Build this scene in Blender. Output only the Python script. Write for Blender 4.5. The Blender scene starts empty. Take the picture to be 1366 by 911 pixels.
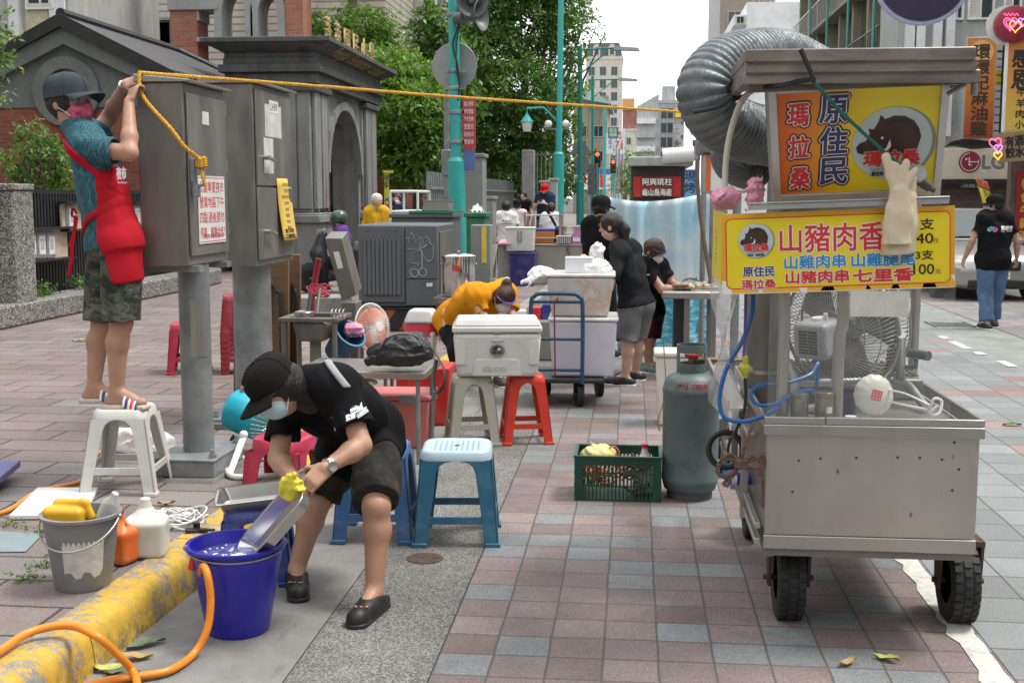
import bpy,bmesh,math,random
import numpy as np
from mathutils import Vector,Matrix,Euler
from mathutils.bvhtree import BVHTree
random.seed(7);rng=np.random.default_rng(7)
C=bpy.context.scene.collection
PI=math.pi;R=math.radians
V=Vector
SC=bpy.context.scene
FPX,CAMH,YAW,PIT=1605.0,1.7,R(5.70),R(6.87)
cam_d=bpy.data.cameras.new('camera');cam=bpy.data.objects.new('camera',cam_d);C.objects.link(cam)
cam_d.sensor_width=36.0;cam_d.lens=36.0*FPX/1366.0
cam_d.clip_start=0.05;cam_d.clip_end=3000
cam.location=(0,0,CAMH);cam.rotation_euler=(PI/2-PIT,0,YAW)
SC.camera=cam
_cy,_sy,_cp,_sp=math.cos(YAW),math.sin(YAW),math.cos(PIT),math.sin(PIT)
def _ray(px,py):
 a,b=px-683.0,455.5-py
 hh=FPX*_cp+b*_sp;zz=-FPX*_sp+b*_cp
 return(a*_cy-hh*_sy,a*_sy+hh*_cy,zz)
def G(px,py,z=0.0):
 d=_ray(px,py);t=(z-CAMH)/d[2]
 return V((d[0]*t,d[1]*t,z))
def at(px,py,Y):
 d=_ray(px,py);t=Y/d[1]
 return V((d[0]*t,Y,CAMH+d[2]*t))
def atx(px,py,X):
 d=_ray(px,py);t=X/d[0]
 return V((X,d[1]*t,CAMH+d[2]*t))
MATS={}
def nt(name):
 m=bpy.data.materials.new(name);m.use_nodes=True
 n=m.node_tree.nodes;l=m.node_tree.links
 return m,n,l,n['Principled BSDF']
def rgb(c,a=1.0):
 if isinstance(c,(int,float)):c=(c,c,c)
 return(c[0],c[1],c[2],a)
def ramp(n,l,src,stops):
 r=n.new('ShaderNodeValToRGB');e=r.color_ramp.elements
 while len(e)<len(stops):e.new(0.5)
 for el,(p,c)in zip(e,stops):el.position=p;el.color=rgb(c)
 l.new(src,r.inputs[0]);return r
def coords(n,kind='Object'):
 return n.new('ShaderNodeTexCoord').outputs[kind]
def noise(n,l,vec,scale,detail=4,rough=0.55,stretch=None):
 t=n.new('ShaderNodeTexNoise');t.inputs['Scale'].default_value=scale
 t.inputs['Detail'].default_value=detail;t.inputs['Roughness'].default_value=rough
 if stretch:
  mp=n.new('ShaderNodeMapping');mp.inputs['Scale'].default_value=stretch
  l.new(vec,mp.inputs[0]);vec=mp.outputs[0]
 l.new(vec,t.inputs['Vector']);return t
def bump(n,l,b,h,strength=0.2,dist=0.01):
 bp=n.new('ShaderNodeBump');bp.inputs['Strength'].default_value=strength
 bp.inputs['Distance'].default_value=dist
 l.new(h,bp.inputs['Height']);l.new(bp.outputs[0],b.inputs['Normal']);return bp
def mixc(n,l,fac,a,b,mode='MIX'):
 x=n.new('ShaderNodeMix');x.data_type='RGBA';x.blend_type=mode
 for i,s in((0,fac),(6,a),(7,b)):
  if isinstance(s,(int,float)):x.inputs[i].default_value=s if i==0 else rgb(s)
  elif isinstance(s,tuple):x.inputs[i].default_value=rgb(s)
  else:l.new(s,x.inputs[i])
 return x.outputs[2]
def mat(name,c,rough=0.5,metal=0.0,var=0.15,scale=6.0,bumps=0.0,bscale=60.0,dirt=0.0,dirtc=(0.09,0.075,0.06),stretch=None,spec=None,trans=0.0,alpha=1.0,sss=0.0,coat=0.0,emit=None,dscale=3.0):
 """wear-varied procedural surface: base colour +/- noise, dirt blotches, roughness variation, fine bump"""
 if name in MATS:return MATS[name]
 m,n,l,b=nt(name)
 if isinstance(c,(int,float)):c=(c,c,c)
 vec=coords(n)
 ns=noise(n,l,vec,scale,5,0.6,stretch)
 lo=tuple(max(0,x*(1-var))for x in c);hi=tuple(min(1,x*(1+var))for x in c)
 col=ramp(n,l,ns.outputs[0],[(0.3,lo),(0.7,hi)]).outputs[0]
 if dirt>0:
  dn=noise(n,l,vec,dscale,8,0.7,stretch)
  rr=n.new('ShaderNodeMapRange');l.new(dn.outputs[0],rr.inputs[0])
  rr.inputs[1].default_value=0.5;rr.inputs[2].default_value=0.75;rr.inputs[4].default_value=dirt
  col=mixc(n,l,rr.outputs[0],col,dirtc)
 l.new(col,b.inputs['Base Color'])
 b.inputs['Metallic'].default_value=metal
 rr=n.new('ShaderNodeMapRange');l.new(ns.outputs[0],rr.inputs[0])
 rr.inputs[3].default_value=max(0.03,rough-0.1);rr.inputs[4].default_value=min(1,rough+0.1)
 l.new(rr.outputs[0],b.inputs['Roughness'])
 if bumps:
  bn=noise(n,l,vec,bscale,4,0.6,stretch);bump(n,l,b,bn.outputs[0],bumps,0.01)
 if spec is not None:b.inputs['Specular IOR Level'].default_value=spec
 if trans:b.inputs['Transmission Weight'].default_value=trans
 if alpha<1:b.inputs['Alpha'].default_value=alpha
 if sss:
  b.inputs['Subsurface Weight'].default_value=sss
  b.inputs['Subsurface Radius'].default_value=(0.01,0.004,0.002)
  b.inputs['Subsurface Scale'].default_value=0.5
 if coat:b.inputs['Coat Weight'].default_value=coat
 if emit:
  b.inputs['Emission Color'].default_value=rgb(emit[0]);b.inputs['Emission Strength'].default_value=emit[1]
 MATS[name]=m;return m
def film(name,c,opacity=0.12,rough=0.08):
 """thin clear sheet: mostly see-through with a glossy skin"""
 if name in MATS:return MATS[name]
 m,n,l,b=nt(name)
 b.inputs['Base Color'].default_value=rgb(c);b.inputs['Roughness'].default_value=rough
 tr=n.new('ShaderNodeBsdfTransparent');mx=n.new('ShaderNodeMixShader')
 fr=n.new('ShaderNodeLayerWeight');fr.inputs[0].default_value=0.35
 mr=n.new('ShaderNodeMapRange');l.new(fr.outputs['Facing'],mr.inputs[0])
 mr.inputs[3].default_value=opacity;mr.inputs[4].default_value=min(1,opacity+0.6)
 l.new(mr.outputs[0],mx.inputs[0]);l.new(tr.outputs[0],mx.inputs[1]);l.new(b.outputs[0],mx.inputs[2])
 l.new(mx.outputs[0],n['Material Output'].inputs[0]);MATS[name]=m;return m
class MB:
 def __init__(s):s.v=[];s.f=[];s.m=[];s.mi=0
 def add(s,vs,fs):
  o=len(s.v);s.v+=[tuple(p)for p in vs]
  for f in fs:s.f.append([i+o for i in f]);s.m.append(s.mi)
  return s
 def box(s,c,d,rot=None,taper=1.0):
  """centre c, full size d; taper scales the top in x and y"""
  hx,hy,hz=d[0]/2,d[1]/2,d[2]/2;p=[]
  for z,k in((-hz,1),(hz,taper)):
   for x,y in((-hx,-hy),(hx,-hy),(hx,hy),(-hx,hy)):p.append(V((x*k,y*k,z)))
  M=Euler(rot).to_matrix()if rot is not None else None
  p=[(M@q if M else q)+V(c)for q in p]
  return s.add(p,[(3,2,1,0),(4,5,6,7),(0,1,5,4),(1,2,6,5),(2,3,7,6),(3,0,4,7)])
 def b2(s,a,b):
  a,b=V(a),V(b);return s.box((a+b)/2,[abs(x)for x in(b-a)])
 def hexa(s,p):
  return s.add(p,[(3,2,1,0),(4,5,6,7),(0,1,5,4),(1,2,6,5),(2,3,7,6),(3,0,4,7)])
 def cyl(s,a,b,r,r2=None,n=16,cap=True):
  return s.tube([a,b],[r,r if r2 is None else r2],n,cap)
 def tube(s,pts,r,n=10,cap=True,closed=False,flat=1.0):
  pts=[V(p)for p in pts];k=len(pts)
  if isinstance(r,(int,float)):r=[r]*k
  tang=[]
  for i in range(k):
   if closed:t=pts[(i+1)%k]-pts[i-1]
   else:t=pts[min(i+1,k-1)]-pts[max(i-1,0)]
   tang.append(t.normalized()if t.length>1e-9 else V((0,0,1)))
  up=V((0,0,1))if abs(tang[0].z)<0.9 else V((0,1,0))
  nrm=(up-tang[0]*up.dot(tang[0])).normalized();vs=[]
  for i in range(k):
   nrm=nrm-tang[i]*nrm.dot(tang[i]);nrm.normalize();bi=tang[i].cross(nrm)
   for j in range(n):
    a=2*PI*j/n
    vs.append(pts[i]+nrm*(math.cos(a)*r[i]*flat)+bi*(math.sin(a)*r[i]))
  fs=[]
  for i in range(k if closed else k-1):
   for j in range(n):
    a=i*n+j;b=i*n+(j+1)%n;i2=(i+1)%k
    fs.append((a,b,i2*n+(j+1)%n,i2*n+j))
  if cap and not closed:fs+=[tuple(range(n))[::-1],tuple((k-1)*n+j for j in range(n))]
  return s.add(vs,fs)
 def lathe(s,prof,n=24,c=(0,0,0),sx=1.0,sy=1.0,axis=None):
  """prof: (radius, height) pairs from bottom to top"""
  c=V(c);vs=[];M=None
  if axis is not None:M=V((0,0,1)).rotation_difference(V(axis).normalized()).to_matrix()
  for r,z in prof:
   for j in range(n):
    a=2*PI*j/n;q=V((math.cos(a)*r*sx,math.sin(a)*r*sy,z))
    vs.append((M@q if M else q)+c)
  fs=[]
  for i in range(len(prof)-1):
   for j in range(n):
    fs.append((i*n+j,i*n+(j+1)%n,(i+1)*n+(j+1)%n,(i+1)*n+j))
  if prof[0][0]>1e-6:fs.append(tuple(range(n))[::-1])
  if prof[-1][0]>1e-6:fs.append(tuple((len(prof)-1)*n+j for j in range(n)))
  return s.add(vs,fs)
 def prism(s,poly,ext,o=(0,0,0),ux=(1,0,0),uy=(0,1,0)):
  """2-D outline on axes ux, uy, extruded by the vector ext"""
  o,ux,uy,ext=V(o),V(ux),V(uy),V(ext);n=len(poly)
  a=[o+ux*x+uy*y for x,y in poly];b=[p+ext for p in a]
  fs=[tuple(range(n))[::-1],tuple(range(n,2*n))]
  for i in range(n):fs.append((i,(i+1)%n,n+(i+1)%n,n+i))
  return s.add(a+b,fs)
 def quad(s,a,b,c,d):return s.add([a,b,c,d],[(0,1,2,3)])
 def grid(s,fn,nu,nv,closed=False):
  vs=[fn(i/nu,j/nv)for j in range(nv+1)for i in range(nu+1)]
  w=nu+1
  return s.add(vs,[(j*w+i,j*w+i+1,(j+1)*w+i+1,(j+1)*w+i)for j in range(nv)for i in range(nu)])
 def ball(s,c,r,n=12,m=8):
  if isinstance(r,(int,float)):r=(r,r,r)
  pr=[(math.sin(PI*i/m),-math.cos(PI*i/m))for i in range(m+1)];pr[0]=(1e-5,-1);pr[-1]=(1e-5,1)
  k=len(s.v);s.lathe(pr,n)
  for i in range(k,len(s.v)):
   p=s.v[i];s.v[i]=(c[0]+p[0]*r[0],c[1]+p[1]*r[1],c[2]+p[2]*r[2])
  return s
 def build(s,name,mats,parent=None,bevel=0.0,seg=2,smooth=35,solid=0.0,loc=None,rot=None,fix=True,sub=0):
  me=bpy.data.meshes.new(name)
  me.from_pydata(s.v,[],s.f)
  if not isinstance(mats,(list,tuple)):mats=[mats]
  for m in mats:me.materials.append(m)
  if len(mats)>1:me.polygons.foreach_set('material_index',s.m)
  if fix:
   bm=bmesh.new();bm.from_mesh(me);bmesh.ops.recalc_face_normals(bm,faces=bm.faces);bm.to_mesh(me);bm.free()
  if smooth:
   me.polygons.foreach_set('use_smooth',[True]*len(me.polygons))
   if smooth<180:me.set_sharp_from_angle(angle=R(smooth))
  me.update()
  return link(name,me,parent,bevel,seg,solid,loc,rot,sub)
def link(name,me,parent=None,bevel=0,seg=2,solid=0,loc=None,rot=None,sub=0):
 o=bpy.data.objects.new(name,me);C.objects.link(o)
 if parent is not None:o.parent=parent
 if loc is not None:o.location=loc
 if rot is not None:o.rotation_euler=rot
 if solid:
  q=o.modifiers.new('solid','SOLIDIFY');q.thickness=solid;q.offset=0
 if sub:
  q=o.modifiers.new('sub','SUBSURF');q.levels=sub;q.render_levels=sub
 if bevel:
  q=o.modifiers.new('bevel','BEVEL');q.width=bevel;q.segments=seg;q.limit_method='ANGLE';q.angle_limit=R(40)
  q.harden_normals=False
 return o
def tag(o,label=None,cat=None,group=None,kind=None):
 if label:o['label']=label
 if cat:o['category']=cat
 if group:o['group']=group
 if kind:o['kind']=kind
 return o
def thing(name,label,cat,loc=(0,0,0),rz=0.0,group=None,rot=None):
 o=bpy.data.objects.new(name,None);C.objects.link(o);o.empty_display_size=0.1
 o.location=loc;o.rotation_euler=rot if rot is not None else(0,0,rz)
 return tag(o,label,cat,group)
def dup(root,loc=None,rz=None,label=None,scale=None):
 def cp(o,par):
  c=o.copy();C.objects.link(c);c.parent=par
  for ch in list(o.children):cp(ch,c)
  return c
 r=cp(root,None)
 if loc is not None:r.location=loc
 if rz is not None:r.rotation_euler=(0,0,rz)
 if label:r['label']=label
 if scale:r.scale=scale if isinstance(scale,(tuple,list))else(scale,)*3
 return r
def text_mesh(s,size,ext=0.0,off=0.0,align='CENTER',spacing=1.0,line=1.0,shear=0.0,sx=1.0):
 cu=bpy.data.curves.new('lettering','FONT');cu.body=s;cu.size=size;cu.extrude=ext;cu.offset=off
 cu.align_x=align;cu.align_y='CENTER';cu.space_character=spacing;cu.space_line=line;cu.shear=shear
 cu.resolution_u=3
 o=bpy.data.objects.new('lettering',cu);C.objects.link(o)
 dg=bpy.context.evaluated_depsgraph_get();me=bpy.data.meshes.new_from_object(o.evaluated_get(dg))
 bpy.data.objects.remove(o);bpy.data.curves.remove(cu)
 if sx!=1.0:me.transform(Matrix.Diagonal((sx,1,1,1)))
 return me
def fatten(me,r,n=8):
 """bold / outline: copies of the flat text pushed out in a ring, each a hair apart in depth"""
 bm=bmesh.new()
 for i in range(n):
  c=me.copy();a=2*PI*i/n
  c.transform(Matrix.Translation((math.cos(a)*r,math.sin(a)*r,-0.00004*(i+1))));bm.from_mesh(c);bpy.data.meshes.remove(c)
 bm.from_mesh(me);out=bpy.data.meshes.new('lettering');bm.to_mesh(out);bm.free();return out
def lettering(s,size,m,parent,o,ux=(1,0,0),uy=(0,0,1),name='lettering',fit=None,fat=0.0,**kw):
 """text lying on the plane through o spanned by ux (reading direction) and uy (up)"""
 me=text_mesh(s,size,**kw)
 if fit:
  co=np.empty(len(me.vertices)*3,np.float32);me.vertices.foreach_get('co',co);co=co.reshape(-1,3)
  if len(co):
   lo,hi=co.min(0),co.max(0);w,h=hi[0]-lo[0],hi[1]-lo[1]
   k=(fit[0]/w if fit[0]else fit[1]/h);k2=(fit[1]/h if fit[1]else k)
   me.transform(Matrix.Diagonal((k,k2,1,1))@Matrix.Translation((-(lo[0]+hi[0])/2,-(lo[1]+hi[1])/2,0)))
 if fat:me=fatten(me,fat)
 ux,uy=V(ux).normalized(),V(uy).normalized();nz=ux.cross(uy)
 M=Matrix((ux,uy,nz)).transposed().to_4x4();M.translation=V(o)
 me.transform(M);me.materials.clear();me.materials.append(m)
 return link(name,me,parent)
def join_meshes(mes,name='lettering'):
 bm=bmesh.new()
 for m in mes:bm.from_mesh(m)
 me=bpy.data.meshes.new(name);bm.to_mesh(me);bm.free();return me
def wrap(o,target_bvh,direction,lift=0.002):
 """lay a decal mesh (same local space as the target) onto a body along a direction"""
 d=V(direction).normalized()
 for v in o.data.vertices:
  hit=target_bvh.ray_cast(v.co-d*0.6,d)
  if hit[0]is not None:v.co=hit[0]-d*lift
 return o
def bvh_of(o):
 bm=bmesh.new();bm.from_mesh(o.data);t=BVHTree.FromBMesh(bm);bm.free();return t
class SDF:
 def __init__(s,lo,hi,vox):
  s.vox=vox;s.lo=np.array(lo,np.float32)
  s.n=[int(math.ceil((h-a)/vox))+1 for a,h in zip(lo,hi)]
  s.d=np.full(s.n,9.0,np.float32);s.ax=[s.lo[i]+vox*np.arange(s.n[i],dtype=np.float32)for i in range(3)]
 def copy(s):
  o=SDF.__new__(SDF);o.__dict__=dict(s.__dict__);o.d=s.d.copy();return o
 def _sl(s,lo,hi):
  r=[]
  for i in range(3):
   a=int(np.floor((lo[i]-s.lo[i])/s.vox));b=int(np.ceil((hi[i]-s.lo[i])/s.vox))+1
   a=min(max(a,0),s.n[i]);b=min(max(b,0),s.n[i])
   if b<=a:return None
   r.append(slice(a,b))
  return tuple(r)
 def _p(s,sl):return np.meshgrid(s.ax[0][sl[0]],s.ax[1][sl[1]],s.ax[2][sl[2]],indexing='ij',sparse=True)
 def _merge(s,sl,d,k,op='add'):
  e=s.d[sl]
  if op=='sub':s.d[sl]=np.maximum(e,-d);return s
  if k>0:
   h=np.clip(0.5+0.5*(e-d)/k,0,1);s.d[sl]=e*(1-h)+d*h-k*h*(1-h)
  else:s.d[sl]=np.minimum(e,d)
  return s
 def cone(s,a,b,r1,r2=None,k=0.02,op='add'):
  r2=r1 if r2 is None else r2;a=np.array(a,np.float32);b=np.array(b,np.float32);m=max(r1,r2)+k+4*s.vox+0.02
  sl=s._sl(np.minimum(a,b)-m,np.maximum(a,b)+m)
  if sl is None:return s
  X,Y,Z=s._p(sl);ab=b-a;L2=float(ab@ab)+1e-12
  t=np.clip(((X-a[0])*ab[0]+(Y-a[1])*ab[1]+(Z-a[2])*ab[2])/L2,0,1)
  d=np.sqrt((X-a[0]-t*ab[0])**2+(Y-a[1]-t*ab[1])**2+(Z-a[2]-t*ab[2])**2)-(r1+t*(r2-r1))
  return s._merge(sl,d,k,op)
 def chain(s,pts,rs,k=0.02):
  for i in range(len(pts)-1):s.cone(pts[i],pts[i+1],rs[i],rs[i+1],k)
  return s
 def ell(s,c,r,axes=None,k=0.02,op='add'):
  c=np.array(c,np.float32);m=max(r)+k+4*s.vox+0.02;sl=s._sl(c-m,c+m)
  if sl is None:return s
  X,Y,Z=s._p(sl);X,Y,Z=X-c[0],Y-c[1],Z-c[2]
  if axes is not None:
   q=[X*a[0]+Y*a[1]+Z*a[2]for a in axes]
  else:q=[X,Y,Z]
  l=np.sqrt((q[0]/r[0])**2+(q[1]/r[1])**2+(q[2]/r[2])**2)
  g=np.sqrt((q[0]/r[0]**2)**2+(q[1]/r[1]**2)**2+(q[2]/r[2]**2)**2)+1e-9
  return s._merge(sl,(l*(l-1)/g).astype(np.float32),k,op)
 def rbox(s,c,h,axes=None,r=0.01,k=0.01,op='add'):
  c=np.array(c,np.float32);m=float(np.linalg.norm(h))+k+4*s.vox;sl=s._sl(c-m,c+m)
  if sl is None:return s
  X,Y,Z=s._p(sl);X,Y,Z=X-c[0],Y-c[1],Z-c[2]
  q=[X*a[0]+Y*a[1]+Z*a[2]for a in axes]if axes is not None else[X,Y,Z]
  q=[np.abs(q[i])-(h[i]-r)for i in range(3)]
  o=np.sqrt(sum(np.maximum(x,0)**2 for x in q));i=np.minimum(np.maximum(np.maximum(q[0],q[1]),q[2]),0)
  return s._merge(sl,(o+i-r).astype(np.float32),k,op)
 def cut(s,p,nrm):
  X,Y,Z=s._p((slice(None),)*3);n=np.array(nrm,np.float32);n=n/np.linalg.norm(n)
  s.d=np.maximum(s.d,(X-p[0])*n[0]+(Y-p[1])*n[1]+(Z-p[2])*n[2]);return s
 def band(s,p,nrm,w):
  X,Y,Z=s._p((slice(None),)*3);n=np.array(nrm,np.float32);n=n/np.linalg.norm(n)
  s.d=np.maximum(s.d,np.abs((X-p[0])*n[0]+(Y-p[1])*n[1]+(Z-p[2])*n[2])-w);return s
 def grow(s,a):s.d=s.d-np.float32(a);return s
 def both(s,o):s.d=np.maximum(s.d,o.d);return s
 def minus(s,o,gap=0.0):s.d=np.maximum(s.d,-(o.d-gap));return s
 def join(s,o,k=0.01):
  return s._merge((slice(None),)*3,o.d,k)
 def ripple(s,amp,freq,seed=0,aniso=(1,1,1),folds=4):
  r=np.random.default_rng(seed);X,Y,Z=s._p((slice(None),)*3);t=0
  for i in range(folds):
   k=r.normal(size=3)*np.array(aniso);k=k/(np.linalg.norm(k)+1e-9)*freq*r.uniform(0.6,1.6)
   w=r.normal(size=3)*freq*0.35;ph=r.uniform(0,6.28)
   t=t+np.sin(X*k[0]+Y*k[1]+Z*k[2]+ph+1.3*np.sin(X*w[0]+Y*w[1]+Z*w[2]))
  s.d=s.d+(amp/folds**0.5*t).astype(np.float32);return s
 def crumple(s,amp,freq,seed=0,folds=5):
  r=np.random.default_rng(seed);X,Y,Z=s._p((slice(None),)*3);t=0
  for i in range(folds):
   k=r.normal(size=3);k=k/np.linalg.norm(k)*freq*r.uniform(0.6,1.9);w=r.normal(size=3)*freq*0.5;ph=r.uniform(0,6.28)
   t=t+(np.abs(np.sin(X*k[0]+Y*k[1]+Z*k[2]+ph+1.6*np.sin(X*w[0]+Y*w[1]+Z*w[2]+ph)))-0.6)
  s.d=s.d+(amp/folds**0.5*1.6*t).astype(np.float32);return s
 def mesh(s,name,m,parent=None,relax=1):
  d=s.d.copy()
  d[0]=d[-1]=1;d[:,0]=d[:,-1]=1;d[:,:,0]=d[:,:,-1]=1
  ins=d<0;nx,ny,nz=[q-1 for q in d.shape]
  cnt=np.zeros((nx,ny,nz),np.int8);offs=[(i,j,k)for i in(0,1)for j in(0,1)for k in(0,1)]
  for i,j,k in offs:cnt+=ins[i:i+nx,j:j+ny,k:k+nz]
  act=np.argwhere((cnt>0)&(cnt<8));N=len(act)
  idx=np.full((nx,ny,nz),-1,np.int32);idx[tuple(act.T)]=np.arange(N)
  val={o:d[tuple((act+o).T)]for o in offs}
  acc=np.zeros((N,3),np.float32);num=np.zeros(N,np.float32)
  for a in offs:
   for ax in range(3):
    if a[ax]:continue
    b=list(a);b[ax]=1;b=tuple(b);va,vb=val[a],val[b];cr=(va<0)!=(vb<0)
    t=np.where(cr,va/np.where(cr,va-vb,1),0)
    p=np.array(a,np.float32)[None]+np.zeros((N,3),np.float32);p[:,ax]=t
    acc+=np.where(cr[:,None],p,0);num+=cr
  vs=(act+acc/np.maximum(num,1)[:,None])*s.vox+s.lo
  fs=[]
  for ax in range(3):
   u,w=[(1,2),(2,0),(0,1)][ax]
   a=np.take(ins,range(0,d.shape[ax]-1),ax);b=np.take(ins,range(1,d.shape[ax]),ax)
   e=np.argwhere(a!=b);e=e[(e[:,u]>0)&(e[:,w]>0)&(e[:,u]<d.shape[u]-1)&(e[:,w]<d.shape[w]-1)]
   if not len(e):continue
   fl=a[tuple(e.T)];q=[]
   for du,dw in((-1,-1),(0,-1),(0,0),(-1,0)):
    c=e.copy();c[:,u]+=du;c[:,w]+=dw;q.append(idx[tuple(c.T)])
   q=np.stack(q,1);q[~fl]=q[~fl][:,::-1];fs.append(q)
  fs=np.concatenate(fs)if fs else np.zeros((0,4),int);fs=fs[(fs>=0).all(1)]
  for _ in range(relax):
   a=np.zeros_like(vs);c=np.zeros(N,np.float32)
   for i in range(4):
    np.add.at(a,fs[:,i],vs[fs[:,(i+1)%4]]);np.add.at(c,fs[:,i],1)
   ok=c>0;vs[ok]=0.5*vs[ok]+0.5*a[ok]/c[ok][:,None]
  me=bpy.data.meshes.new(name);me.vertices.add(N);me.vertices.foreach_set('co',vs.astype(np.float32).ravel())
  F=len(fs);me.loops.add(F*4);me.loops.foreach_set('vertex_index',fs.astype(np.int32).ravel())
  me.polygons.add(F);me.polygons.foreach_set('loop_start',np.arange(F,dtype=np.int32)*4)
  me.polygons.foreach_set('use_smooth',np.ones(F,bool));me.update();me.validate()
  if m is not None:me.materials.append(m)
  return link(name,me,parent)
w=bpy.data.worlds.new('World');SC.world=w;w.use_nodes=True
n,l=w.node_tree.nodes,w.node_tree.links;bg=n['Background']
SUN_EL,SUN_AZ=R(64),R(78)
sk=n.new('ShaderNodeTexSky');sk.sky_type='NISHITA';sk.sun_disc=False
sk.sun_elevation=SUN_EL;sk.sun_rotation=SUN_AZ;sk.air_density=1.6;sk.dust_density=4.0
tc=coords(n,'Generated')
cl=noise(n,l,tc,2.2,6,0.55,(1,1,2.5))
cr=ramp(n,l,cl.outputs[0],[(0.25,(8.0,8.25,8.6)),(0.75,(11.0,11.0,11.0))])
cr.color_ramp.elements[0].color=(8.3,8.5,8.8,1);cr.color_ramp.elements[1].color=(10.2,10.2,10.1,1)
l.new(mixc(n,l,0.86,sk.outputs[0],cr.outputs[0]),bg.inputs[0]);bg.inputs[1].default_value=0.092
sd=bpy.data.lights.new('sun','SUN');sd.energy=1.5;sd.angle=R(14);sd.color=(1.0,0.96,0.9)
sun=bpy.data.objects.new('sun',sd);C.objects.link(sun)
dv=V((math.sin(SUN_AZ)*math.cos(SUN_EL),math.cos(SUN_AZ)*math.cos(SUN_EL),math.sin(SUN_EL)))
sun.rotation_euler=(-dv).to_track_quat('-Z','Y').to_euler();sun.location=(0,0,50)
vs=SC.view_settings;vs.view_transform='Standard';vs.look='None';vs.exposure=1.08;vs.gamma=1.0
def tile_mat(name,sx,sy,tones,grout=(0.10,0.095,0.088),gw=0.0095,bond=0.0,ox=0.0,oy=0.0,speck=0.5,dirt=0.75,sscale=330.0,gap_bump=0.6):
 m,n,l,b=nt(name)
 geo=n.new('ShaderNodeNewGeometry').outputs['Position']
 sp=n.new('ShaderNodeSeparateXYZ');l.new(geo,sp.inputs[0])
 def M(op,a,bb=None):
  q=n.new('ShaderNodeMath');q.operation=op
  for i,s in((0,a),(1,bb)):
   if s is None:continue
   if isinstance(s,(int,float)):q.inputs[i].default_value=s
   else:l.new(s,q.inputs[i])
  return q.outputs[0]
 wob=noise(n,l,geo,3.0,2)
 y=M('DIVIDE',M('ADD',M('SUBTRACT',sp.outputs[1],oy),M('MULTIPLY',M('SUBTRACT',wob.outputs[0],0.5),0.012)),sy);fy=M('FLOOR',y)
 x=M('DIVIDE',M('ADD',M('SUBTRACT',sp.outputs[0],ox),M('MULTIPLY',M('SUBTRACT',wob.outputs[0],0.5),0.012)),sx)
 if bond:
  x=M('ADD',x,M('MULTIPLY',M('MODULO',fy,2.0),bond))
 fx=M('FLOOR',x)
 cx=n.new('ShaderNodeCombineXYZ');l.new(fx,cx.inputs[0]);l.new(fy,cx.inputs[1])
 wn=n.new('ShaderNodeTexWhiteNoise');wn.noise_dimensions='3D';l.new(cx.outputs[0],wn.inputs['Vector'])
 clump=noise(n,l,cx.outputs[0],0.37,1)
 v=M('ADD',M('MULTIPLY',wn.outputs['Value'],0.75),M('MULTIPLY',clump.outputs[0],0.5))
 r=n.new('ShaderNodeValToRGB');r.color_ramp.interpolation='CONSTANT';e=r.color_ramp.elements
 while len(e)<len(tones):e.new(0.5)
 for el,(p,c)in zip(e,tones):el.position=p;el.color=rgb(c)
 l.new(M('MULTIPLY',v,0.8),r.inputs[0]);col=r.outputs[0]
 wn2=n.new('ShaderNodeTexWhiteNoise');ad=n.new('ShaderNodeVectorMath');ad.inputs[1].default_value=(17.3,5.1,2.2)
 l.new(cx.outputs[0],ad.inputs[0]);l.new(ad.outputs[0],wn2.inputs['Vector'])
 tint=ramp(n,l,wn2.outputs['Value'],[(0,0.86),(1,1.1)])
 col=mixc(n,l,1.0,col,tint.outputs[0],'MULTIPLY')
 sk_=noise(n,l,geo,sscale,2,0.8)
 col=mixc(n,l,1.0,col,ramp(n,l,sk_.outputs[0],[(0.3,1-speck),(0.7,1+speck)]).outputs[0],'MULTIPLY')
 sk2=noise(n,l,geo,sscale*0.28,2,0.8)
 col=mixc(n,l,1.0,col,ramp(n,l,sk2.outputs[0],[(0.3,1-speck*.55),(0.7,1+speck*.4)]).outputs[0],'MULTIPLY')
 d1=noise(n,l,geo,1.1,8,0.7)
 col=mixc(n,l,1.0,col,ramp(n,l,d1.outputs[0],[(0.3,1-0.45*dirt),(0.62,1.05)]).outputs[0],'MULTIPLY')
 d2=noise(n,l,geo,9.0,6,0.75)
 col=mixc(n,l,M('MULTIPLY',ramp(n,l,d2.outputs[0],[(0.56,0),(0.72,1)]).outputs[0],dirt*0.8),col,(0.10,0.085,0.075))
 d3=noise(n,l,geo,26.0,3,0.6)
 col=mixc(n,l,M('MULTIPLY',ramp(n,l,d3.outputs[0],[(0.70,0),(0.74,1)]).outputs[0],dirt*0.9),col,(0.05,0.045,0.045))
 ex=M('MULTIPLY',M('MINIMUM',M('FRACT',x),M('SUBTRACT',1.0,M('FRACT',x))),sx)
 ey=M('MULTIPLY',M('MINIMUM',M('FRACT',y),M('SUBTRACT',1.0,M('FRACT',y))),sy)
 chip=noise(n,l,geo,55.0,4,0.7);edge=M('ADD',M('MINIMUM',ex,ey),M('MULTIPLY',M('SUBTRACT',chip.outputs[0],0.5),0.009))
 gm=n.new('ShaderNodeMapRange');l.new(edge,gm.inputs[0]);gm.inputs[1].default_value=gw*0.35;gm.inputs[2].default_value=gw*0.6
 gm.inputs[3].default_value=1;gm.inputs[4].default_value=0
 col=mixc(n,l,gm.outputs[0],col,grout)
 l.new(col,b.inputs['Base Color']);b.inputs['Roughness'].default_value=0.75;b.inputs['Specular IOR Level'].default_value=0.3
 hh=M('SUBTRACT',M('MULTIPLY',sk_.outputs[0],0.25),M('MULTIPLY',gm.outputs[0],gap_bump))
 bump(n,l,b,hh,0.5,0.006);return m
PINK=(0.245,0.196,0.188);PINK2=(0.212,0.164,0.157);GREYT=(0.232,0.243,0.247)
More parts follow.
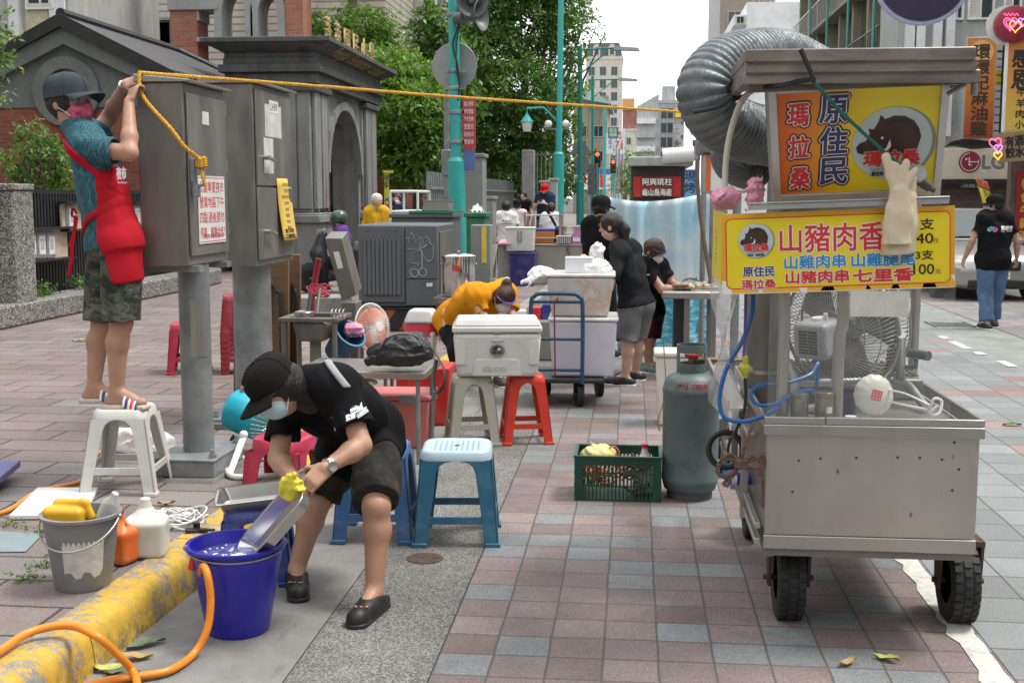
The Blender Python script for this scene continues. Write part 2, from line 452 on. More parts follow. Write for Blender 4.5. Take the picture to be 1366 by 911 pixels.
M_TILE=tile_mat('red_grey_tiles',0.2035,0.2035,[(0.0,PINK),(0.36,PINK2),(0.52,PINK),(0.625,GREYT)],ox=-0.70,oy=0.02)
M_TILE2=tile_mat('grey_tiles',0.305,0.30,[(0.0,GREYT),(0.36,(0.255,0.268,0.272)),(0.62,(0.30,0.215,0.2)),(0.70,GREYT)],ox=1.366,oy=0.05,gw=0.010,dirt=0.35)
M_TILE3=tile_mat('pink_grey_tiles',0.305,0.30,[(0.0,GREYT),(0.4,(0.29,0.22,0.205)),(0.55,(0.27,0.255,0.245))],ox=1.366,oy=0.05,gw=0.010,dirt=0.35)
M_SLAB=tile_mat('sidewalk_slabs',0.60,0.30,[(0.0,(0.225,0.183,0.173)),(0.35,(0.198,0.16,0.154)),(0.5,(0.232,0.21,0.204)),(0.62,(0.215,0.174,0.165))],grout=(0.05,0.045,0.04),gw=0.016,bond=0.37,ox=-0.1,dirt=0.55)
def aggregate(name,stops,scale,base=None,dirt=0.4,rough=0.8,bmp=0.5):
 m,n,l,b=nt(name);geo=n.new('ShaderNodeNewGeometry').outputs['Position']
 vo=n.new('ShaderNodeTexVoronoi');vo.inputs['Scale'].default_value=scale;l.new(geo,vo.inputs['Vector'])
 wn=n.new('ShaderNodeTexWhiteNoise');l.new(vo.outputs['Position'],wn.inputs['Vector'])
 col=ramp(n,l,wn.outputs['Value'],stops).outputs[0]
 ed=ramp(n,l,vo.outputs['Distance'],[(0.35,1.0),(0.75,0.45)]).outputs[0]
 col=mixc(n,l,1.0,col,ed,'MULTIPLY')
 d1=noise(n,l,geo,1.3,8,0.7)
 col=mixc(n,l,1.0,col,ramp(n,l,d1.outputs[0],[(0.3,1-dirt),(0.65,1.08)]).outputs[0],'MULTIPLY')
 l.new(col,b.inputs['Base Color']);b.inputs['Roughness'].default_value=rough
 bump(n,l,b,ed,bmp,0.004);return m
M_PEB=aggregate('washed_pebbles',[(0.0,(0.13,0.127,0.12)),(0.3,(0.20,0.192,0.18)),(0.6,(0.27,0.26,0.24)),(1.0,(0.38,0.37,0.345))],140)
M_GRAN=aggregate('granite_chips',[(0.0,(0.06,0.06,0.055)),(0.35,(0.19,0.185,0.17)),(0.7,(0.33,0.32,0.295)),(1.0,(0.55,0.53,0.49))],60,dirt=0.3)
def concrete(name,c,dirt=0.5):
 m,n,l,b=nt(name);geo=n.new('ShaderNodeNewGeometry').outputs['Position']
 a=noise(n,l,geo,2.2,10,0.72);col=ramp(n,l,a.outputs[0],[(0.3,tuple(x*0.62 for x in c)),(0.68,tuple(x*1.15 for x in c))]).outputs[0]
 g=noise(n,l,geo,190,3,0.8);col=mixc(n,l,1.0,col,ramp(n,l,g.outputs[0],[(0.3,0.75),(0.7,1.2)]).outputs[0],'MULTIPLY')
 sp_=noise(n,l,geo,33,4,0.7);col=mixc(n,l,ramp(n,l,sp_.outputs[0],[(0.66,0),(0.71,dirt)]).outputs[0],col,(0.05,0.048,0.045));s=noise(n,l,geo,7,8,0.75,(1,0.25,1));col=mixc(n,l,ramp(n,l,s.outputs[0],[(0.55,0),(0.72,dirt)]).outputs[0],col,(0.045,0.042,0.04))
 l.new(col,b.inputs['Base Color']);b.inputs['Roughness'].default_value=0.85;bump(n,l,b,g.outputs[0],0.35,0.006);return m
M_GUT=concrete('gutter_concrete',(0.235,0.23,0.218),0.85);M_CONC=concrete('pale_concrete',(0.30,0.295,0.275));M_LANE=concrete('lane_concrete',(0.27,0.29,0.27),0.3)
M_ROAD=concrete('asphalt',(0.075,0.075,0.075),0.3)
def sheet(name,x0,x1,y0,y1,z,m):
 b=MB();b.quad((x0,y0,z),(x1,y0,z),(x1,y1,z),(x0,y1,z));return tag(b.build(name,m,smooth=0),kind='structure')
sheet('ground',-400,400,-60,900,-0.03,M_ROAD)
YF=120
sheet('gutter',-2.05,-1.211,-3,YF,0.0,M_GUT)
sheet('pavement_strip',-1.207,-0.704,-3,YF,0.0,M_PEB)
sheet('tiled_pavement',-0.70,1.366,-3,YF,0.002,M_TILE)
sheet('plaza',1.370,3.77,-3,YF,0.0,M_TILE2)
sheet('lane',3.774,4.70,-3,YF,-0.004,M_LANE)
sheet('forecourt',4.704,30,-3,YF,0.0,M_TILE3)
M_LINE=mat('worn_line_paint',(0.58,0.57,0.53),0.7,var=0.12,scale=30,dirt=0.8,dirtc=(0.25,0.24,0.23),dscale=9,bumps=0.3)
b=MB();r2=random.Random(3);ys=[-1+0.09*i for i in range(160)];L=[];Rr=[]
for y in ys:L.append((1.262+r2.uniform(-0.028,0.014),y));Rr.append((1.352+r2.uniform(-0.006,0.006),y))
k=len(b.v)
for(a,y),(c,_)in zip(L,Rr):b.v+=[(a,y,0.006),(c,y,0.006)]
for i in range(len(ys)-1):b.f.append([2*i,2*i+1,2*i+3,2*i+2]);b.m.append(0)
tag(b.build('road_line',M_LINE,smooth=0),kind='structure')
b=MB()
for(px,py,ln)in((1259,450,.30),(1280,460,.7),(1307,471,.22),(1343,485,.45)):
 p=G(px,py,0.004);b.quad((p.x-.05,p.y-ln/2,.004),(p.x+.05,p.y-ln/2,.004),(p.x+.05,p.y+ln/2,.004),(p.x-.05,p.y+ln/2,.004))
tag(b.build('road_dash',M_LINE,smooth=0),kind='structure')
def kx(y):return-2.05+0.036*(y-0.0)if y<20 else-1.33
SZ=0.16
b=MB();b.add([(-60,-3,SZ),(kx(-3)-.17,-3,SZ),(kx(20)-.17,20,SZ),(kx(20)-.17,YF,SZ),(-60,YF,SZ)],[(0,1,2,3,4)])
tag(b.build('sidewalk',M_SLAB,smooth=0),kind='structure')
m,n,l,bs=nt('worn_yellow_kerb');geo=n.new('ShaderNodeNewGeometry').outputs['Position']
a1=noise(n,l,geo,5.0,10,0.78);a2=noise(n,l,geo,38,4,0.75);ad=n.new('ShaderNodeMath');ad.operation='ADD'
mm=n.new('ShaderNodeMath');mm.operation='MULTIPLY';mm.inputs[1].default_value=0.45;l.new(a2.outputs[0],mm.inputs[0]);l.new(a1.outputs[0],ad.inputs[0]);l.new(mm.outputs[0],ad.inputs[1])
wear=ramp(n,l,ad.outputs[0],[(0.735,0),(0.765,1)]).outputs[0]
yc=ramp(n,l,a1.outputs[0],[(0.3,(0.66,0.43,0.045)),(0.6,(0.50,0.30,0.035))]).outputs[0]
cc=ramp(n,l,a2.outputs[0],[(0.3,(0.14,0.13,0.11)),(0.7,(0.36,0.34,0.31))]).outputs[0]
col=mixc(n,l,wear,yc,cc)
sp=n.new('ShaderNodeSeparateXYZ');l.new(geo,sp.inputs[0])
stn=noise(n,l,geo,14,6,0.8)
gr=n.new('ShaderNodeMapRange');l.new(sp.outputs[2],gr.inputs[0]);gr.inputs[1].default_value=0.0;gr.inputs[2].default_value=0.10;gr.inputs[3].default_value=0.9;gr.inputs[4].default_value=0.2
m3=n.new('ShaderNodeMath');m3.operation='MULTIPLY';l.new(gr.outputs[0],m3.inputs[0]);l.new(ramp(n,l,stn.outputs[0],[(0.45,0),(0.6,1)]).outputs[0],m3.inputs[1])
l.new(mixc(n,l,m3.outputs[0],col,(0.10,0.085,0.06)),bs.inputs['Base Color']);bs.inputs['Roughness'].default_value=0.7
bump(n,l,bs,ad.outputs[0],0.6,0.01);M_KERB=m
prof=[(0.0,0.0),(-0.012,0.10),(-0.022,0.135),(-0.045,0.158),(-0.08,0.166),(-0.172,0.166),(-0.172,-0.02),(0,-0.02)]
y=-1.6;i=0
while y<12.2:
 ln=1.12;b=MB()
 pts=[]
 for yy in(y+0.004,y+ln-0.004):
  for px_,pz in prof:pts.append((kx(yy)+px_,yy,pz))
 k=len(prof);fs=[tuple(range(k))[::-1],tuple(range(k,2*k))]+[(j,(j+1)%k,k+(j+1)%k,k+j)for j in range(k)]
 b.add(pts,fs);o=b.build('kerb',M_KERB,smooth=50);tag(o,kind='structure');y+=ln;i+=1
b=MB();b.add([(kx(12.3),12.3,0),(kx(12.3),12.3,.16),(kx(12.3)-.17,12.3,.163),(kx(20),20,0),(kx(20),20,.16),(kx(20)-.17,20,.163),(kx(20),YF,0),(kx(20),YF,.16),(kx(20)-.17,YF,.163)],[(0,1,4,3),(1,2,5,4),(3,4,7,6),(4,5,8,7)])
tag(b.build('kerb_stone',M_CONC,smooth=0),kind='structure')
M_IRON=mat('rusty_iron',(0.10,0.065,0.05),0.7,0.4,var=0.4,scale=40,bumps=0.4)
p=G(567,745);b=MB();b.lathe([(0.085,0.0),(0.085,0.004),(0.07,0.006),(0.0,0.006)],24,(p.x,p.y,0.0));b.box((p.x+.05,p.y,.007),(.035,.01,.004))
tag(b.build('valve_cover',M_IRON),'small rusty round cover set in the pebbled strip before the blue stool','manhole cover')
p=G(1267,433);b=MB()
for i in range(12):b.box((p.x-.22+i*.04,p.y,.0),(.022,.5,.012))
b.b2((p.x-.27,p.y-.3,-.003),(p.x-.235,p.y+.3,.012));b.b2((p.x+.235,p.y-.3,-.003),(p.x+.27,p.y+.3,.012))
tag(b.build('drain_grate',mat('drain_steel',.17,.6,.6)),'grey steel drain grate in the lane left of the walking man in jeans','drain grate')
def leaf_mat(name,c,var=0.35):
 m,n,l,b=nt(name);geo=n.new('ShaderNodeNewGeometry')
 rnd=geo.outputs['Random Per Island']
 col=ramp(n,l,rnd,[(0.0,tuple(x*(1-var)for x in c)),(0.55,c),(1.0,(min(1,c[0]*1.8),min(1,c[1]*1.5),c[2]*1.1))]).outputs[0]
 l.new(col,b.inputs['Base Color']);b.inputs['Roughness'].default_value=0.45
 tl=n.new('ShaderNodeBsdfTranslucent');l.new(mixc(n,l,1.0,col,(1.5,1.6,0.6),'MULTIPLY'),tl.inputs[0])
 mx=n.new('ShaderNodeMixShader');mx.inputs[0].default_value=0.3;l.new(b.outputs[0],mx.inputs[1]);l.new(tl.outputs[0],mx.inputs[2])
 l.new(mx.outputs[0],n['Material Output'].inputs[0]);return m
LEAF1=leaf_mat('leaf_bright',(0.12,0.235,0.045));LEAF2=leaf_mat('leaf_deep',(0.082,0.175,0.042));LEAF3=leaf_mat('leaf_fern',(0.09,0.18,0.04))
BARK=mat('bark',(0.14,0.115,0.09),0.9,var=0.4,scale=12,bumps=0.8,bscale=25,stretch=(1,1,0.25))
def leaf_cloud(name,blobs,n_leaf,size,m,parent,rg,sprig=5,droop=0.25,aspect=0.42):
 """many small leaves on short sprays spread over the outer volume of the clumps"""
 tot=sum(r[0]*r[1]*r[2]for _,r in blobs)**1.0;P=[];D=[]
 for c,r in blobs:
  k=max(6,int(n_leaf/sprig*r[0]*r[1]*r[2]/tot))
  d=rg.normal(size=(k,3));d/=np.linalg.norm(d,axis=1)[:,None]
  rad=rg.uniform(0.55,1.08,size=(k,1))**0.6;lump=1+0.22*np.sin(d[:,:1]*7+c[0])*np.sin(d[:,1:2]*6+c[1])+0.15*np.sin(d[:,2:]*11)
  P.append(np.array(c)+d*np.array(r)*rad*lump);D.append(d)
 P=np.concatenate(P);D=np.concatenate(D);N=len(P)
 ax=D*0.8+rg.normal(size=(N,3))*0.55;ax[:,2]-=droop;ax/=np.linalg.norm(ax,axis=1)[:,None]
 vs=[];
 for s in range(sprig):
  t=(s-sprig/2)/sprig
  side=rg.normal(size=(N,3));side-=ax*(side*ax).sum(1)[:,None];side/=np.linalg.norm(side,axis=1)[:,None]
  ld=ax*0.6+side*0.8;ld[:,2]-=droop*0.6;ld/=np.linalg.norm(ld,axis=1)[:,None]
  L=size*rg.uniform(0.6,1.25,size=(N,1));base=P+ax*t*size*2.2
  wd=np.cross(ld,rg.normal(size=(N,3))*0.6+np.array([0,0,1.0]));wd/=np.linalg.norm(wd,axis=1)[:,None]+1e-9
  q=np.stack([base,base+ld*L*0.5+wd*L*aspect*0.5,base+ld*L,base+ld*L*0.5-wd*L*aspect*0.5],1)
  vs.append(q)
 vs=np.concatenate(vs).reshape(-1,3).astype(np.float32);F=len(vs)//4
 me=bpy.data.meshes.new(name);me.vertices.add(len(vs));me.vertices.foreach_set('co',vs.ravel())
 me.loops.add(F*4);me.loops.foreach_set('vertex_index',np.arange(F*4,dtype=np.int32));me.polygons.add(F)
 me.polygons.foreach_set('loop_start',np.arange(F,dtype=np.int32)*4);me.update();me.materials.append(m)
 return link(name,me,parent)
def limb(b,p,d,ln,r,lvl,rg,out):
 pts=[p];rs=[r];q=V(p);dd=V(d).normalized()
 for i in range(4):
  dd=(dd+V(rg.normal(size=3))*0.16+V((0,0,0.05))).normalized();q=q+dd*ln/4;pts.append(q.copy());rs.append(r*(1-0.17*(i+1)))
 b.tube(pts,rs,7)
 if lvl==0:out.append(q.copy());return
 for i in range(3):
  a=rg.uniform(0,6.28);s=V((math.cos(a),math.sin(a),0));limb(b,pts[-1-(i%2)],dd+s*0.85,ln*0.68,rs[-1]*0.75,lvl-1,rg,out)
def tree(label,x,y,h,tr,blobs,n_leaf,size,m,seed,z0=SZ,droop=0.25,group='street trees along the left side'):
 rg=np.random.default_rng(seed);t=thing('street_tree',label,'tree',(x,y,z0),group=group)
 b=MB();out=[];limb(b,V((0,0,-0.1)),(0,0,1),h*0.45,tr,2,rg,out)
 for c,r in blobs:
  q=V((0,0,h*0.42));e=V(c);mid=(q+e)/2+V((0,0,-0.3));b.tube([q,mid,e],[tr*0.5,tr*0.3,tr*0.08],6)
 b.build('trunk',BARK,t);leaf_cloud('crown',blobs,n_leaf,size,m,t,rg,droop=droop);return t
def blobs_px(spec,Y,x0,z0=SZ):
 """clumps given by where they stand at distance Y: (px, py, radius m, depth offset)"""
 r=[]
 for px,py,rad,dy in spec:
  p=at(px,py,Y+dy);r.append(((p.x-x0,dy,p.z-z0),(rad,rad,rad*0.8)))
 return r
YT=46;x0=-3.95
tree('big dark green street tree with a crown filling the middle of the street side',x0,YT,9,0.22,blobs_px([(700,30,1.5,0),(655,70,1.3,-1),(735,80,1.0,1),(690,120,1.5,-1.5),(745,30,0.9,0),(650,130,1.2,-1),(720,165,1.3,0),(668,185,1.3,-1),(640,170,1.0,0),(745,125,0.8,1),(645,20,1.4,0),(690,-40,1.8,0),(740,-20,1.0,0),(775,45,0.45,0.5),(640,215,1.0,-1),(700,215,0.9,0)],YT,x0),36000,0.22,LEAF2,1)
YT=58;x0=-4.0
tree('taller street tree behind, its thin outer twigs against the white sky',x0,YT,10,0.22,blobs_px([(755,10,1.3,0),(735,-40,2.0,0),(765,70,0.8,0),(760,120,0.9,0),(745,170,1.1,0),(780,20,.6,0),(720,205,1.2,0),(795,35,.3,0),(805,50,.2,0)],YT,x0),14000,0.2,LEAF1,2)
YT=33;x0=-5.9
tree('bright green bushy tree right of the stone school gate',x0,YT,5.2,0.15,blobs_px([(545,120,.9,0),(560,150,.9,-.6),(525,100,.8,.5),(575,190,.75,-.6),(540,185,.95,0),(555,220,.8,-.5),(520,150,.7,1),(585,160,.5,0),(530,220,.6,0),(510,85,.55,2),(585,215,.5,0),(600,190,.4,0)],YT,x0),20000,0.19,LEAF1,3)
YT=37;x0=-5.6
tree('slim young tree with big drooping leaves before the white school wing',x0,YT,6,0.09,blobs_px([(567,35,.5,0),(568,60,.45,0),(562,80,.4,0),(600,45,.45,0),(590,85,.5,0),(612,75,.4,0),(575,15,.3,0),(605,110,.6,0),(620,140,.6,0)],YT,x0),2600,0.28,LEAF2,4)
YT=36;x0=-9.3
tree('shrubby tree with yellow-green leaves behind the gate cornice',x0,YT,5.5,0.12,blobs_px([(420,40,.65,0),(450,45,.6,0),(480,35,.75,0),(500,60,.65,0),(525,75,.6,0),(470,65,.6,0),(510,35,.5,0),(412,30,.4,0),(535,95,.5,0)],YT,x0),6000,0.17,LEAF1,5,group='shrubs of the school')
YT=55;x0=-5.6
tree('row of dense shrubs closing the view under the street trees behind the railings',x0,YT,3.5,0.1,blobs_px([(640,235,1.2,0),(665,245,1.1,1),(690,238,1.1,0),(715,245,1.1,1),(740,240,1.0,0),(655,215,1.2,2),(700,215,1.2,2),(735,215,1.0,2),(757,248,.7,1),(757,225,.8,2),(765,205,.7,3)],YT,x0),9000,0.26,LEAF2,9)
YT=12;x0=at(-420,60,YT).x
tree('small tree at the left edge, only a twig of leaves in view',x0,YT,4.2,0.06,blobs_px([(-25,50,.32,0),(-15,75,.26,0),(-8,130,.2,0),(-40,20,.4,0)],YT,x0),900,0.085,LEAF3,6,group='shrubs of the school')
for i,(px,py,lab)in enumerate([(18,702,'weeds in the paving joint left of the grey bucket'),(55,712,'weed tuft in the joint behind the grey bucket'),(30,775,'weeds in the joint below the flat green sheet'),(48,758,'small weed in the joint left of the grey bucket foot'),(268,628,'weeds growing at the footing of the nearer cabinet post'),(282,622,'weed tuft at the corner of the nearer cabinet footing'),(262,690,'weed beside the white cable coil at the kerb')]):
 p=G(px,py,SZ);tt=thing('weed',lab,'weed',p,group='weeds in the pavement');leaf_cloud('leaves',[((0,0,.012),(.07,.045,.02))],70,.026,LEAF3,tt,np.random.default_rng(140+i));b=MB();b.tube([(0,0,0),(.004,.0,.02)],.003,4);b.build('stem',BARK,tt)
p=at(470,20,37);t=thing('palm_tree','grey palm trunk rising behind the gate cornice','palm',(p.x,37,SZ))
b=MB();hh=11;b.tube([(0,0,0),(.05,0,4),(0,0,8),(-.1,0,hh)],[.2,.17,.15,.13],10);b.build('trunk',BARK,t)
b=MB();rg=np.random.default_rng(5)
for i in range(14):
 a=i*2.4;dx,dy=math.cos(a),math.sin(a)
 pts=[V((dx*s*2.2,dy*s*2.2,hh+0.9*s-2.6*s*s))for s in(0,.25,.5,.75,1)]
 for j in range(4):
  for k in range(7):
   q=pts[j].lerp(pts[j+1],k/7);sd_=V((-dy,dx,0))
   for sg in(-1,1):b.add([q,q+sd_*sg*.35+V((0,0,-.35)),q+V((dx,dy,-.6))*.09],[(0,1,2)])
b.build('crown',LEAF2,t,smooth=0,fix=False)
for i,(px,py,r_,Y_)in enumerate([(42,178,.22,17.4),(62,200,.22,17.2),(20,212,.24,17.0),(70,188,.16,17.5)]):
 p=at(px,py,Y_);t=thing('fern_bush',['tall feathery bush behind the fence by the brick wall','feathery bush behind the fence close to the man in the cap','low feathery bush behind the granite pillar','thin feathery bush rising over the fence'][i],'bush',(p.x,Y_,SZ),group='bushes behind the black fence')
 zz=p.z-SZ;b=MB()
 for k in range(5):b.tube([(0,0,0),(random.uniform(-.1,.1),random.uniform(-.1,.1),zz*.6),(random.uniform(-.3,.3),random.uniform(-.3,.3),zz+random.uniform(-.2,.2))],[.02,.014,.005],5)
 b.build('stem',BARK,t);leaf_cloud('foliage',[((0,0,zz),(r_*1.2,r_,r_*.8)),((0.1,0,zz*.65),(r_,r_,zz*.3))],1300,0.11,LEAF3,t,np.random.default_rng(20+i),sprig=8,droop=.4,aspect=.3)
def wall_uv(n,l):
 geo=n.new('ShaderNodeNewGeometry').outputs['Position'];sp=n.new('ShaderNodeSeparateXYZ');l.new(geo,sp.inputs[0])
 a=n.new('ShaderNodeMath');a.operation='ADD';l.new(sp.outputs[0],a.inputs[0]);l.new(sp.outputs[1],a.inputs[1])
 c=n.new('ShaderNodeCombineXYZ');l.new(a.outputs[0],c.inputs[0]);l.new(sp.outputs[2],c.inputs[1]);return geo,c.outputs[0]
def brick_mat(name,c1,c2,mortar,bw,bh,ms=0.012,dirt=0.5,off=0.5,rough=0.85):
 m,n,l,b=nt(name);geo,uv=wall_uv(n,l)
 t=n.new('ShaderNodeTexBrick');l.new(uv,t.inputs['Vector']);t.inputs['Scale'].default_value=1.0
 t.inputs['Brick Width'].default_value=bw;t.inputs['Row Height'].default_value=bh;t.inputs['Mortar Size'].default_value=ms;t.inputs['Mortar Smooth'].default_value=0.2
 t.inputs['Color1'].default_value=rgb(c1);t.inputs['Color2'].default_value=rgb(c2);t.inputs['Mortar'].default_value=rgb(mortar);t.offset=off
 d=noise(n,l,geo,0.9,8,0.7,(1,1,0.35));col=mixc(n,l,1.0,t.outputs[0],ramp(n,l,d.outputs[0],[(0.3,1-dirt),(0.62,1.08)]).outputs[0],'MULTIPLY')
 l.new(col,b.inputs['Base Color']);b.inputs['Roughness'].default_value=rough;bump(n,l,b,t.outputs['Fac'],-0.4,0.01);return m
M_BRICK=brick_mat('red_brick',(0.30,0.085,0.045),(0.20,0.055,0.035),(0.16,0.12,0.10),0.24,0.075,0.008,0.35)
M_BRICK2=brick_mat('orange_brick',(0.40,0.15,0.085),(0.31,0.10,0.06),(0.26,0.2,0.16),0.24,0.08,0.01,0.3)
M_BEIGE=brick_mat('beige_strip_tile',(0.50,0.47,0.40),(0.44,0.41,0.345),(0.20,0.185,0.155),40.0,0.24,0.03,0.25)
M_WHITET=brick_mat('white_strip_tile',(0.66,0.655,0.62),(0.60,0.60,0.57),(0.40,0.40,0.375),0.4,0.2,0.012,0.2)
def streaky(name,c,dirt=0.4,stain=(0.07,0.065,0.055),rough=0.85,sc=0.8):
 m,n,l,b=nt(name);geo=n.new('ShaderNodeNewGeometry').outputs['Position']
 a=noise(n,l,geo,sc,10,0.7);col=ramp(n,l,a.outputs[0],[(0.3,tuple(x*0.78 for x in c)),(0.7,tuple(min(1,x*1.1)for x in c))]).outputs[0]
 s=noise(n,l,geo,2.4,7,0.7,(1.6,1.6,0.16));col=mixc(n,l,ramp(n,l,s.outputs[0],[(0.48,0),(0.75,dirt)]).outputs[0],col,stain)
 g=noise(n,l,geo,45,3,0.7);col=mixc(n,l,1.0,col,ramp(n,l,g.outputs[0],[(0.3,0.85),(0.7,1.12)]).outputs[0],'MULTIPLY')
 l.new(col,b.inputs['Base Color']);b.inputs['Roughness'].default_value=rough;bump(n,l,b,g.outputs[0],0.25,0.01);return m
M_STONE=streaky('washed_grey_stone',(0.24,0.252,0.243),0.8,(0.035,0.037,0.035),sc=1.4)
M_STONED=streaky('weathered_dark_stone',(0.095,0.099,0.096),0.8,(0.022,0.022,0.022),sc=1.4)
M_PEDI=streaky('grey_granolith',(0.155,0.17,0.165),0.35,(0.06,0.06,0.06),sc=3)
M_GREYW=streaky('grey_render',(0.42,0.43,0.42),0.45);M_WHITEW=streaky('white_render',(0.72,0.73,0.73),0.2,(0.4,0.4,0.4))
M_OLD=streaky('stained_old_wall',(0.30,0.285,0.215),0.8,(0.06,0.055,0.04));M_CREAM=streaky('cream_render',(0.60,0.57,0.49),0.25)
M_BROWN=brick_mat('brown_tile',(0.29,0.24,0.195),(0.26,0.215,0.17),(0.2,0.17,0.14),0.5,0.25,0.01,0.2)
M_ARCHW=streaky('arch_grey',(0.34,0.35,0.35),0.3)
M_SLATE=mat('dark_slate',(0.055,0.06,0.068),0.5,var=0.3,scale=3);M_BLACKP=mat('black_paint',(0.018,0.019,0.021),0.45,var=0.3,scale=8)
m,n,l,b_=nt('window_glass');b_.inputs['Base Color'].default_value=(0.035,0.045,0.05,1);b_.inputs['Roughness'].default_value=0.08;b_.inputs['Specular IOR Level'].default_value=0.6;M_GLASS=m
M_ALU=mat('aluminium_frame',(0.42,0.43,0.43),0.4,0.5);M_WFRAME=mat('white_frame',(0.7,0.7,0.68),0.5);M_DGREEN=mat('dark_green_frame',(0.03,0.075,0.065),0.5)
M_CURT=mat('pale_curtain',(0.55,0.54,0.5),0.9,stretch=(6,6,.2))
WCACHE={}
def win_mesh(wd,ht,fm,cols=2,rows=1,fr=0.06,dep=0.09,curtain=False):
 key=(wd,ht,fm.name,cols,rows,curtain)
 if key in WCACHE:return WCACHE[key]
 b=MB()
 for x in(-wd/2+fr/2,wd/2-fr/2):b.box((x,-dep/2,0),(fr,dep,ht))
 for z in(-ht/2+fr/2,ht/2-fr/2):b.box((0,-dep/2,z),(wd-2*fr,dep,fr))
 for i in range(1,cols):b.box((-wd/2+wd*i/cols,-dep*.35,0),(fr*.7,dep*.5,ht-2*fr))
 for i in range(1,rows):b.box((0,-dep*.33,-ht/2+ht*i/rows),(wd-2*fr,dep*.42,fr*.7))
 b.mi=1;b.quad((-wd/2+fr,-.012,-ht/2+fr),(wd/2-fr,-.012,-ht/2+fr),(wd/2-fr,-.012,ht/2-fr),(-wd/2+fr,-.012,ht/2-fr))
 if curtain:
  b.mi=2;b.quad((-wd/2+fr,-.018,-ht/2+fr),(0,-.018,-ht/2+fr),(0,-.018,ht/2-fr),(-wd/2+fr,-.018,ht/2-fr))
 o=b.build('window',[fm,M_GLASS,M_CURT],None,smooth=0,fix=True);me=o.data;bpy.data.objects.remove(o);WCACHE[key]=me;return me
FACE={'front':0.0,'east':PI/2,'west':-PI/2}
def window(t,mesh,p,face='front',name='window'):
 o=bpy.data.objects.new(name,mesh);C.objects.link(o);o.parent=t;o.location=p;o.rotation_euler=(0,0,FACE[face]);return o
def building(name,label,x0,x1,y0,y1,h,wm,z0=0.0,cat='building',group=None,parapet=0.5):
 cx,cy_=(x0+x1)/2,(y0+y1)/2;t=thing(name,label,cat,(cx,cy_,z0),group=group)
 b=MB();b.box((0,0,h/2),(x1-x0,y1-y0,h));b.build('wall',wm,t,smooth=0)
 if parapet:
  b=MB();b.box((0,0,h+parapet/2+.002),(x1-x0+.3,y1-y0+.3,parapet));b.build('parapet',wm,t,smooth=0)
 return t,(x1-x0)/2,(y1-y0)/2
def win_grid(t,mesh,face,half,span,z_start,dz,rows,cols,skip=0.0,rg=random.Random(4)):
 for r in range(rows):
  for c in range(cols):
   if rg.random()<skip:continue
   u=span[0]+(span[1]-span[0])*(c+.5)/cols;z=z_start+r*dz
   window(t,mesh,(u,-half-.004,z)if face=='front' else((half+.004,u,z)if face=='east' else(-half-.004,u,z)),face)
YG=21.0;pk=at(84,24,YG);ev=at(232,104,YG);hw=ev.x-pk.x;zp,ze=pk.z-SZ,ev.z-SZ
t=thing('guard_house','guard house with dark tiled gable roof, round window and brick lower wall behind the fence','guard house',(pk.x,YG,SZ))
dpt=7.0;zb=at(80,143,YG).z-SZ
b=MB();b.prism([(-hw+.25,zb),(hw-.25,zb),(hw-.25,ze-.1),(0,zp-.16),(-hw+.25,ze-.1)],(0,dpt,0),(0,.12,0),uy=(0,0,1))
b.build('gable_wall',M_PEDI,t,smooth=0)
b=MB();b.b2((-hw+.3,.15,0),(hw-.3,dpt,zb-.002));b.build('brick_wall',M_BRICK,t,smooth=0)
b=MB();th=.16
b.prism([(-hw+.1,ze-.28),(0,zp-.46),(hw-.1,ze-.28),(hw-.1,ze-.02),(0,zp-.12),(-hw+.1,ze-.02)],(0,.16,0),(0,-.04,0),uy=(0,0,1));b.build('gable_moulding',M_PEDI,t,smooth=0)
b=MB();b.prism([(-hw,ze-.07),(0,zp-.17),(hw,ze-.07),(hw,ze+.13),(0,zp+.06),(-hw,ze+.13)],(0,.1,0),(0,-.16,0),uy=(0,0,1));b.build('bargeboard',M_BLACKP,t,smooth=0)
m,n,l,bs=nt('dark_roof_tiles');geo,uv=wall_uv(n,l);sp=n.new('ShaderNodeSeparateXYZ');l.new(geo,sp.inputs[0])
wv=n.new('ShaderNodeTexBrick');wv.inputs['Scale'].default_value=1;wv.inputs['Brick Width'].default_value=.17;wv.inputs['Row Height'].default_value=.13;wv.inputs['Mortar Size'].default_value=.012
cb=n.new('ShaderNodeCombineXYZ');l.new(sp.outputs[1],cb.inputs[0]);l.new(sp.outputs[2],cb.inputs[1]);l.new(cb.outputs[0],wv.inputs['Vector'])
wv.inputs['Color1'].default_value=(.075,.08,.085,1);wv.inputs['Color2'].default_value=(.055,.058,.062,1);wv.inputs['Mortar'].default_value=(.02,.02,.022,1)
l.new(wv.outputs[0],bs.inputs['Base Color']);bs.inputs['Roughness'].default_value=.5;bump(n,l,bs,wv.outputs['Fac'],-.8,.02)
b=MB()
for s in(1,-1):b.hexa([(0,-.06,zp-.08),(s*hw*1.02,-.06,ze-.02),(s*hw*1.02,dpt,ze-.02),(0,dpt-1.6,zp-.08),(0,-.06,zp+.05),(s*hw*1.02,-.06,ze+.11),(s*hw*1.02,dpt,ze+.11),(0,dpt-1.6,zp+.05)])
roof=b.build('roof',m,t,smooth=0)
b=MB()
for i in range(38):b.tube([(hw*1.0,i*.18,ze+.085),(hw*1.045,i*.18,ze+.06)],.06,8)
b.build('eave_tiles',m,roof)
b=MB();b.tube([(0,-.1,zp+.07),(0,dpt-1.6,zp+.07),(hw*.98,dpt+.02,ze+.13)],.09,8);b.build('ridge_cap',M_BLACKP,roof)
cz=at(84,122,YG).z-SZ;cxw=at(86,122,YG).x-pk.x
b=MB();N=40;rr=[.62,.40]
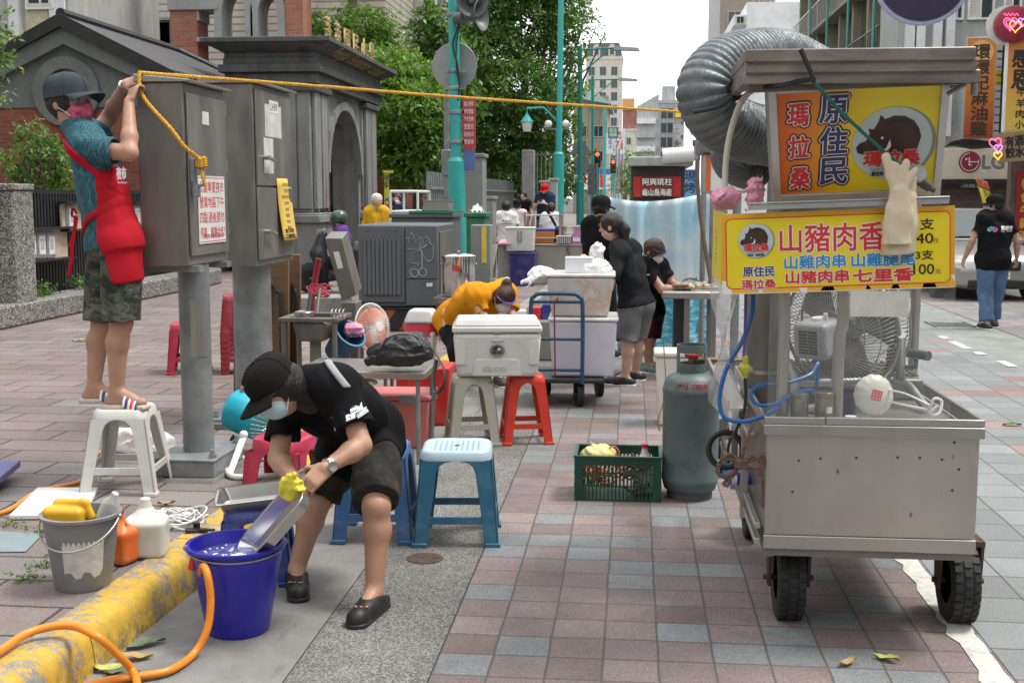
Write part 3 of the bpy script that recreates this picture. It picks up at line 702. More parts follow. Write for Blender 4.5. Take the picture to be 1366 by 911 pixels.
pts=[(cxw+rr[k]*math.cos(2*PI*i/N),yy,cz+rr[k]*math.sin(2*PI*i/N))for(k,yy)in((0,.11),(0,.03),(1,.03),(1,.11))for i in range(N)]
b.add(pts,[(q*N+i,q*N+(i+1)%N,(q+1)*N+(i+1)%N,(q+1)*N+i)for q in range(3)for i in range(N)])
wnd=b.build('window',M_PEDI,t,smooth=30)
b=MB();b.lathe([(.40,0),(.40,.005),(0,.005)],40,(cxw,.112,cz),axis=(0,-1,0));b.build('pane',M_GLASS,wnd)
t=thing('granite_pillar','granite chip pillar at the left end of the black fence','pillar',(at(10,330,13.9).x-.05,13.9,SZ))
b=MB();b.box((0,0,.8),(.55,.5,1.62));b.build('shaft',M_GRAN,t,bevel=.02);b=MB();b.box((0,0,1.65),(.58,.53,.08));b.build('coping',M_GRAN,t,bevel=.015)
WX=-7.28
b=MB();pr=[]
for i in range(7):
 a=PI/2*i/6;pr.append((math.sin(a)*.3,math.cos(a)*.3))
poly=[(WX-.45,13.2-6),(WX,13.2-6),(WX+.02,20.7)]+[(WX-.28+.3*math.cos(a),20.7+.3*math.sin(a))for a in[PI/2*i/6 for i in range(1,7)]]+[(WX-.45,21.0)]
b.prism(poly,(0,0,.27),(0,0,SZ));o=b.build('low_wall',M_GRAN,None,bevel=.03,smooth=50);tag(o,'low rounded granite chip kerb wall running under the black fence','low wall')
t=thing('black_fence','black vertical bar fence standing behind the low granite wall','fence',(WX-.55,14.15,SZ))
Lf=6.6;b=MB()
for i in range(int(Lf/.085)):b.box((0,.05+i*.085,.86),(.03,.055,1.5))
b.build('bars',M_BLACKP,t,smooth=0);b=MB();b.b2((-.055,0,.02),(-.02,Lf,1.58));b.build('backing',M_BLACKP,t,smooth=0)
b=MB();b.b2((.02,0,1.57),(-.06,Lf,1.63));b.b2((.022,0,.1),(.05,Lf,.16));b.build('rail',M_BLACKP,t,smooth=0)
M_BOARD=mat('raw_plywood',(0.50,0.42,0.31),.8,var=.15,scale=9,stretch=(1,1,6));M_GRF=mat('grey_picture_frame',(.33,.33,.35),.5);M_PAP=mat('print_paper',(.72,.72,.72),.8,var=.25,scale=35)
M_PRINT=mat('faded_print',(.45,.38,.40),.8,var=.5,scale=25)
for(pxs,pya,pyb,frames,lab)in[((32,88),308,342,(37,50,63),'lower plywood display board with three framed prints on the black fence'),((79,106),272,305,(90,),'upper plywood display board with a framed print beside the apron strings'),((172,200),272,300,(178,186),'plywood display board with framed prints seen between the man and the steel cabinet')]:
 Xb=WX-.50;a=atx(pxs[0],pya,Xb);c=atx(pxs[1],pyb,Xb);tt=thing('display_board',lab,'display board',(Xb,a.y,0),group='display boards on the black fence')
 wdt=c.y-a.y;zt=a.z;zbm=c.z
 b=MB();b.b2((0,0,zbm),(.03,wdt,zt));b.build('panel',M_BOARD,tt,smooth=0)
 b=MB();b.b2((0,-.05,zt+.002),(.14,wdt+.05,zt+.03));b.b2((0,-.05,zbm-.03),(.14,wdt+.05,zbm-.002));b.build('ledge',M_BLACKP,tt,smooth=0)
 for f in frames:
  q=atx(f,(pya+pyb)/2+2,Xb);yy=q.y-a.y
  b=MB();b.box((.045,yy,q.z),(.028,.24,.33));b.box((.062,yy,q.z),(.008,.20,.28));fr=b.build('picture_frame',M_GRF,tt,smooth=0)
  b=MB();b.box((.068,yy,q.z),(.004,.155,.24));fr2=b.build('picture',M_PAP,fr,smooth=0)
  b=MB();b.box((.0725,yy,q.z+.01),(.003,.10,.13));fr3=b.build('print',M_PRINT,fr,smooth=0)
rg=random.Random(8)
for i,(px,py)in enumerate([(55,392),(40,397),(105,385),(60,372),(115,375)]):
 p=atx(px,py,WX-.3);p.z=SZ+.27
 tt=thing('weed',['leafy weed sprouting at the fence foot above the low wall','small weed beside the granite pillar foot','weed tuft with dry leaves below the apron strings','straggly weed climbing the fence bars','thin pale weed by the man in camouflage shorts'][i],'weed',p,group='weeds along the fence')
 leaf_cloud('leaves',[((0,0,.07),(.14,.12,.10))],120,.06,LEAF3,tt,np.random.default_rng(40+i))
 b=MB();b.tube([(0,0,0),(.01,.02,.14)],.006,5);b.build('stem',BARK,tt)
t=thing('granite_pillar','low granite chip pillar half hidden behind the steel cabinet posts','pillar',(at(268,370,21.6).x,21.6,SZ));b=MB();b.box((0,0,.5),(.6,.5,1.0));b.build('shaft',M_GRAN,t,bevel=.03)
GX=-6.45;GY0,GY1=24.2,31.2
t=thing('school_gate','dark weathered stone school gate with heavy cornice, arched opening and gilded characters','gate',(GX,GY0,SZ))
D=1.7;zc=at(400,112,GY0).z-SZ;ztop=at(432,52,GY0).z-SZ
def pier(y0,y1):
 b=MB();w_=y1-y0
 b.b2((-.95,y0,1.2),(-.06,y1,zc-.002));b.b2((-D,y0+.1,1.2),(-1.65,y1-.05,zc-.002))
 for k in range(3):b.b2((-.06-.30*k-.27,y0-.05,1.28),(-.06-.30*k,y0-.001,zc-.15))
 for k in range(2):b.b2((-.058,y0+.06+(w_-.12)*(k*.52),1.28),(.03,y0+.06+(w_-.12)*(k*.52+.42),zc-.15))
 o=b.build('pier',M_STONE,t,bevel=.02)
 b=MB();b.b2((-D-.03,y0-.09,0),(.06,y1+.04,1.0));b.b2((-1.0,y0-.16,1.0),(.13,y1+.1,1.16));b.b2((-.98,y0-.1,1.16),(.06,y1+.04,1.2));b.build('plinth',M_STONE,o,bevel=.025)
 b=MB();b.b2((-1.1,y0-.13,zc-.16),(.09,y1+.08,zc-.02));b.b2((-D-.1,y0-.1,zc-.16),(-1.6,y1+.05,zc-.02));b.build('capital',M_STONED,o,bevel=.03)
 b=MB();b.b2((-.056,y1-.1,1.22),(.005,y1+.02,zc-.2));b.build('brick_edge',M_BRICK,o,smooth=0)
pier(0.0,1.15);pier(4.75,6.0)
b=MB()
def arch(x0,x1,ya,yb,zs,zt,rad_k=1.0):
 yc,ra=(ya+yb)/2,(yb-ya)/2;N=16;inner=[(yc-ra*math.cos(PI*i/N),zs+ra*rad_k*math.sin(PI*i/N))for i in range(N+1)]
 for i in range(N):
  (a0,z0_),(a1,z1_)=inner[i],inner[i+1]
  b.hexa([(x0,a0,z0_),(x1,a0,z0_),(x1,a1,z1_),(x0,a1,z1_),(x0,a0,zt),(x1,a0,zt),(x1,a1,zt),(x0,a1,zt)])
arch(-.75,-.12,1.45,4.45,zc-1.75,zc-.003,.95)
for yy in(1.16,4.45):b.b2((-.75,yy,0),(-.12,yy+.285,zc-.004))
b.build('arch',M_STONE,t,smooth=0)
b=MB();yc,ra=2.95,1.5
for i in range(16):
 a0,a1=PI*i/16,PI*(i+1)/16;f=lambda a,r,x:(x,yc-r*math.cos(a),zc-1.75+r*.95*math.sin(a))
 b.hexa([f(a0,ra,-.119),f(a0,ra,-.03),f(a1,ra,-.03),f(a1,ra,-.119),f(a0,ra+.2,-.119),f(a0,ra+.2,-.03),f(a1,ra+.2,-.03),f(a1,ra+.2,-.119)])
b.build('arch_moulding',M_STONE,t,smooth=0)
b=MB();b.b2((-D,1.2,0),(-D+.3,1.75,zc-.01));b.b2((-D,3.9,0),(-D+.3,4.74,zc-.01))
arch(-D,-D+.3,1.75,3.9,zc-1.9,zc-.01);b.build('inner_arch',M_BRICK,t,smooth=0)
b=MB()
for(o0,za,zb_)in((.10,0,.22),(.20,.22,.38),(.12,.38,.52)):
 b.b2((-D-o0,-o0,zc+za+.001),(o0,6.0+o0,zc+zb_))
b.b2((-D-.1,-.1,zc+.52),(.1,6.1,zc+.62))
z1,z2=zc+.62,ztop-.1
b.hexa([(-D-.12,-.12,z1),(.12,-.12,z1),(.12,6.12,z1),(-D-.12,6.12,z1),(-D-.42,-.42,z2),(.42,-.42,z2),(.42,6.42,z2),(-D-.42,6.42,z2)])
b.b2((-D-.47,-.47,z2+.001),(.47,6.47,ztop));corn=b.build('cornice',M_STONED,t,smooth=0,bevel=.015)
M_GILT=mat('worn_gilt',(0.48,0.35,0.15),.45,.4,var=.3,scale=20)
sl=V((.30,0,z2-z1)).normalized()
lettering('Penglai  Elementary  School',.40,M_GILT,corn,V((.12,3.0,z1))+V((.3,0,z2-z1))*.48+V((.012,0,-.004)),(0,1,0),sl,fit=(4.6,.42),fat=.006)
for i,ch in enumerate('蓬萊國民小學'):
 me=text_mesh(ch,.55,ext=.02);me.materials.clear();me.materials.append(M_GILT)
 me.transform(Matrix(((0,0,1,.1),(1,0,0,.9+i*.85),(0,1,0,ztop+.26),(0,0,0,1))));link('character',me,corn)
b=MB();b.b2((-9,7.2,0),(-2.2,7.5,4));b.build('back_wall',M_BRICK,t,smooth=0)
b=MB();b.b2((-2.3,3.0,0),(-2.15,4.4,2.4));b.build('door',M_STONE,t,smooth=0)
t=thing('yard_tree','dark leafy shrub seen through the gate arch','shrub',(GX-4.2,GY0+5.2,SZ));leaf_cloud('foliage',[((0,0,1.8),(1.2,.9,1.1)),((.8,0,.8),(.9,.8,.7)),((.3,.2,2.9),(1.,.7,.7))],2500,.2,LEAF2,t,np.random.default_rng(77))
b=MB();b.tube([(0,0,0),(.1,0,2)],.06,7);b.build('stem',BARK,t)
t,hx,hy=building('brick_lodge','red brick school lodge behind the bright tree right of the gate',-11.5,-6.6,34.5,44,3.9,M_BRICK,SZ,parapet=.25)
wm=win_mesh(1.0,2.2,M_DGREEN);win_grid(t,wm,'east',hx,(-4,4),1.6,1,1,3)
YB=34.0;p0=at(228,60,YB);p1=at(405,60,YB)
t=thing('arcade_block','brick arcade with three tall grey-lined arches above the gate','arcade',(p0.x,YB,SZ));Wd=p1.x-p0.x;ZT=13
sc_=YB/FPX;X_=lambda px:(px-228)*sc_;Z_=lambda py:at(300,py,YB).z-SZ
b=MB();b.b2((0,0,Z_(88)),(X_(265),.9,ZT));b.b2((X_(386),0,Z_(55)),(Wd,.9,ZT));b.build('brick_column',M_BRICK2,t,smooth=0)
b=MB();b.b2((X_(226),-.08,Z_(13)),(X_(296),1.0,Z_(0)));b.b2((X_(265)+.003,.003,Z_(27)),(X_(268),.88,ZT));b.build('stone_band',M_ARCHW,t,smooth=0)
for(xa,xb)in((300,332),(350,376)):
 b=MB();ya,yb_=X_(xa),X_(xb);yc,ra=(ya+yb_)/2,(yb_-ya)/2;zs=Z_(20);N=14
 for(r0,r1,y0_,y1_)in((ra,ra+.22,-.05,.9),):
  for i in range(N):
   a0,a1=PI*i/N,PI*(i+1)/N;f=lambda a,r,y_:(yc-r*math.cos(a),y_,zs+1.9*r*math.sin(a))
   b.hexa([f(a0,r0,y1_),f(a0,r0,y0_),f(a1,r0,y0_),f(a1,r0,y1_),f(a0,r1,y1_),f(a0,r1,y0_),f(a1,r1,y0_),f(a1,r1,y1_)])
 for xx in(ya-.22,yb_):b.b2((xx,-.05,Z_(52)),(xx+.22,.9,zs))
 b.build('arch',M_ARCHW,t,smooth=30)
b=MB();b.b2((X_(268),.2,zs+1.9*.9),(X_(386),.85,ZT));b.b2((X_(337),.21,Z_(50)),(X_(345),.84,ZT));b.build('spandrel',M_BRICK2,t,smooth=0)
b=MB();b.b2((X_(265),-.1,Z_(56)),(Wd+.1,1.1,Z_(50)));b.build('sill_band',M_ARCHW,t,smooth=0)
b=MB();b.b2((0.1,.1,0),(Wd-.1,.88,Z_(88)-.003));b.build('lower_wall',M_BRICK2,t,smooth=0)
xa=at(88,50,42).x;t,hx,hy=building('school_wing','beige strip-tiled school wing with a blank gable wall above the guard house roof',xa,-8.6,42,47.5,17,M_BEIGE,SZ)
p=at(175,50,42);wm=win_mesh(4.2,1.1,M_DGREEN,3)
window(t,wm,(p.x-(xa-8.6)/2,-hy-.004,p.z-SZ),'front');p=at(228,58,42);window(t,win_mesh(1.0,1.6,M_DGREEN),(p.x-(xa-8.6)/2,-hy-.004,p.z-SZ))
t,hx,hy=building('school_wing','white-tiled school wing with vertical fins and dark green windows facing the street',-20,-8.5,47.6,66,19,M_WHITET,SZ)
wm=win_mesh(1.7,1.9,M_DGREEN,2,2);win_grid(t,wm,'east',hx,(-9.0,9.0),2.0,3.3,5,7)
for i in range(8):
 b=MB();y_=-9.0+i*18/7;b.b2((hx+.003,y_-.22,.3),(hx+.75,y_+.22,18.6));b.build('fin',M_WHITET,t,smooth=0)
for r in range(5):
 b=MB();b.b2((hx+.003,-9.2,3.15+3.3*r),(hx+.55,9.2,3.5+3.3*r));b.build('sill_band',M_WHITEW,t,smooth=0)
xa,xb=at(-60,40,30).x,at(92,40,30).x;t,hx,hy=building('annex','grey rendered annex with a yellowed panel and a white window at the far left',xa,xb,30,36,9.5,M_GREYW,SZ)
def ann(px0,py0,px1,py1,nm,m_,dd):
 a,c=at(px0,py0,30),at(px1,py1,30);b=MB();cx=(xa+xb)/2;b.b2((a.x-cx,-hy-dd,c.z-SZ),(c.x-cx,-hy-.003,a.z-SZ));b.build(nm,m_,t,smooth=0)
ann(34,12,66,62,'yellow_panel',mat('yellowed_render',(.5,.47,.33),.9),.02);ann(14,-20,31,62,'pilaster',M_WHITEW,.2);ann(66,-20,90,62,'pilaster',M_WHITEW,.1)
a=at(55,0,30);window(t,win_mesh(.75,.5,M_WFRAME),(a.x-(xa+xb)/2,-hy-.03,a.z-SZ));ann(38,6,71,11,'sill',M_CREAM,.12)
def at_span(px0,px1,Y):return at(px0,200,Y).x,at(px1,200,Y).x
Y=330;a,c=at_span(781,829,Y);ztp=at(800,80,Y).z;t,hx,hy=building('hotel','tall cream hotel with dark mansard roof and dormer windows far down the street',a,c,Y,Y+14,ztp,M_CREAM,0,parapet=.9)
win_grid(t,win_mesh(1.7,2.3,M_ALU,2),'front',hy,(-hx,hx-.6),ztp-3,-3.35,9,3)
zt2=at(800,57,Y).z;b=MB();b.hexa([(-hx,-hy,ztp+.9),(hx,-hy,ztp+.9),(hx,hy,ztp+.9),(-hx,hy,ztp+.9),(-hx+.9,-hy+1.2,zt2),(hx-.9,-hy+1.2,zt2),(hx-.9,hy-1,zt2),(-hx+.9,hy-1,zt2)]);b.build('mansard_roof',M_SLATE,t,smooth=0)
for xx in(-hx*.42,hx*.42):
 b=MB();b.prism([(-.95,0),(.95,0),(.95,2.3),(.55,2.9),(0,3.1),(-.55,2.9),(-.95,2.3)],(0,2.5,0),(xx,-hy-.1,ztp+1.0),uy=(0,0,1));d=b.build('dormer',M_CREAM,t,smooth=0)
 b=MB();b.b2((xx-.5,-hy-.18,ztp+1.3),(xx+.5,-hy-.104,ztp+3.2));b.build('window',M_GLASS,d,smooth=0)
Y=270;a,c=at_span(829,853,Y);t,hx,hy=building('apartment_block','pale apartment block with a red brick upper storey behind the shop signs',a,c,Y,Y+10,at(840,175,Y).z,M_CREAM)
win_grid(t,win_mesh(1.0,1.5,M_ALU),'front',hy,(-hx*.6,hx*.2),3.0,3.6,4,1);b=MB();zz=at(840,175,Y).z+.6;b.b2((-hx*.9,-hy+1,zz),(hx*.8,hy-1,zz+4));b.build('upper_storey',brick_mat('far_brick',(.33,.15,.12),(.29,.13,.10),(.3,.2,.18),2,.8),t,smooth=0)
b=MB();b.b2((-hx*.95,-hy+.8,zz+4.003),(hx*.4,hy-1,zz+6.5));b.build('roof_shed',mat('orange_render',(.62,.32,.12),.8),t,smooth=0)
Y=205;a,c=at_span(878,912,Y);ztp=at(890,138,Y).z
t,hx,hy=building('office_block','grey six-storey block with a dark window strip and large character 大 down its edge',a,c,Y,Y+9,ztp,M_GREYW)
for r in range(6):
 zz=ztp-2.4-r*2.35;b=MB();b.b2((-hx*.82,-hy-.25,zz),(hx*.12,-hy-.004,zz+1.5));b.build('window_strip',M_GLASS,t,smooth=0)
b=MB();b.b2((-hx*.86,-hy-.3,1),(-hx*.82,-hy-.004,ztp));b.b2((-hx*.36,-hy-.3,1),(-hx*.32,-hy-.004,ztp));b.b2((hx*.12,-hy-.3,1),(hx*.16,-hy-.004,ztp));b.build('mullion',M_ALU,t,smooth=0)
win_grid(t,win_mesh(.5,.7,M_ALU),'front',hy,(hx*.75,hx*.95),ztp-3.2,-2.35,5,1)
b=MB();pa,pb=at(906,145,Y),at(913,157,Y);b.b2((hx*.3,-hy-.4,pb.z),(hx*1.05,-hy-.01,at(905,147,Y).z));b.build('yellow_banner',mat('yellow_banner',(.75,.55,.04),.7),t,smooth=0)
lettering('大',1.6,mat('dark_char',(.12,.12,.13),.7),t,(hx*.45,-hy-.02,at(900,194,Y).z),fat=.05)
lettering('正\n工\n友',1.2,mat('red_char',(.35,.15,.14),.7),t,(hx*.45,-hy-.02,at(900,176,Y).z),line=1.5)
b=MB();b.hexa([(-hx-3.6,-hy,0),(-hx-.01,-hy-.01,0),(-hx-.01,hy,0),(-hx-3.6,hy,0),(-hx-3.6,-hy,ztp-.5),(-hx-.01,-hy-.01,ztp+1.5),(-hx-.01,hy,ztp+1.5),(-hx-3.6,hy,ztp-.5)]);b.build('side_wing',M_GREYW,t,smooth=0)
for r in range(6):
 b=MB();zz=2.2+r*2.3;b.b2((-hx-3.9+.3*(r%2),-hy-.8,zz),(-hx-.5,-hy-.004,zz+.9));b.build('balcony',M_WHITEW if r%2 else M_GREYW,t,smooth=0)
b=MB();b.b2((-hx*.7,-2,ztp+.5),(hx*.3,2,ztp+3));b.build('roof_tank_room',M_GREYW,t,smooth=0)
Y=108;a,c=at_span(765,809,Y);t,hx,hy=building('old_shophouse','old stained shophouse with a pale green sheet roof behind the teal poles',a,c,Y,Y+14,at(790,136,Y).z,M_OLD)
zz=at(790,134,Y).z;b=MB();b.hexa([(-hx-.6,-hy-.8,zz+.3),(hx+.4,-hy-.8,zz-.4),(hx+.4,hy,zz-.4),(-hx-.6,hy,zz+.3),(-hx-.6,-hy-.8,zz+1.8),(hx+.4,-hy-.8,zz-.25),(hx+.4,hy,zz-.2),(-hx-.6,hy,zz+1.8)]);b.build('roof',mat('pale_green_sheet',(.32,.47,.42),.6),t,smooth=0)
win_grid(t,win_mesh(.9,1.0,M_ALU),'front',hy,(-hx,hx),3.0,2.2,3,2)
b=MB();b.b2((-hx,-hy-.3,2.3),(hx+1.5,-hy-.005,3.6));s=b.build('shop_sign',mat('white_sign_face',(.75,.75,.76),.6),t,smooth=0);b=MB();b.b2((-hx,-hy-.31,3.605),(hx+1.5,-hy-.005,4.1));b.build('sign_top',mat('blue_sign_band',(.05,.17,.42),.6),t,smooth=0)
lettering('九龍',1.2,mat('sign_red',(.65,.04,.04),.6),t,(hx*.2,-hy-.32,2.95),fat=.04)
for i,(px,py,r_,Y)in enumerate([(842,228,1.6,100),(835,240,1.2,96)]):
 p=at(px,py,Y);t=thing('roadside_tree',['small round roadside tree between the far shop signs','low roadside bush under the far shop signs'][i],'tree',(p.x,Y,0));b=MB();b.tube([(0,0,0),(0,0,p.z)],.12,7);b.build('trunk',BARK,t)
 leaf_cloud('crown',[((0,0,p.z),(r_,r_,r_*1.1))],900,.3,LEAF3,t,np.random.default_rng(60+i))
Y=130;a,c=at_span(957,1003,Y);t,hx,hy=building('tower_block','brown tiled tower with bay windows at the top of the picture behind the white building',a,c+2,Y,Y+12,34,M_BROWN)
wm=win_mesh(1.5,1.6,M_ALU,2);win_grid(t,wm,'front',hy,(-hx,hx*.1),14.0,3.0,6,1,0)
b=MB();b.b2((-hx-.5,-hy-.01,1),(-hx-.01,hy,33));b.build('corner_strip',M_GREYW,t,smooth=0)
Y=92;a,c=at_span(992,1077,Y);t,hx,hy=building('white_building','plain white building with a blank wall behind the duct',a,c+1.5,Y,Y+14,at(1030,3,Y).z,M_WHITEW,parapet=0)
zz=at(1030,3,Y).z;b=MB()
for i in range(14):b.box((-hx+.5+i*(2*hx-1)/13,-hy+.2,zz+.5),(.05,.05,1))
b.b2((-hx,-hy+.17,zz+.95),(hx,-hy+.23,zz+1.02));b.build('roof_railing',M_ALU,t,smooth=0)
b=MB();b.b2((-hx-.9,-hy+.1,at(985,33,Y).z),(-hx-.004,hy-4,at(985,20,Y).z));bw=b.build('bay',M_WHITEW,t,smooth=0);window(t,win_mesh(.6,.55,M_ALU),(-hx-.45,-hy+.096,at(985,27,Y).z))
FX=8.9;t,hx,hy=building('scaffolded_block','grimy olive block with rows of balcony railings facing the street on the right',FX,20,39,64,26,M_OLD)
rg=random.Random(2)
for r in range(8):
 z=3.4+r*2.9
 b=MB();b.b2((-hx-.9,-hy,z-.15),(-hx-.004,hy,z));sl_=b.build('balcony_slab',M_OLD,t,smooth=0)
 b=MB()
 for k in range(60):b.box((-hx-.86,-hy+.2+k*.41,z+.5),(.025,.025,1.0))
 b.b2((-hx-.885,-hy,z+1.0),(-hx-.835,hy,z+1.05));b.build('railing',M_BLACKP if r%2 else M_ALU,t,smooth=0)
wm=win_mesh(1.8,1.9,M_ALU,2);wm2=win_mesh(1.8,1.91,M_WFRAME,3,1,curtain=True)
for r in range(8):
 for k in range(8):window(t,wm if rg.random()<.6 else wm2,(-hx-.006,-hy+1.8+k*3.05,4.6+r*2.9),'west')
for k in range(9):
 b=MB();b.b2((-hx-.6,-hy+.05+k*3.05,0),(-hx-.01,-hy+.42+k*3.05,25.5));b.build('pier',M_OLD,t,smooth=0)
for k in range(10):
 b=MB();r,q=rg.randrange(2,8),rg.randrange(0,8);b.box((-hx-1.05,-hy+1.6+q*3.05,3.9+r*2.9),(.4,.8,.6));b.build('air_conditioner',M_WFRAME,t,bevel=.02)
b=MB()
for k in range(4):b.tube([(-hx-1.0,-hy+3+k*5,0),(-hx-1.0,-hy+3+k*5,25)],.05,6)
b.build('downpipe',mat('teal_pipe',(.08,.33,.30),.5),t)
YS=36.0;sx0=at(1196,100,YS).x
t,hx,hy=building('shop_building','light grey shop building with upper windows and a cream LG fascia over its shutters',sx0,24,YS,YS+2.6,15,M_GREYW);cx=(sx0+24)/2
def SX(px,py):p=at(px,py,YS);return(p.x-cx,p.z)
for(px0,px1)in((1268,1285),(1290,1326),(1338,1362)):
 xa_,za=SX(px0,12);xb_,_=SX(px1,12);window(t,win_mesh(round(xb_-xa_,2),1.25,M_WFRAME,2,curtain=True),((xa_+xb_)/2,-hy-.004,SX(1300,-3)[1]))
xa_,za=SX(1255,64);window(t,win_mesh(.85,.5,M_ALU,2),(xa_,-hy-.004,SX(1268,150)[1]))
for px in(1212,1226,1248,1265):
 b=MB();x_,_=SX(px,50);b.b2((x_-.12,-hy-.25,3.4),(x_+.12,-hy-.004,14.8));b.build('pilaster',M_WHITEW,t,smooth=0)
xa_,za=SX(1255,199);xb_,zb_=SX(1345,240);b=MB();b.b2((xa_-.4,-hy-.5,zb_),(xb_+.5,-hy-.01,za));fs=b.build('fascia',mat('cream_sign',(.66,.60,.47),.6,var=.06),t,bevel=.02)
x_,z_=SX(1287,217);b=MB();b.lathe([(.30,0),(.30,.02),(0,.02)],32,(x_,-hy-.501,z_),axis=(0,-1,0));b.build('emblem',mat('dark_red_disc',(.28,.025,.05),.5),fs)
M_LTX=mat('sign_white_text',(.78,.76,.72),.6)
b=MB()
for i in range(26):
 a0,a1=PI*.5+i*5.0/26,PI*.5+(i+1)*5.0/26
 f=lambda a,r:(x_+r*math.cos(a),-hy-.526,z_+r*math.sin(a));b.add([f(a0,.235),f(a0,.255),f(a1,.255),f(a1,.235)],[(0,1,2,3)])
b.quad((x_+.0,-hy-.526,z_-.01),(x_+.24,-hy-.526,z_-.01),(x_+.24,-hy-.526,z_+.015),(x_,-hy-.526,z_+.015));b.quad((x_-.03,-hy-.526,z_-.1),(x_-.0,-hy-.526,z_-.1),(x_-.0,-hy-.526,z_+.13),(x_-.03,-hy-.526,z_+.13));b.quad((x_,-hy-.526,z_-.1),(x_+.06,-hy-.526,z_-.1),(x_+.06,-hy-.526,z_-.075),(x_,-hy-.526,z_-.075))
b.lathe([(.03,0),(0,.001)],12,(x_-.1,-hy-.526,z_+.08),axis=(0,-1,0));b.build('logo_face',M_LTX,fs,smooth=0)
x_,z_=SX(1318,217);lettering('LG',.5,mat('sign_grey_text',(.20,.20,.21),.6),fs,(x_,-hy-.506,z_),fit=(.58,.37),fat=.02)
b=MB();M_SHUT=mat('brown_shutter',(.13,.085,.075),.6,var=.3,scale=5)
for i in range(26):b.b2((xa_-.5,-hy-.06-.02*(i%2),.05+i*.085),(xb_+3,-hy-.004,.13+i*.085))
b.build('shutter',M_SHUT,t,smooth=0);b=MB();xg,zg=SX(1276,244);xh,zh=SX(1316,251);b.b2((xg,-hy-.45,zh),(xh,-hy-.38,zg));gs=b.build('green_sign',mat('green_sign',(.04,.22,.14),.5),t)
b=MB();b.b2((xa_-.4,-hy-.6,zb_-.12),(xb_+.5,-hy-.3,zb_-.004));b.build('lintel',M_BLACKP,t,smooth=0)
lettering('涼麵 肉羹',.2,M_LTX,gs,((xg+xh)/2,-hy-.455,(zg+zh)/2),fit=(.7,.13))
p=at(1300,190,33);t=thing('awning','sagging black awning sheet below the orange vertical sign','awning',(p.x,33,p.z));b=MB();b.grid(lambda u,v:(-.7+1.6*u,1.6*v-.8,.03*math.sin(u*9)-.12*v+.03*math.sin(v*7+u*4)),12,8);b.build('sheet',M_BLACKP,t,solid=.02)
def vsign(px0,px1,py0,py1,Y,face,edge,label,dep=.22):
 a,c=at(px0,py0,Y),at(px1,py1,Y);t=thing('shop_sign',label,'sign',((a.x+c.x)/2,Y,c.z),group='projecting shop signs on the right');wd,ht=c.x-a.x,a.z-c.z
 b=MB();b.box((0,dep/2+.003,ht/2),(wd,dep,ht));b.build('case',edge,t,bevel=.01);b=MB();b.box((0,-.004,ht/2),(wd-.05,.008,ht-.05));b.build('face',face,t,smooth=0)
 b=MB();
 for z in(ht*.15,ht*.85):b.b2((wd/2,dep*.4,z),(wd/2+.9,dep*.6,z+.04))
 b.build('bracket',M_BLACKP,t,smooth=0);return t,wd,ht
def grad_mat(name,c0,c1,c2=None,axis=2,rough=.35,scale=None,z0=0.0,z1=1.0):
 m,n,l,b=nt(name);sp=n.new('ShaderNodeSeparateXYZ');l.new(coords(n,'Object'),sp.inputs[0])
 mr=n.new('ShaderNodeMapRange');l.new(sp.outputs[axis],mr.inputs[0]);mr.inputs[1].default_value=z0;mr.inputs[2].default_value=z1
 st=[(0,c0),(1,c1)]if c2 is None else[(0,c0),(.5,c1),(1,c2)]
 ns=noise(n,l,coords(n),5,5);col=mixc(n,l,1.0,ramp(n,l,mr.outputs[0],st).outputs[0],ramp(n,l,ns.outputs[0],[(.3,.9),(.7,1.05)]).outputs[0],'MULTIPLY')
 l.new(col,b.inputs['Base Color']);b.inputs['Roughness'].default_value=rough;return m
t,wd,ht=vsign(1290,1325,50,185,33.5,grad_mat('orange_print',(.38,.06,.02),(.62,.20,.03),(.60,.22,.04),z0=0,z1=2.8),M_ALU,'tall orange sign board with dark characters running down, hung beside a black ladder frame')
M_DCH=mat('dark_brown_text',(.06,.03,.02),.6);M_CRM=mat('cream_text',(.8,.66,.42),.6)
b=MB();b.lathe([(.30,0),(.30,.004),(0,.004)],24,(0,-.0085,ht-.38),axis=(0,-1,0));b.build('disc',mat('pale_orange',(.72,.42,.16),.5),t)
for i,ch in enumerate('環環記麻油雞'):lettering(ch,.4,M_DCH,t,(0,-.016,ht-.38-i*.40),fit=(.42,.36),fat=.012)
p=at(1333,60,34);t=thing('sign_frame','black lattice frame between the two vertical signs','frame',(p.x,34,at(1333,180,34).z));hh=at(1333,52,34).z-at(1333,180,34).z;b=MB()
for x_ in(-.12,.12):b.box((x_,0,hh/2),(.05,.05,hh))
for i in range(12):b.box((0,0,.1+i*hh/12),(.19,.03,.03))
b.build('lattice',M_BLACKP,t,smooth=0);b=MB();b.box((.05,.1,hh*.6),(.35,.03,.4));b.build('yellow_panel',mat('yellow_panel',(.72,.6,.05),.5),t)
t,wd,ht=vsign(1345,1385,46,176,30,grad_mat('orange_yellow_print',(.70,.55,.10),(.66,.28,.05),(.48,.12,.03),z0=0,z1=2.45),M_WFRAME,'orange to yellow sign board with black brush characters under a round red neon sign')
for i,ch in enumerate('感恩'):lettering(ch,.5,M_BLACKP,t,(-.04,-.012,ht-.55-i*.5),fit=(.46,.44),fat=.016)
for i,ch in enumerate('牛羊肉小館'):lettering(ch,.2,M_BLACKP,t,(-.04,-.012,ht-1.35-i*.25),fit=(.2,.19),fat=.006)
p=at(1353,32,29.9);t=thing('neon_sign','round dark red sign with glowing neon hearts at the right edge','neon sign',(p.x,29.9,p.z))
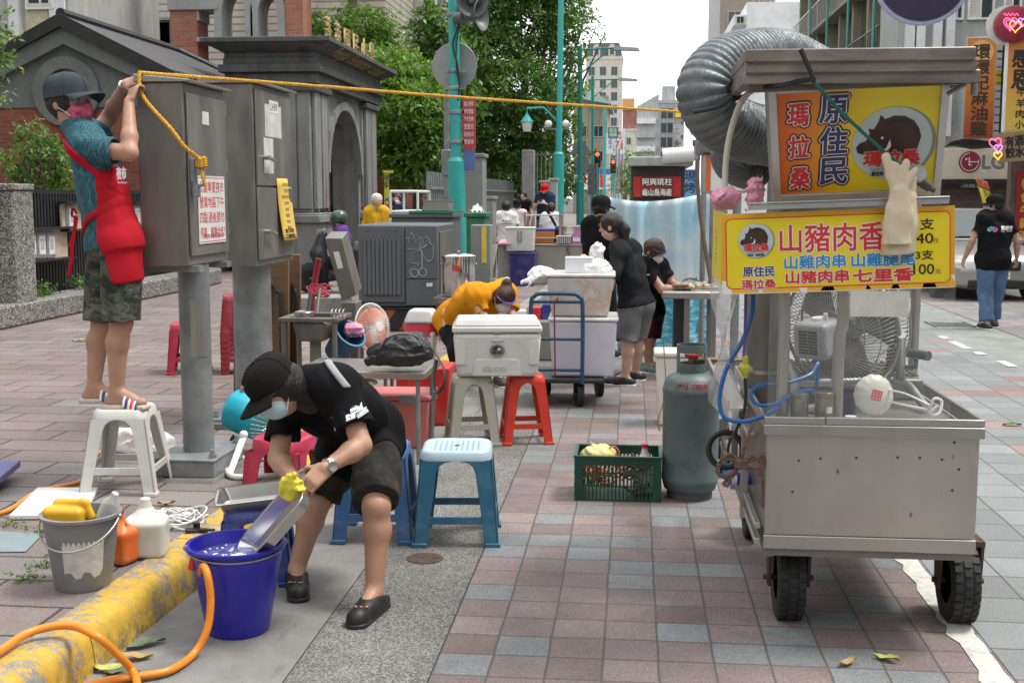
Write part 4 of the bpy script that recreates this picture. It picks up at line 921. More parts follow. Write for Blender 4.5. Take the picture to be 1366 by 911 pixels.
b=MB();b.lathe([(.42,0),(.42,.2),(.38,.22),(0,.22)],36,(0,.2,0),axis=(0,-1,0));b.build('disc',mat('maroon_disc',(.26,.02,.045),.4),t,smooth=40)
b=MB();b.lathe([(.46,0),(.46,.05),(0,.05)],30,(-.09,.34,0),axis=(0,-1,0));b.build('rim',M_WFRAME,t,smooth=40)
def heart(s):return[V((s*.9*math.sin(a)**3,-.045,s*(13*math.cos(a)-5*math.cos(2*a)-2*math.cos(3*a)-math.cos(4*a))/16))for a in[2*PI*i/28 for i in range(28)]]
for nm,cc,off,s in(('pink_neon',(1,.12,.3),(-.1,.0),.17),('orange_neon',(1,.5,.05),(.02,-.06),.15),('violet_neon',(.6,.25,1),(.17,.03),.11),('pink_tube',(1,.15,.35),(-.1,0),.11)):
 b=MB();b.tube([q+V((off[0],0,off[1]))for q in heart(s)],.012,6,closed=True);b.build('neon_heart',mat(nm,cc,.4,emit=(cc,0.8)),t)
b=MB();b.tube([(-.26+.02*i,-.045,.2+.035*math.sin(i*1.4))for i in range(18)],.009,5);b.build('neon_script',mat('pink_neon',0),t)
p=at(1352,196,29.5);t=thing('wooden_sign','slanted wooden plank sign with dark characters under the orange board','sign',(p.x,29.5,p.z),rot=(0,R(-6),0))
M_PLANK=mat('sign_planks',(.30,.20,.10),.7,var=.4,scale=4,stretch=(1,1,14));b=MB()
for i in range(5):b.box((.1,0,-.28+i*.14),(.95,.06,.132))
b.build('planks',M_PLANK,t,bevel=.006);lettering('有酒館\n餃水館',.26,M_BLACKP,t,(.12,-.032,0),fit=(.62,.5),fat=.012)
for(cc,nm,dx,dz,s)in(((1,.12,.3),'pink_neon',-.42,.12,.15),((.6,.25,1),'violet_neon',-.36,0.0,.1),((1,.5,.05),'orange_neon',-.38,-.16,.1)):
 b=MB();b.tube([q+V((dx,-.02,dz))for q in heart(s)],.014,6,closed=True);b.build('neon_heart',mat(nm,cc),t)
p=at(1362,285,30.5);t=thing('door_banner','red and gold vertical banner by the shop door at the right edge','banner',(p.x+.1,30.5,0));z0_,z1_=at(1362,335,30.5).z,at(1362,228,30.5).z
b=MB();b.b2((-.22,0,z0_),(.3,.05,z1_));b.build('cloth',mat('red_banner',(.30,.02,.02),.7),t,smooth=0);lettering('特\n色\n牛\n雜\n湯',.26,mat('gold_text',(.62,.38,.05),.5),t,(0,-.006,(z0_+z1_)/2),line=1.2,fat=.01)
b=MB();b.b2((-.35,.1,0),(.6,.4,z1_+.5));b.build('door_post',M_SHUT,t,smooth=0)
p=at(1232,-34,18);t=thing('oval_sign','large dark violet oval sign with a pale rim cut by the top of the picture','sign',(p.x,18,p.z));b=MB()
b.lathe([(.64,0),(.64,.2),(0,.2)],48,(0,.2,0),sx=1.0,axis=(0,-1,0));b.build('panel',mat('deep_violet',(.028,.018,.05),.3),t,smooth=40)
b=MB();b.tube([(.66*math.cos(a),.06,.66*math.sin(a))for a in[2*PI*i/60 for i in range(60)]],.045,8,closed=True);b.build('rim',mat('lilac_rim',(.42,.42,.62),.4),t);t.scale=(1,1,1)
b=MB();b.tube([(0.2,.1,.6),(1.2,.1,1.4),(6,.1,1.6)],.05,8);b.build('arm',M_ALU,t)
p=at(1313,258,28);t=thing('flag_banner','small slanted yellow and red advertising flag behind the car roof','flag',(p.x,28,0));zt=at(1310,250,28).z
b=MB();b.tube([(.12,0,0),(-.05,0,zt+.2)],.012,6);b.build('pole',M_ALU,t);b=MB();b.grid(lambda u,v:(-.2+.26*u+.55*(1-v)*.55,.02*math.sin(v*8),zt-.75+.95*v-.1*u),4,8);b.build('cloth',mat('yellow_flag',(.68,.58,.06),.7),t,solid=.005)
b=MB();b.grid(lambda u,v:(-.2+.26*u+.05*(1-v),-.012+.01*v,zt+.02+.2*v-.1*u),4,4);b.build('cloth_band',mat('red_flag',(.5,.1,.03),.7),t,solid=.005)
lettering('好\n吃',.2,M_DGREEN,t,(.1,-.03,zt-.25),(1,0,-.25),(-.3,0,1))
for lab,x0_,x1_,y0_,y1_,h_,m_,f_ in(('unseen grey shop row added on the right to cut sky light',12.5,22,-32,33,11,M_GREYW,'west'),('unseen beige block added on the left to cut sky light',-28,-15,-32,20,12,M_BEIGE,'east'),('unseen stained block added behind the camera to cut sky light',-24,24,-48,-34,16,M_OLD,'north')):  # out-of-view blocks added to cut side sky light and deepen contrast
 t,hx,hy=building('added_block',lab,x0_,x1_,y0_,y1_,h_,m_)
 wm=win_mesh(1.8,1.7,M_ALU,2)
 for r in range(4):
  for k in range(12):
   u=-.92+1.84*k/11;zz=4.2+3.1*r
   if zz>h_-1.5:continue
   if f_=='north':o=window(t,wm,(u*hx,hy+.004,zz));o.rotation_euler=(0,0,PI)
   else:window(t,wm,((-hx-.004)if f_=='west' else(hx+.004),u*hy,zz),f_)
M_STEEL=mat('dull_stainless',(0.215,0.205,0.19),.45,.45,var=.28,scale=5,dirt=.7,dirtc=(.085,.068,.057),dscale=2.2,stretch=(1,1,.35))
M_STEELB=mat('bright_stainless',(0.42,0.405,0.38),.33,.8,var=.12,scale=6,dirt=.25,dirtc=(.25,.22,.19),stretch=(1,1,.4))
M_STEELW=mat('brushed_cart_steel',(0.46,0.44,0.41),.33,.85,var=.10,scale=3,dirt=.25,dirtc=(.26,.21,.17),dscale=1.6,stretch=(3,3,.5))
M_GALV=mat('galvanised_steel',(0.245,0.265,0.27),.5,.35,var=.28,scale=5,dirt=.55,dirtc=(.08,.08,.075),dscale=4,bumps=.1)
M_TEAL=mat('teal_paint',(0.035,0.36,0.33),.5,var=.15,scale=5,dirt=.35,dirtc=(.06,.13,.12),dscale=5)
M_WHITEP=mat('white_plastic',(.74,.74,.72),.4,var=.05,dirt=.2,dirtc=(.5,.47,.42));M_BLACKR=mat('black_rubber',(.022,.022,.023),.65,var=.35,scale=14,bumps=.3)
M_REDT=mat('sign_red',0);M_INK=mat('dark_ink',(.05,.05,.06),.7)
M_ROPE=mat('yellow_rope',(.66,.36,.03),.7,var=.22,scale=40,bumps=.3)
M_FOOT=concrete('mossy_footing',(.19,.18,.155),.8)
def rope_mesh(b,pts,r,pitch=None,strands=3,n=6):
 """laid rope: strands twisted round a path"""
 pts=[V(p)for p in pts];pitch=pitch or r*7;L=[0]
 for i in range(len(pts)-1):L.append(L[-1]+(pts[i+1]-pts[i]).length)
 N=max(4,min(1400,int(L[-1]/(pitch/6))));path=[];j=0
 for i in range(N+1):
  s=L[-1]*i/N
  while j<len(pts)-2 and s>L[j+1]:j+=1
  path.append(pts[j].lerp(pts[j+1],min(1,max(0,(s-L[j])/max(1e-9,L[j+1]-L[j])))))
 for k in range(strands):
  q=[]
  for i in range(N+1):
   t=(path[min(i+1,N)]-path[max(i-1,0)]);t=t.normalized()if t.length>1e-9 else V((1,0,0))
   u=t.cross(V((0.13,.27,1))).normalized();w_=t.cross(u);a=2*PI*(L[-1]*i/N/pitch+k/strands)
   q.append(path[i]+u*(r*.5*math.cos(a))+w_*(r*.5*math.sin(a)))
  b.tube(q,r*.56,n)
 return b
def smooth_path(pts,k=8):
 """Catmull-Rom through the points"""
 P=[V(p)for p in pts];P=[P[0]*2-P[1]]+P+[P[-1]*2-P[-2]];out=[]
 for i in range(1,len(P)-2):
  for j in range(k):
   t=j/k;a,b_,c,d=P[i-1],P[i],P[i+1],P[i+2]
   out.append(.5*((2*b_)+(c-a)*t+(2*a-5*b_+4*c-d)*t*t+(3*b_-a-3*c+d)*t**3))
 return out+[P[-2]]
def bolt(t,p):
 b=MB();b.lathe([(.022,0),(.022,.02),(.0,.02)],6,p);b.lathe([(.013,.02),(.013,.045),(0,.047)],10,p);b.build('bolt',M_GALV,t)
CX1,CY1=-2.45,6.46;zb,zt=1.335-SZ,2.285-SZ
t=thing('control_cabinet','nearer stainless control cabinet on a post, with a red lettered white notice on its door','cabinet',(CX1,CY1,SZ),group='steel cabinets on posts')
cab1=t
b=MB();b.b2((-.125,-.32,zb),(.12,.32,zt));b.build('body',M_STEEL,t,bevel=.004)
b=MB();b.hexa([(-.135,-.335,zt+.003),(.155,-.335,zt+.003),(.155,.345,zt+.003),(-.135,.345,zt+.003),(-.135,-.335,zt+.045),(.165,-.335,zt+.016),(.165,.345,zt+.016),(-.135,.345,zt+.045)]);b.build('roof',M_STEELB,t,bevel=.004)
b=MB();b.b2((.123,-.29,zb+.05),(.134,.30,zt-.05));d=b.build('door',M_STEEL,t,bevel=.003)
b=MB();b.b2((.1345,-.285,zb+.44),(.16,-.25,zb+.56));b.tube(smooth_path([(.16,-.265,zb+.52),(.2,-.265,zb+.50),(.2,-.265,zb+.43),(.165,-.265,zb+.42)],4),.008,6);b.b2((.15,-.29,zb+.36),(.175,-.24,zb+.42));b.build('padlock',M_GALV,d,bevel=.003)
for z in(zb+.15,zb+.50,zb+.82):
 b=MB();b.cyl((.128,.306,z),(.128,.306,z+.07),.009,n=8);b.build('hinge',M_GALV,d)
b=MB();b.b2((.1345,-.08,zt-.20),(.137,.02,zt-.13));pl=b.build('name_plate',M_WHITEP,d,smooth=0)
b=MB();z0n,z1n=zb+.11,zb+.475;b.b2((.136,-.185,z0n),(.1395,.235,z1n));no=b.build('notice',mat('notice_white',(.72,.71,.69),.55,var=.04),d,smooth=0)
M_NRED=mat('notice_red',(.60,.045,.05),.6)
for i,s in enumerate(['此處寧夏夜市','營業地區下午','四點過後請勿','停車，謝謝合作！']):
 lettering(s,.07,M_NRED,no,(.1402,.025,z1n-.06-i*.082),(0,1,0),fit=(.385,.062),fat=.0005)
lettering('寧夏夜市觀光協會 敬',.035,M_NRED,no,(.1402,.04,z0n+.038),(0,1,0),fit=(.33,.026))
for q in(z0n+.01,z1n-.01):b=MB();b.b2((.1398,-.18,q-.002),(.1401,.23,q+.002));b.build('border',M_NRED,no,smooth=0)
for y_ in(-.22,.22):b=MB();b.b2((-.16,y_-.04,zb-.035),(.16,y_+.04,zb-.002));b.build('bracket',M_GALV,t,smooth=0)
b=MB();b.cyl((.03,0,.12),(.03,0,zb-.004),.085,n=32);po=b.build('post',M_GALV,t)
b=MB();N=10
for i in range(N):
 a0,a1=-2.4+i*1.05/N,-2.4+(i+1)*1.05/N;f=lambda a,z:(.03+.088*math.cos(a+.9),.088*math.sin(a+.9),z);b.add([f(a0,.66),f(a1,.66),f(a1,.98),f(a0,.98)],[(0,1,2,3)])
b.build('patch_plate',M_STEELB,po,smooth=60)
b=MB();b.box((.03,0,.115),(.36,.52,.014));b.box((.03,0,.065),(.345,.50,.085));b.build('base_plate',M_GALV,t,bevel=.004)
for sx in(-.12,.18):
 for sy in(-.2,.2):bolt(t,(sx,sy,.122))
b=MB();b.hexa([(-.16,-.30,-.01),(.23,-.31,-.01),(.225,.3,-.01),(-.16,.29,-.01),(-.145,-.28,.022),(.21,-.28,.022),(.205,.27,.022),(-.15,.27,.022)]);b.build('footing',M_FOOT,t,bevel=.01)
CX2,CY2=-2.58,7.98;zb,zt=1.25-SZ,2.41-SZ
t=thing('control_cabinet','farther stainless control cabinet on a thick post, hung with a yellow paper notice','cabinet',(CX2,CY2,SZ),group='steel cabinets on posts');cab2=t
b=MB();b.b2((-.17,-.42,zb),(.17,.42,zt));b.build('body',M_STEEL,t,bevel=.004)
b=MB();b.hexa([(-.18,-.44,zt+.003),(.21,-.44,zt+.003),(.21,.46,zt+.003),(-.18,.46,zt+.003),(-.18,-.44,zt+.05),(.215,-.44,zt+.018),(.215,.46,zt+.018),(-.18,.46,zt+.05)]);b.build('roof',M_STEELB,t,bevel=.004)
for nm,z0_,z1_ in(('upper_door',zb+.52,zt-.03),('lower_door',zb+.04,zb+.505)):
 b=MB();b.b2((.173,-.40,z0_),(.185,.39,z1_));d=b.build('door',M_STEEL,t,bevel=.003)
 b=MB();zc_=z0_+.18;b.cyl((.185,-.27,zc_),(.225,-.27,zc_),.016,n=12);b.cyl((.225,-.27,zc_),(.225,-.14,zc_-.02),.014,.01,n=10);b.build('handle',M_STEELB,d)
b=MB();b.b2((.1855,-.12,zt-.16),(.188,.08,zt-.08));pl=b.build('name_plate',M_WHITEP,t,smooth=0);lettering('LH09',.06,M_INK,pl,(.1886,-.02,zt-.12),(0,1,0),fit=(.15,.05))
M_YP=mat('yellow_paper',(.74,.52,.10),.7,var=.06)
b=MB();b.grid(lambda u,v:(.19+.035*(1-v)**2+.012*math.sin(u*5),.0+.37*u+.03*(1-v),zb+.15+.42*v),6,8);yp=b.build('yellow_notice',M_YP,t,solid=.0015,smooth=180)
bt=bvh_of(yp)
for i,s in enumerate(['公共管線工程公告','施工期間','自即日起至月底止','請勿停放車輛','以免影響施工','敬請配合','不便之處','敬請見諒']):
 o=lettering(s,.026,M_INK,yp,(.30,.19,zb+.53-i*.042),(0,1,0),fit=(.24 if len(s)>6 else.14,.024));wrap(o,bt,(-1,0,0),.002)
for i,s in enumerate(['臺北市政府','工務處 敬啟']):o=lettering(s,.03,M_INK,yp,(.30,.2,zb+.215-i*.035),(0,1,0),fit=(.26,.028),fat=.0015);wrap(o,bt,(-1,0,0),.002)
b=MB();b.b2((.1855,-.26,zb+.60),(.187,-.05,zb+.83));b.b2((.1855,-.22,zb+.84),(.1866,.15,zb+1.05));b.build('torn_paper',mat('torn_paper',(.55,.55,.54),.8,var=.2,scale=9),t,smooth=0)
b=MB();b.cyl((0,0,.07),(0,0,zb-.003),.128,n=36);b.build('post',M_GALV,t)
b=MB();b.box((0,0,.055),(.5,.62,.02));b.build('base_plate',M_GALV,t,bevel=.004)
for sx in(-.19,.19):
 for sy in(-.24,.24):bolt(t,(sx,sy,.065))
b=MB();b.box((0,0,.02),(.56,.68,.05));b.build('footing',M_FOOT,t,bevel=.01)
hand=V((CX1-.10,6.12,2.335));far_end=at(955,152.5,9.0)
b=MB();mid=(hand+far_end)/2+V((0,0,-.01));rope_mesh(b,smooth_path([hand,hand.lerp(far_end,.25)+V((0,0,-.004)),mid,far_end],6),.0098,strands=3)
lk=V((CX1+.19,CY1-.265,1.86));rope_mesh(b,smooth_path([hand,at(190,128,6.1),at(228,172,6.08),at(246,196,6.1),lk+V((0,0,.03))],6),.011)
for k in range(4):rope_mesh(b,[lk+V((.022*math.cos(a),.022*math.sin(a),.012*k+.004*math.cos(a*2)))for a in[2*PI*i/10 for i in range(11)]],.011)
rope_mesh(b,smooth_path([lk,lk+V((.01,-.01,-.06)),lk+V((0.02,0,-.11))],4),.009)
tag(b.build('yellow_rope',M_ROPE),'yellow rope knotted to the near cabinet and stretched across the whole street','rope')
def pole(name,label,cat,px_top,px_bot,py_bot,Y,r_top,r_bot,z_step,h,m=None,group=None):
 p=at(px_bot,300,Y);z0_=SZ;pt=at(px_top,0,Y);slope=(pt.x-p.x)/(pt.z-at(px_bot,300,Y).z)
 t=thing(name,label,cat,(p.x,Y,z0_),group=group);ax=V((slope,0,1))
 b=MB();b.tube([ax*0,ax*z_step],r_bot,20);b.build('base_sleeve',m or M_TEAL,t)
 b=MB();b.tube([ax*(z_step+.003),ax*(z_step+.06),ax*(z_step+.061),ax*h],[r_bot*.98,r_top*1.1,r_top,r_top*.85],18);b.build('shaft',m or M_TEAL,t);return t,ax,p
M_DGREY=mat('dark_grey_horn',(.10,.105,.105),.45,var=.2);M_SIGNB=mat('bare_sign_back',(.30,.31,.31),.5,.4,dirt=.3)
t,ax,p=pole('street_pole','thick teal pole carrying grey loudspeakers, seen right of the gate','pole',606,612,400,17.8,.082,.125,2.05,6.4)
gp=(t,ax,p)
def zat(py,Y=17.8,px=612):return at(px,py,Y).z-SZ
for z in(zat(95),zat(118),zat(150),zat(190),zat(20)):
 b=MB();b.lathe([(.092,-.025),(.098,-.02),(.098,.02),(.092,.025)],20,ax*z);b.b2(ax*z+V((-.16,-.02,-.02)),ax*z+V((.16,.02,.02)));b.build('clamp',M_GALV,t)
b=MB();zc_=zat(88,17.9);b.lathe([(.34,0),(.345,.012),(.34,.02),(0,.02)],40,ax*zc_+V((-.02,.16,0)),axis=(-.12,-1,0));b.build('sign_back',M_SIGNB,t)
b=MB();b.b2(ax*zat(150)+V((.105,-.02,-.55)),ax*zat(150)+V((.30,.0,.22)));rs=b.build('red_notice',mat('faded_red_sign',(.38,.05,.055),.5,dirt=.2),t,smooth=0)
b=MB();b.b2(ax*zat(150)+V((.112,-.02,-.85)),ax*zat(150)+V((.29,-.0,-.553)));b.build('blue_panel',mat('blue_sign',(.09,.13,.32),.5),rs,smooth=0)
for i in range(6):lettering(['禁止停車','夜市營業','下午五時','至翌日','違者拖吊','警察局'][i],.08,M_LTX,rs,ax*zat(150)+V((.2,-.024,.12-i*.11)),fit=(.14,.07))
def horn(t,o,d,s,nm='loudspeaker'):
 """bell horn loudspeaker: driver, throat, flared bell"""
 h=None
 b=MB();b.lathe([(.06*s,-.30*s),(.075*s,-.28*s),(.075*s,-.17*s),(.045*s,-.14*s)],18,o,axis=d);b.build('driver',M_DGREY,t)
 b=MB();b.lathe([(.04*s,-.14*s),(.06*s,-.06*s),(.10*s,.02*s),(.165*s,.09*s),(.20*s,.11*s),(.205*s,.10*s),(.195*s,.10*s),(.12*s,.03*s),(.04*s,-.03*s),(0,-.03*s)],28,o,axis=d);b.lathe([(.045*s,-.02*s),(.035*s,.05*s),(0,.06*s)],16,o,axis=d);b.build('bell',M_DGREY,t)
for lab,px,py,d,s in(('loudspeaker horn at the top of the teal pole, cut by the picture edge',628,2,(.3,-.9,-.05),1.15),('lower loudspeaker horn on the teal pole pointing to the right',633,22,(.95,-.35,.05),1.1)):
 q=at(px,py,17.55);h=thing('loudspeaker',lab,'loudspeaker',q,group='loudspeakers on the teal pole');horn(h,V((0,0,0)),V(d),s);b=MB();b.tube([(0,.02,0),(-.1,.12,.02),(-.2,.24,0)],.02,8);b.build('bracket',M_GALV,h)
b=MB();A=lambda px,py:at(px,py,17.68);b.tube(smooth_path([A(618,18),A(608,45),A(604,62),A(610,85),A(613,110),A(611,135)],6),.014,6);b.tube(smooth_path([A(620,12),A(610,50),A(609,90),A(613,118)],6),.010,6);tag(b.build('cable',M_BLACKR),'black speaker cable running down the teal pole','cable')
p=at(596,200,18.4);t=thing('conduit_pole','thin galvanised post standing left of the thick teal pole','post',(p.x,18.4,SZ));b=MB();b.cyl((0,0,0),(0,0,at(596,122,18.4).z-SZ),.045,n=12);b.build('shaft',M_GALV,t);b=MB();b.box((0,0,2.05),(.16,.12,.4));b.build('junction_box',M_GALV,t,bevel=.02)
Y=33;t,ax,p=pole('lamp_post','nearest slim teal lamp post with a hanging lantern on a left arm','lamp post',748,744,300,Y,.082,.15,at(744,206,Y).z-SZ,13,group='teal lamp posts along the street')
z=at(744,160,Y).z-SZ;dx=at(703,160,Y).x-p.x;zl=at(703,145,Y).z-SZ
b=MB();b.tube([ax*(z-.1),(dx+.45,0,zl+.02),(dx,0,zl),(dx,0,zl-.15)],.03,8);b.build('arm',M_TEAL,t)
b=MB();b.lathe([(.03,.0),(.05,-.05),(.17,-.22),(.18,-.25),(0.16,-.25)],10,(dx,0,zl-.12));la=b.build('lantern',M_TEAL,t,smooth=0);b=MB();b.lathe([(.155,-.25),(.10,-.50),(.0,-.5)],10,(dx,0,zl-.12));b.build('shade',mat('lamp_glass',(.7,.7,.66),.3),la,smooth=0)
for i,(pxt,pxb,pyt,Y,armpx,armpy)in enumerate([(774,774,62,48,836,66),(790.5,790.5,102,66,838,107),(807,806,145,88,0,0)]):
 t,ax,p=pole('lamp_post',['second teal lamp post with a lamp arm reaching right, its top at the hotel roof','third teal lamp post, thinner, with a lamp arm reaching right','farthest teal lamp post by the shop signs'][i],'lamp post',pxt,pxb,300,Y,.10,.15,2.1,at(pxt,pyt,Y).z-SZ,group='teal lamp posts along the street')
 if armpx:
  q=at(armpx,armpy,Y)-V((p.x,Y,SZ));h=at(pxt,pyt+5,Y).z-SZ;b=MB();b.tube([(-.3,0,h),(q.x-.4,0,q.z+.05)],.035,6);b.tube([(0,0,h-.9),(q.x*.45,0,h-.25),(q.x*.6,0,h-.05)],.03,6);b.build('arm',M_TEAL,t)
  b=MB();b.hexa([(q.x-.5,-.14,q.z-.04),(q.x+.5,-.14,q.z-.08),(q.x+.5,.14,q.z-.08),(q.x-.5,.14,q.z-.04),(q.x-.5,-.08,q.z+.12),(q.x+.45,-.1,q.z+.04),(q.x+.45,.1,q.z+.04),(q.x-.5,.08,q.z+.12)]);b.build('lamp_head',M_GALV,t)
Y=39;p=at(748,190,Y);t=thing('globe_lamp','twin white globe lamp on a thin grey post behind the nearest lamp post','lamp',(p.x-.12,Y,SZ));z=at(748,173,Y).z-SZ;b=MB();b.cyl((0,0,0),(0,0,z),.05,n=10);b.b2((-.38,-.02,z),(.38,.02,z+.04));b.build('post',M_GALV,t)
for s in(-.28,.28):b=MB();b.ball((s,0,z+.17),.125,16,10);b.build('globe',M_WHITEP,t)
def flat_sign(px0,px1,py0,py1,Y,m,label,texts=(),dep=.15,post=True,tm=None,cat='sign'):
 a,c=at(px0,py0,Y),at(px1,py1,Y);t=thing('street_sign',label,cat,((a.x+c.x)/2,Y,0));w_,h=c.x-a.x,a.z-c.z
 b=MB();b.box((0,dep/2,c.z+h/2),(w_,dep,h));b.build('panel',m,t,bevel=.01)
 for s,px,py,fw,fh in texts:lettering(s,1,tm or M_LTX,t,(at(px,py,Y).x-(a.x+c.x)/2,-.012,at(px,py,Y).z),fit=(fw,fh),fat=min(fw,fh)*.02)
 if post:b=MB();b.cyl((w_*.3,dep+.06,0),(w_*.3,dep+.06,a.z),.05,n=8);b.build('post',M_GALV,t)
 return t
M_WS=mat('pale_sign_face',(.66,.68,.74),.5);M_SGREEN=mat('road_sign_green',(.02,.22,.15),.4);M_SRED=mat('bright_red_sign',(.55,.03,.03),.45);M_BLUE_T=mat('sign_blue_text',(.08,.14,.4),.6)
flat_sign(811,825,170,184.5,84,M_SGREEN,'small green street name sign hung over the far pavement',[('民生',818,174,.5,.24),('西路',818,180,.5,.24)])
flat_sign(820,833,173,206,95,M_WS,'tall pale shop sign with red characters behind the green street sign',[('七\n堵',828,190,.35,1.1),('美',826,178,.3,.3)],tm=M_SRED)
flat_sign(819,827.5,187,199,80,M_WHITEP,'square white sign with a red and green numeral seven',[('7',823.2,193,.26,.45)],tm=M_SRED)
flat_sign(821,832,203,248,96,mat('lilac_sign',(.55,.5,.58),.5),'narrow lilac shop sign with red writing low down at the street end',[('美\n容\n護\n膚',829,230,.22,2.0)],tm=M_SRED)
flat_sign(809,818,178,205,100,M_WS,'narrow pale blue sign beside the far lamp post',[('電\n話\n卡',814,190,.3,1.2)],tm=M_BLUE_T)
flat_sign(793,796,198,210,70,M_SRED,'small bright red sign by the third lamp post',[])
flat_sign(768,789,208,213,72,M_SRED,'long low red signboard over the far pavement',[('海鮮熱炒',778,210.5,.8,.16)])
flat_sign(785,797,219,260,60,M_GALV,'tall grey electricity box standing by the third lamp post',[],dep=.5,post=False,cat='cabinet')
flat_sign(924,934,187,214,40,mat('plum_sign',(.13,.06,.14),.5),'plum coloured vertical sign left of the duct',[('豆\n漿\n店',929,200,.12,.55)])
p=at(776,218,50);t=thing('round_sign','round grey sign seen from behind between the teal lamp posts','sign',(p.x,50,p.z));b=MB();b.lathe([(.32,0),(.32,.03),(0,.03)],28,(0,0,0),axis=(0,-1,0));b.build('disc',M_SIGNB,t);b=MB();b.cyl((0,.05,-p.z),(0,.05,.4),.04,n=8);b.build('post',M_GALV,t)
p=at(775,207,52);t=thing('triangle_sign','grey triangular sign seen from behind above the round one','sign',(p.x,52,at(775,206,52).z));b=MB();b.prism([(-.5,0),(.5,0),(0,.7)],(0,.03,0),uy=(0,0,1));b.build('plate',M_SIGNB,t,smooth=0);b=MB();b.cyl((0,.06,-p.z),(0,.06,.5),.04,n=8);b.build('post',M_GALV,t)
for i,(px,py,Y,cc)in enumerate([(818,222,75,(.9,.08,.04)),(797,213,64,(.9,.1,.05))]):
 p=at(px,py,Y);t=thing('traffic_light',['traffic light showing red, hung low at the street end','traffic light housing beside the third lamp post'][i],'traffic light',(p.x,Y,p.z));b=MB();b.box((0,0,0),(.34,.25,.85));b.build('housing',M_BLACKP,t,bevel=.03)
 for k in range(3):b=MB();b.lathe([(.11,0),(.09,.03),(0,.04)],16,(0,-.127,.26-.26*k),axis=(0,-1,0));b.build('lens',mat('lit_red',cc,.4,emit=(cc,1.6))if k==0 else mat('lens_off',(.03,.05,.04),.2),t)
 b=MB();b.cyl((.05,.2,-p.z),(.05,.2,.5),.05,n=8);b.build('post',M_TEAL,t)
def cabinet(name,label,px0,px1,pyt,Y,dep,m,zb=0.0,dh=.06,cat='cabinet',group=None,door=True):
 a,c=at(px0,pyt,Y),at(px1,pyt,Y);t=thing(name,label,cat,((a.x+c.x)/2,Y,SZ),group=group);w_,h=c.x-a.x,a.z-SZ
 b=MB();b.b2((-w_/2,0,zb+.05),(w_/2,dep,h-dh));b.build('body',m,t,bevel=.012);b=MB();b.b2((-w_/2-.03,-.03,h-dh+.002),(w_/2+.03,dep+.03,h));b.build('roof',m,t,bevel=.01)
 if door:
  b=MB();b.b2((-w_/2+.04,-.012,zb+.12),(w_/2-.04,-.001,h-dh-.06));d=b.build('door',m,t,bevel=.004);b=MB();b.b2((w_/2-.14,-.04,h*.55),(w_/2-.10,-.0125,h*.55+.12));b.build('handle',M_GALV,d)
 return t,w_,h
M_OLIVE=mat('grey_green_cabinet',(.22,.235,.21),.55,var=.12,dirt=.35)
cabinet('utility_cabinet','tall grey-green utility cabinet right behind the thick teal pole',618,644,205,19.3,.5,M_OLIVE,group='utility cabinets on the left pavement')
cabinet('utility_cabinet','lower grey-green utility cabinet beside the tall one',644,658,262,21.8,.5,M_OLIVE,group='utility cabinets on the left pavement')
for k,(a_,c_,e_)in enumerate(((721,732,241),(732.5,743,238))):cabinet('utility_cabinet',['left of a pair of pale meter boxes behind the man in the red cap','right of a pair of pale meter boxes behind the nearest lamp post'][k],a_,c_,e_,30+k*.02,.4,mat('pale_meter_box',(.36,.35,.32),.6,dirt=.3),zb=.55,group='meter boxes')
t,w_,h=cabinet('green_cabinet','bright green painted cabinet with worn yellow marks beside the thick teal pole',622,646,284,16.0,.6,mat('bright_green_paint',(.02,.16,.075),.45,var=.3,scale=4,dirt=.4,dirtc=(.20,.22,.09)))
b=MB();b.grid(lambda u,v:(-w_*.4+w_*.7*u,.1+.3*v,h+.02+.09*math.sin(u*3.1)*math.sin(v*3)+.02*math.sin(u*17+v*9)),10,8);tag(b.build('plastic_sheet',mat('crumpled_clear',(.6,.62,.62),.3),None,smooth=180),'crumpled clear plastic lying on the green cabinet','plastic bag').matrix_world=t.matrix_world.copy()
SC.objects['plastic_sheet'].location=t.location
M_DBOX=mat('slate_grey_paint',(.105,.115,.125),.5,var=.10,dirt=.3,dirtc=(.065,.065,.065),dscale=3)
Y0=13.6;a,c=at(476,300,Y0),at(584,300,Y0);t=thing('distribution_box','dark grey ribbed distribution box with white graffiti on a black and orange striped plinth','power box',((a.x+c.x)/2,Y0,SZ));w_=c.x-a.x;zt=a.z-SZ;zb=at(520,410,Y0).z-SZ;zm=at(480,403,Y0).z-SZ;xs=at(540,300,Y0).x-(a.x+c.x)/2
b=MB();b.b2((-w_/2,.03,zb),(w_/2,1.3,zt));b.build('body',M_DBOX,t,bevel=.02)
b=MB();b.b2((-w_/2+.01,0,zm),(xs-.008,.028,zt-.01));d=b.build('ribbed_door',M_DBOX,t,bevel=.008)
b=MB();xl,xr=-w_/2+.07,xs-.05
for i in range(9):x_=xl+(xr-xl)*(i+.5)/9;b.prism([(-.032,0),(.032,0),(.018,.03),(-.018,.03)],(0,0,zt-zm-.25),(x_,-.002,zm+.09),(1,0,0),(0,-1,0))
b.build('ribs',M_DBOX,d,smooth=0)
for k in(0,1):b=MB();b.lathe([(.012,0),(.012,.015),(0,.018)],10,(-w_/2+.12+.33*k,-.001,zt-.06),axis=(0,-1,0));b.build('bolt',M_DBOX,d)
zl=at(560,373,Y0).z-SZ;b=MB();b.b2((xs+.004,0,zl+.006),(w_/2-.01,.028,zt-.01));d2=b.build('upper_door',M_DBOX,t,bevel=.008);b=MB();b.b2((xs+.004,0,zb+.02),(w_/2-.01,.028,zl-.002));d3=b.build('lower_door',M_DBOX,t,bevel=.008)
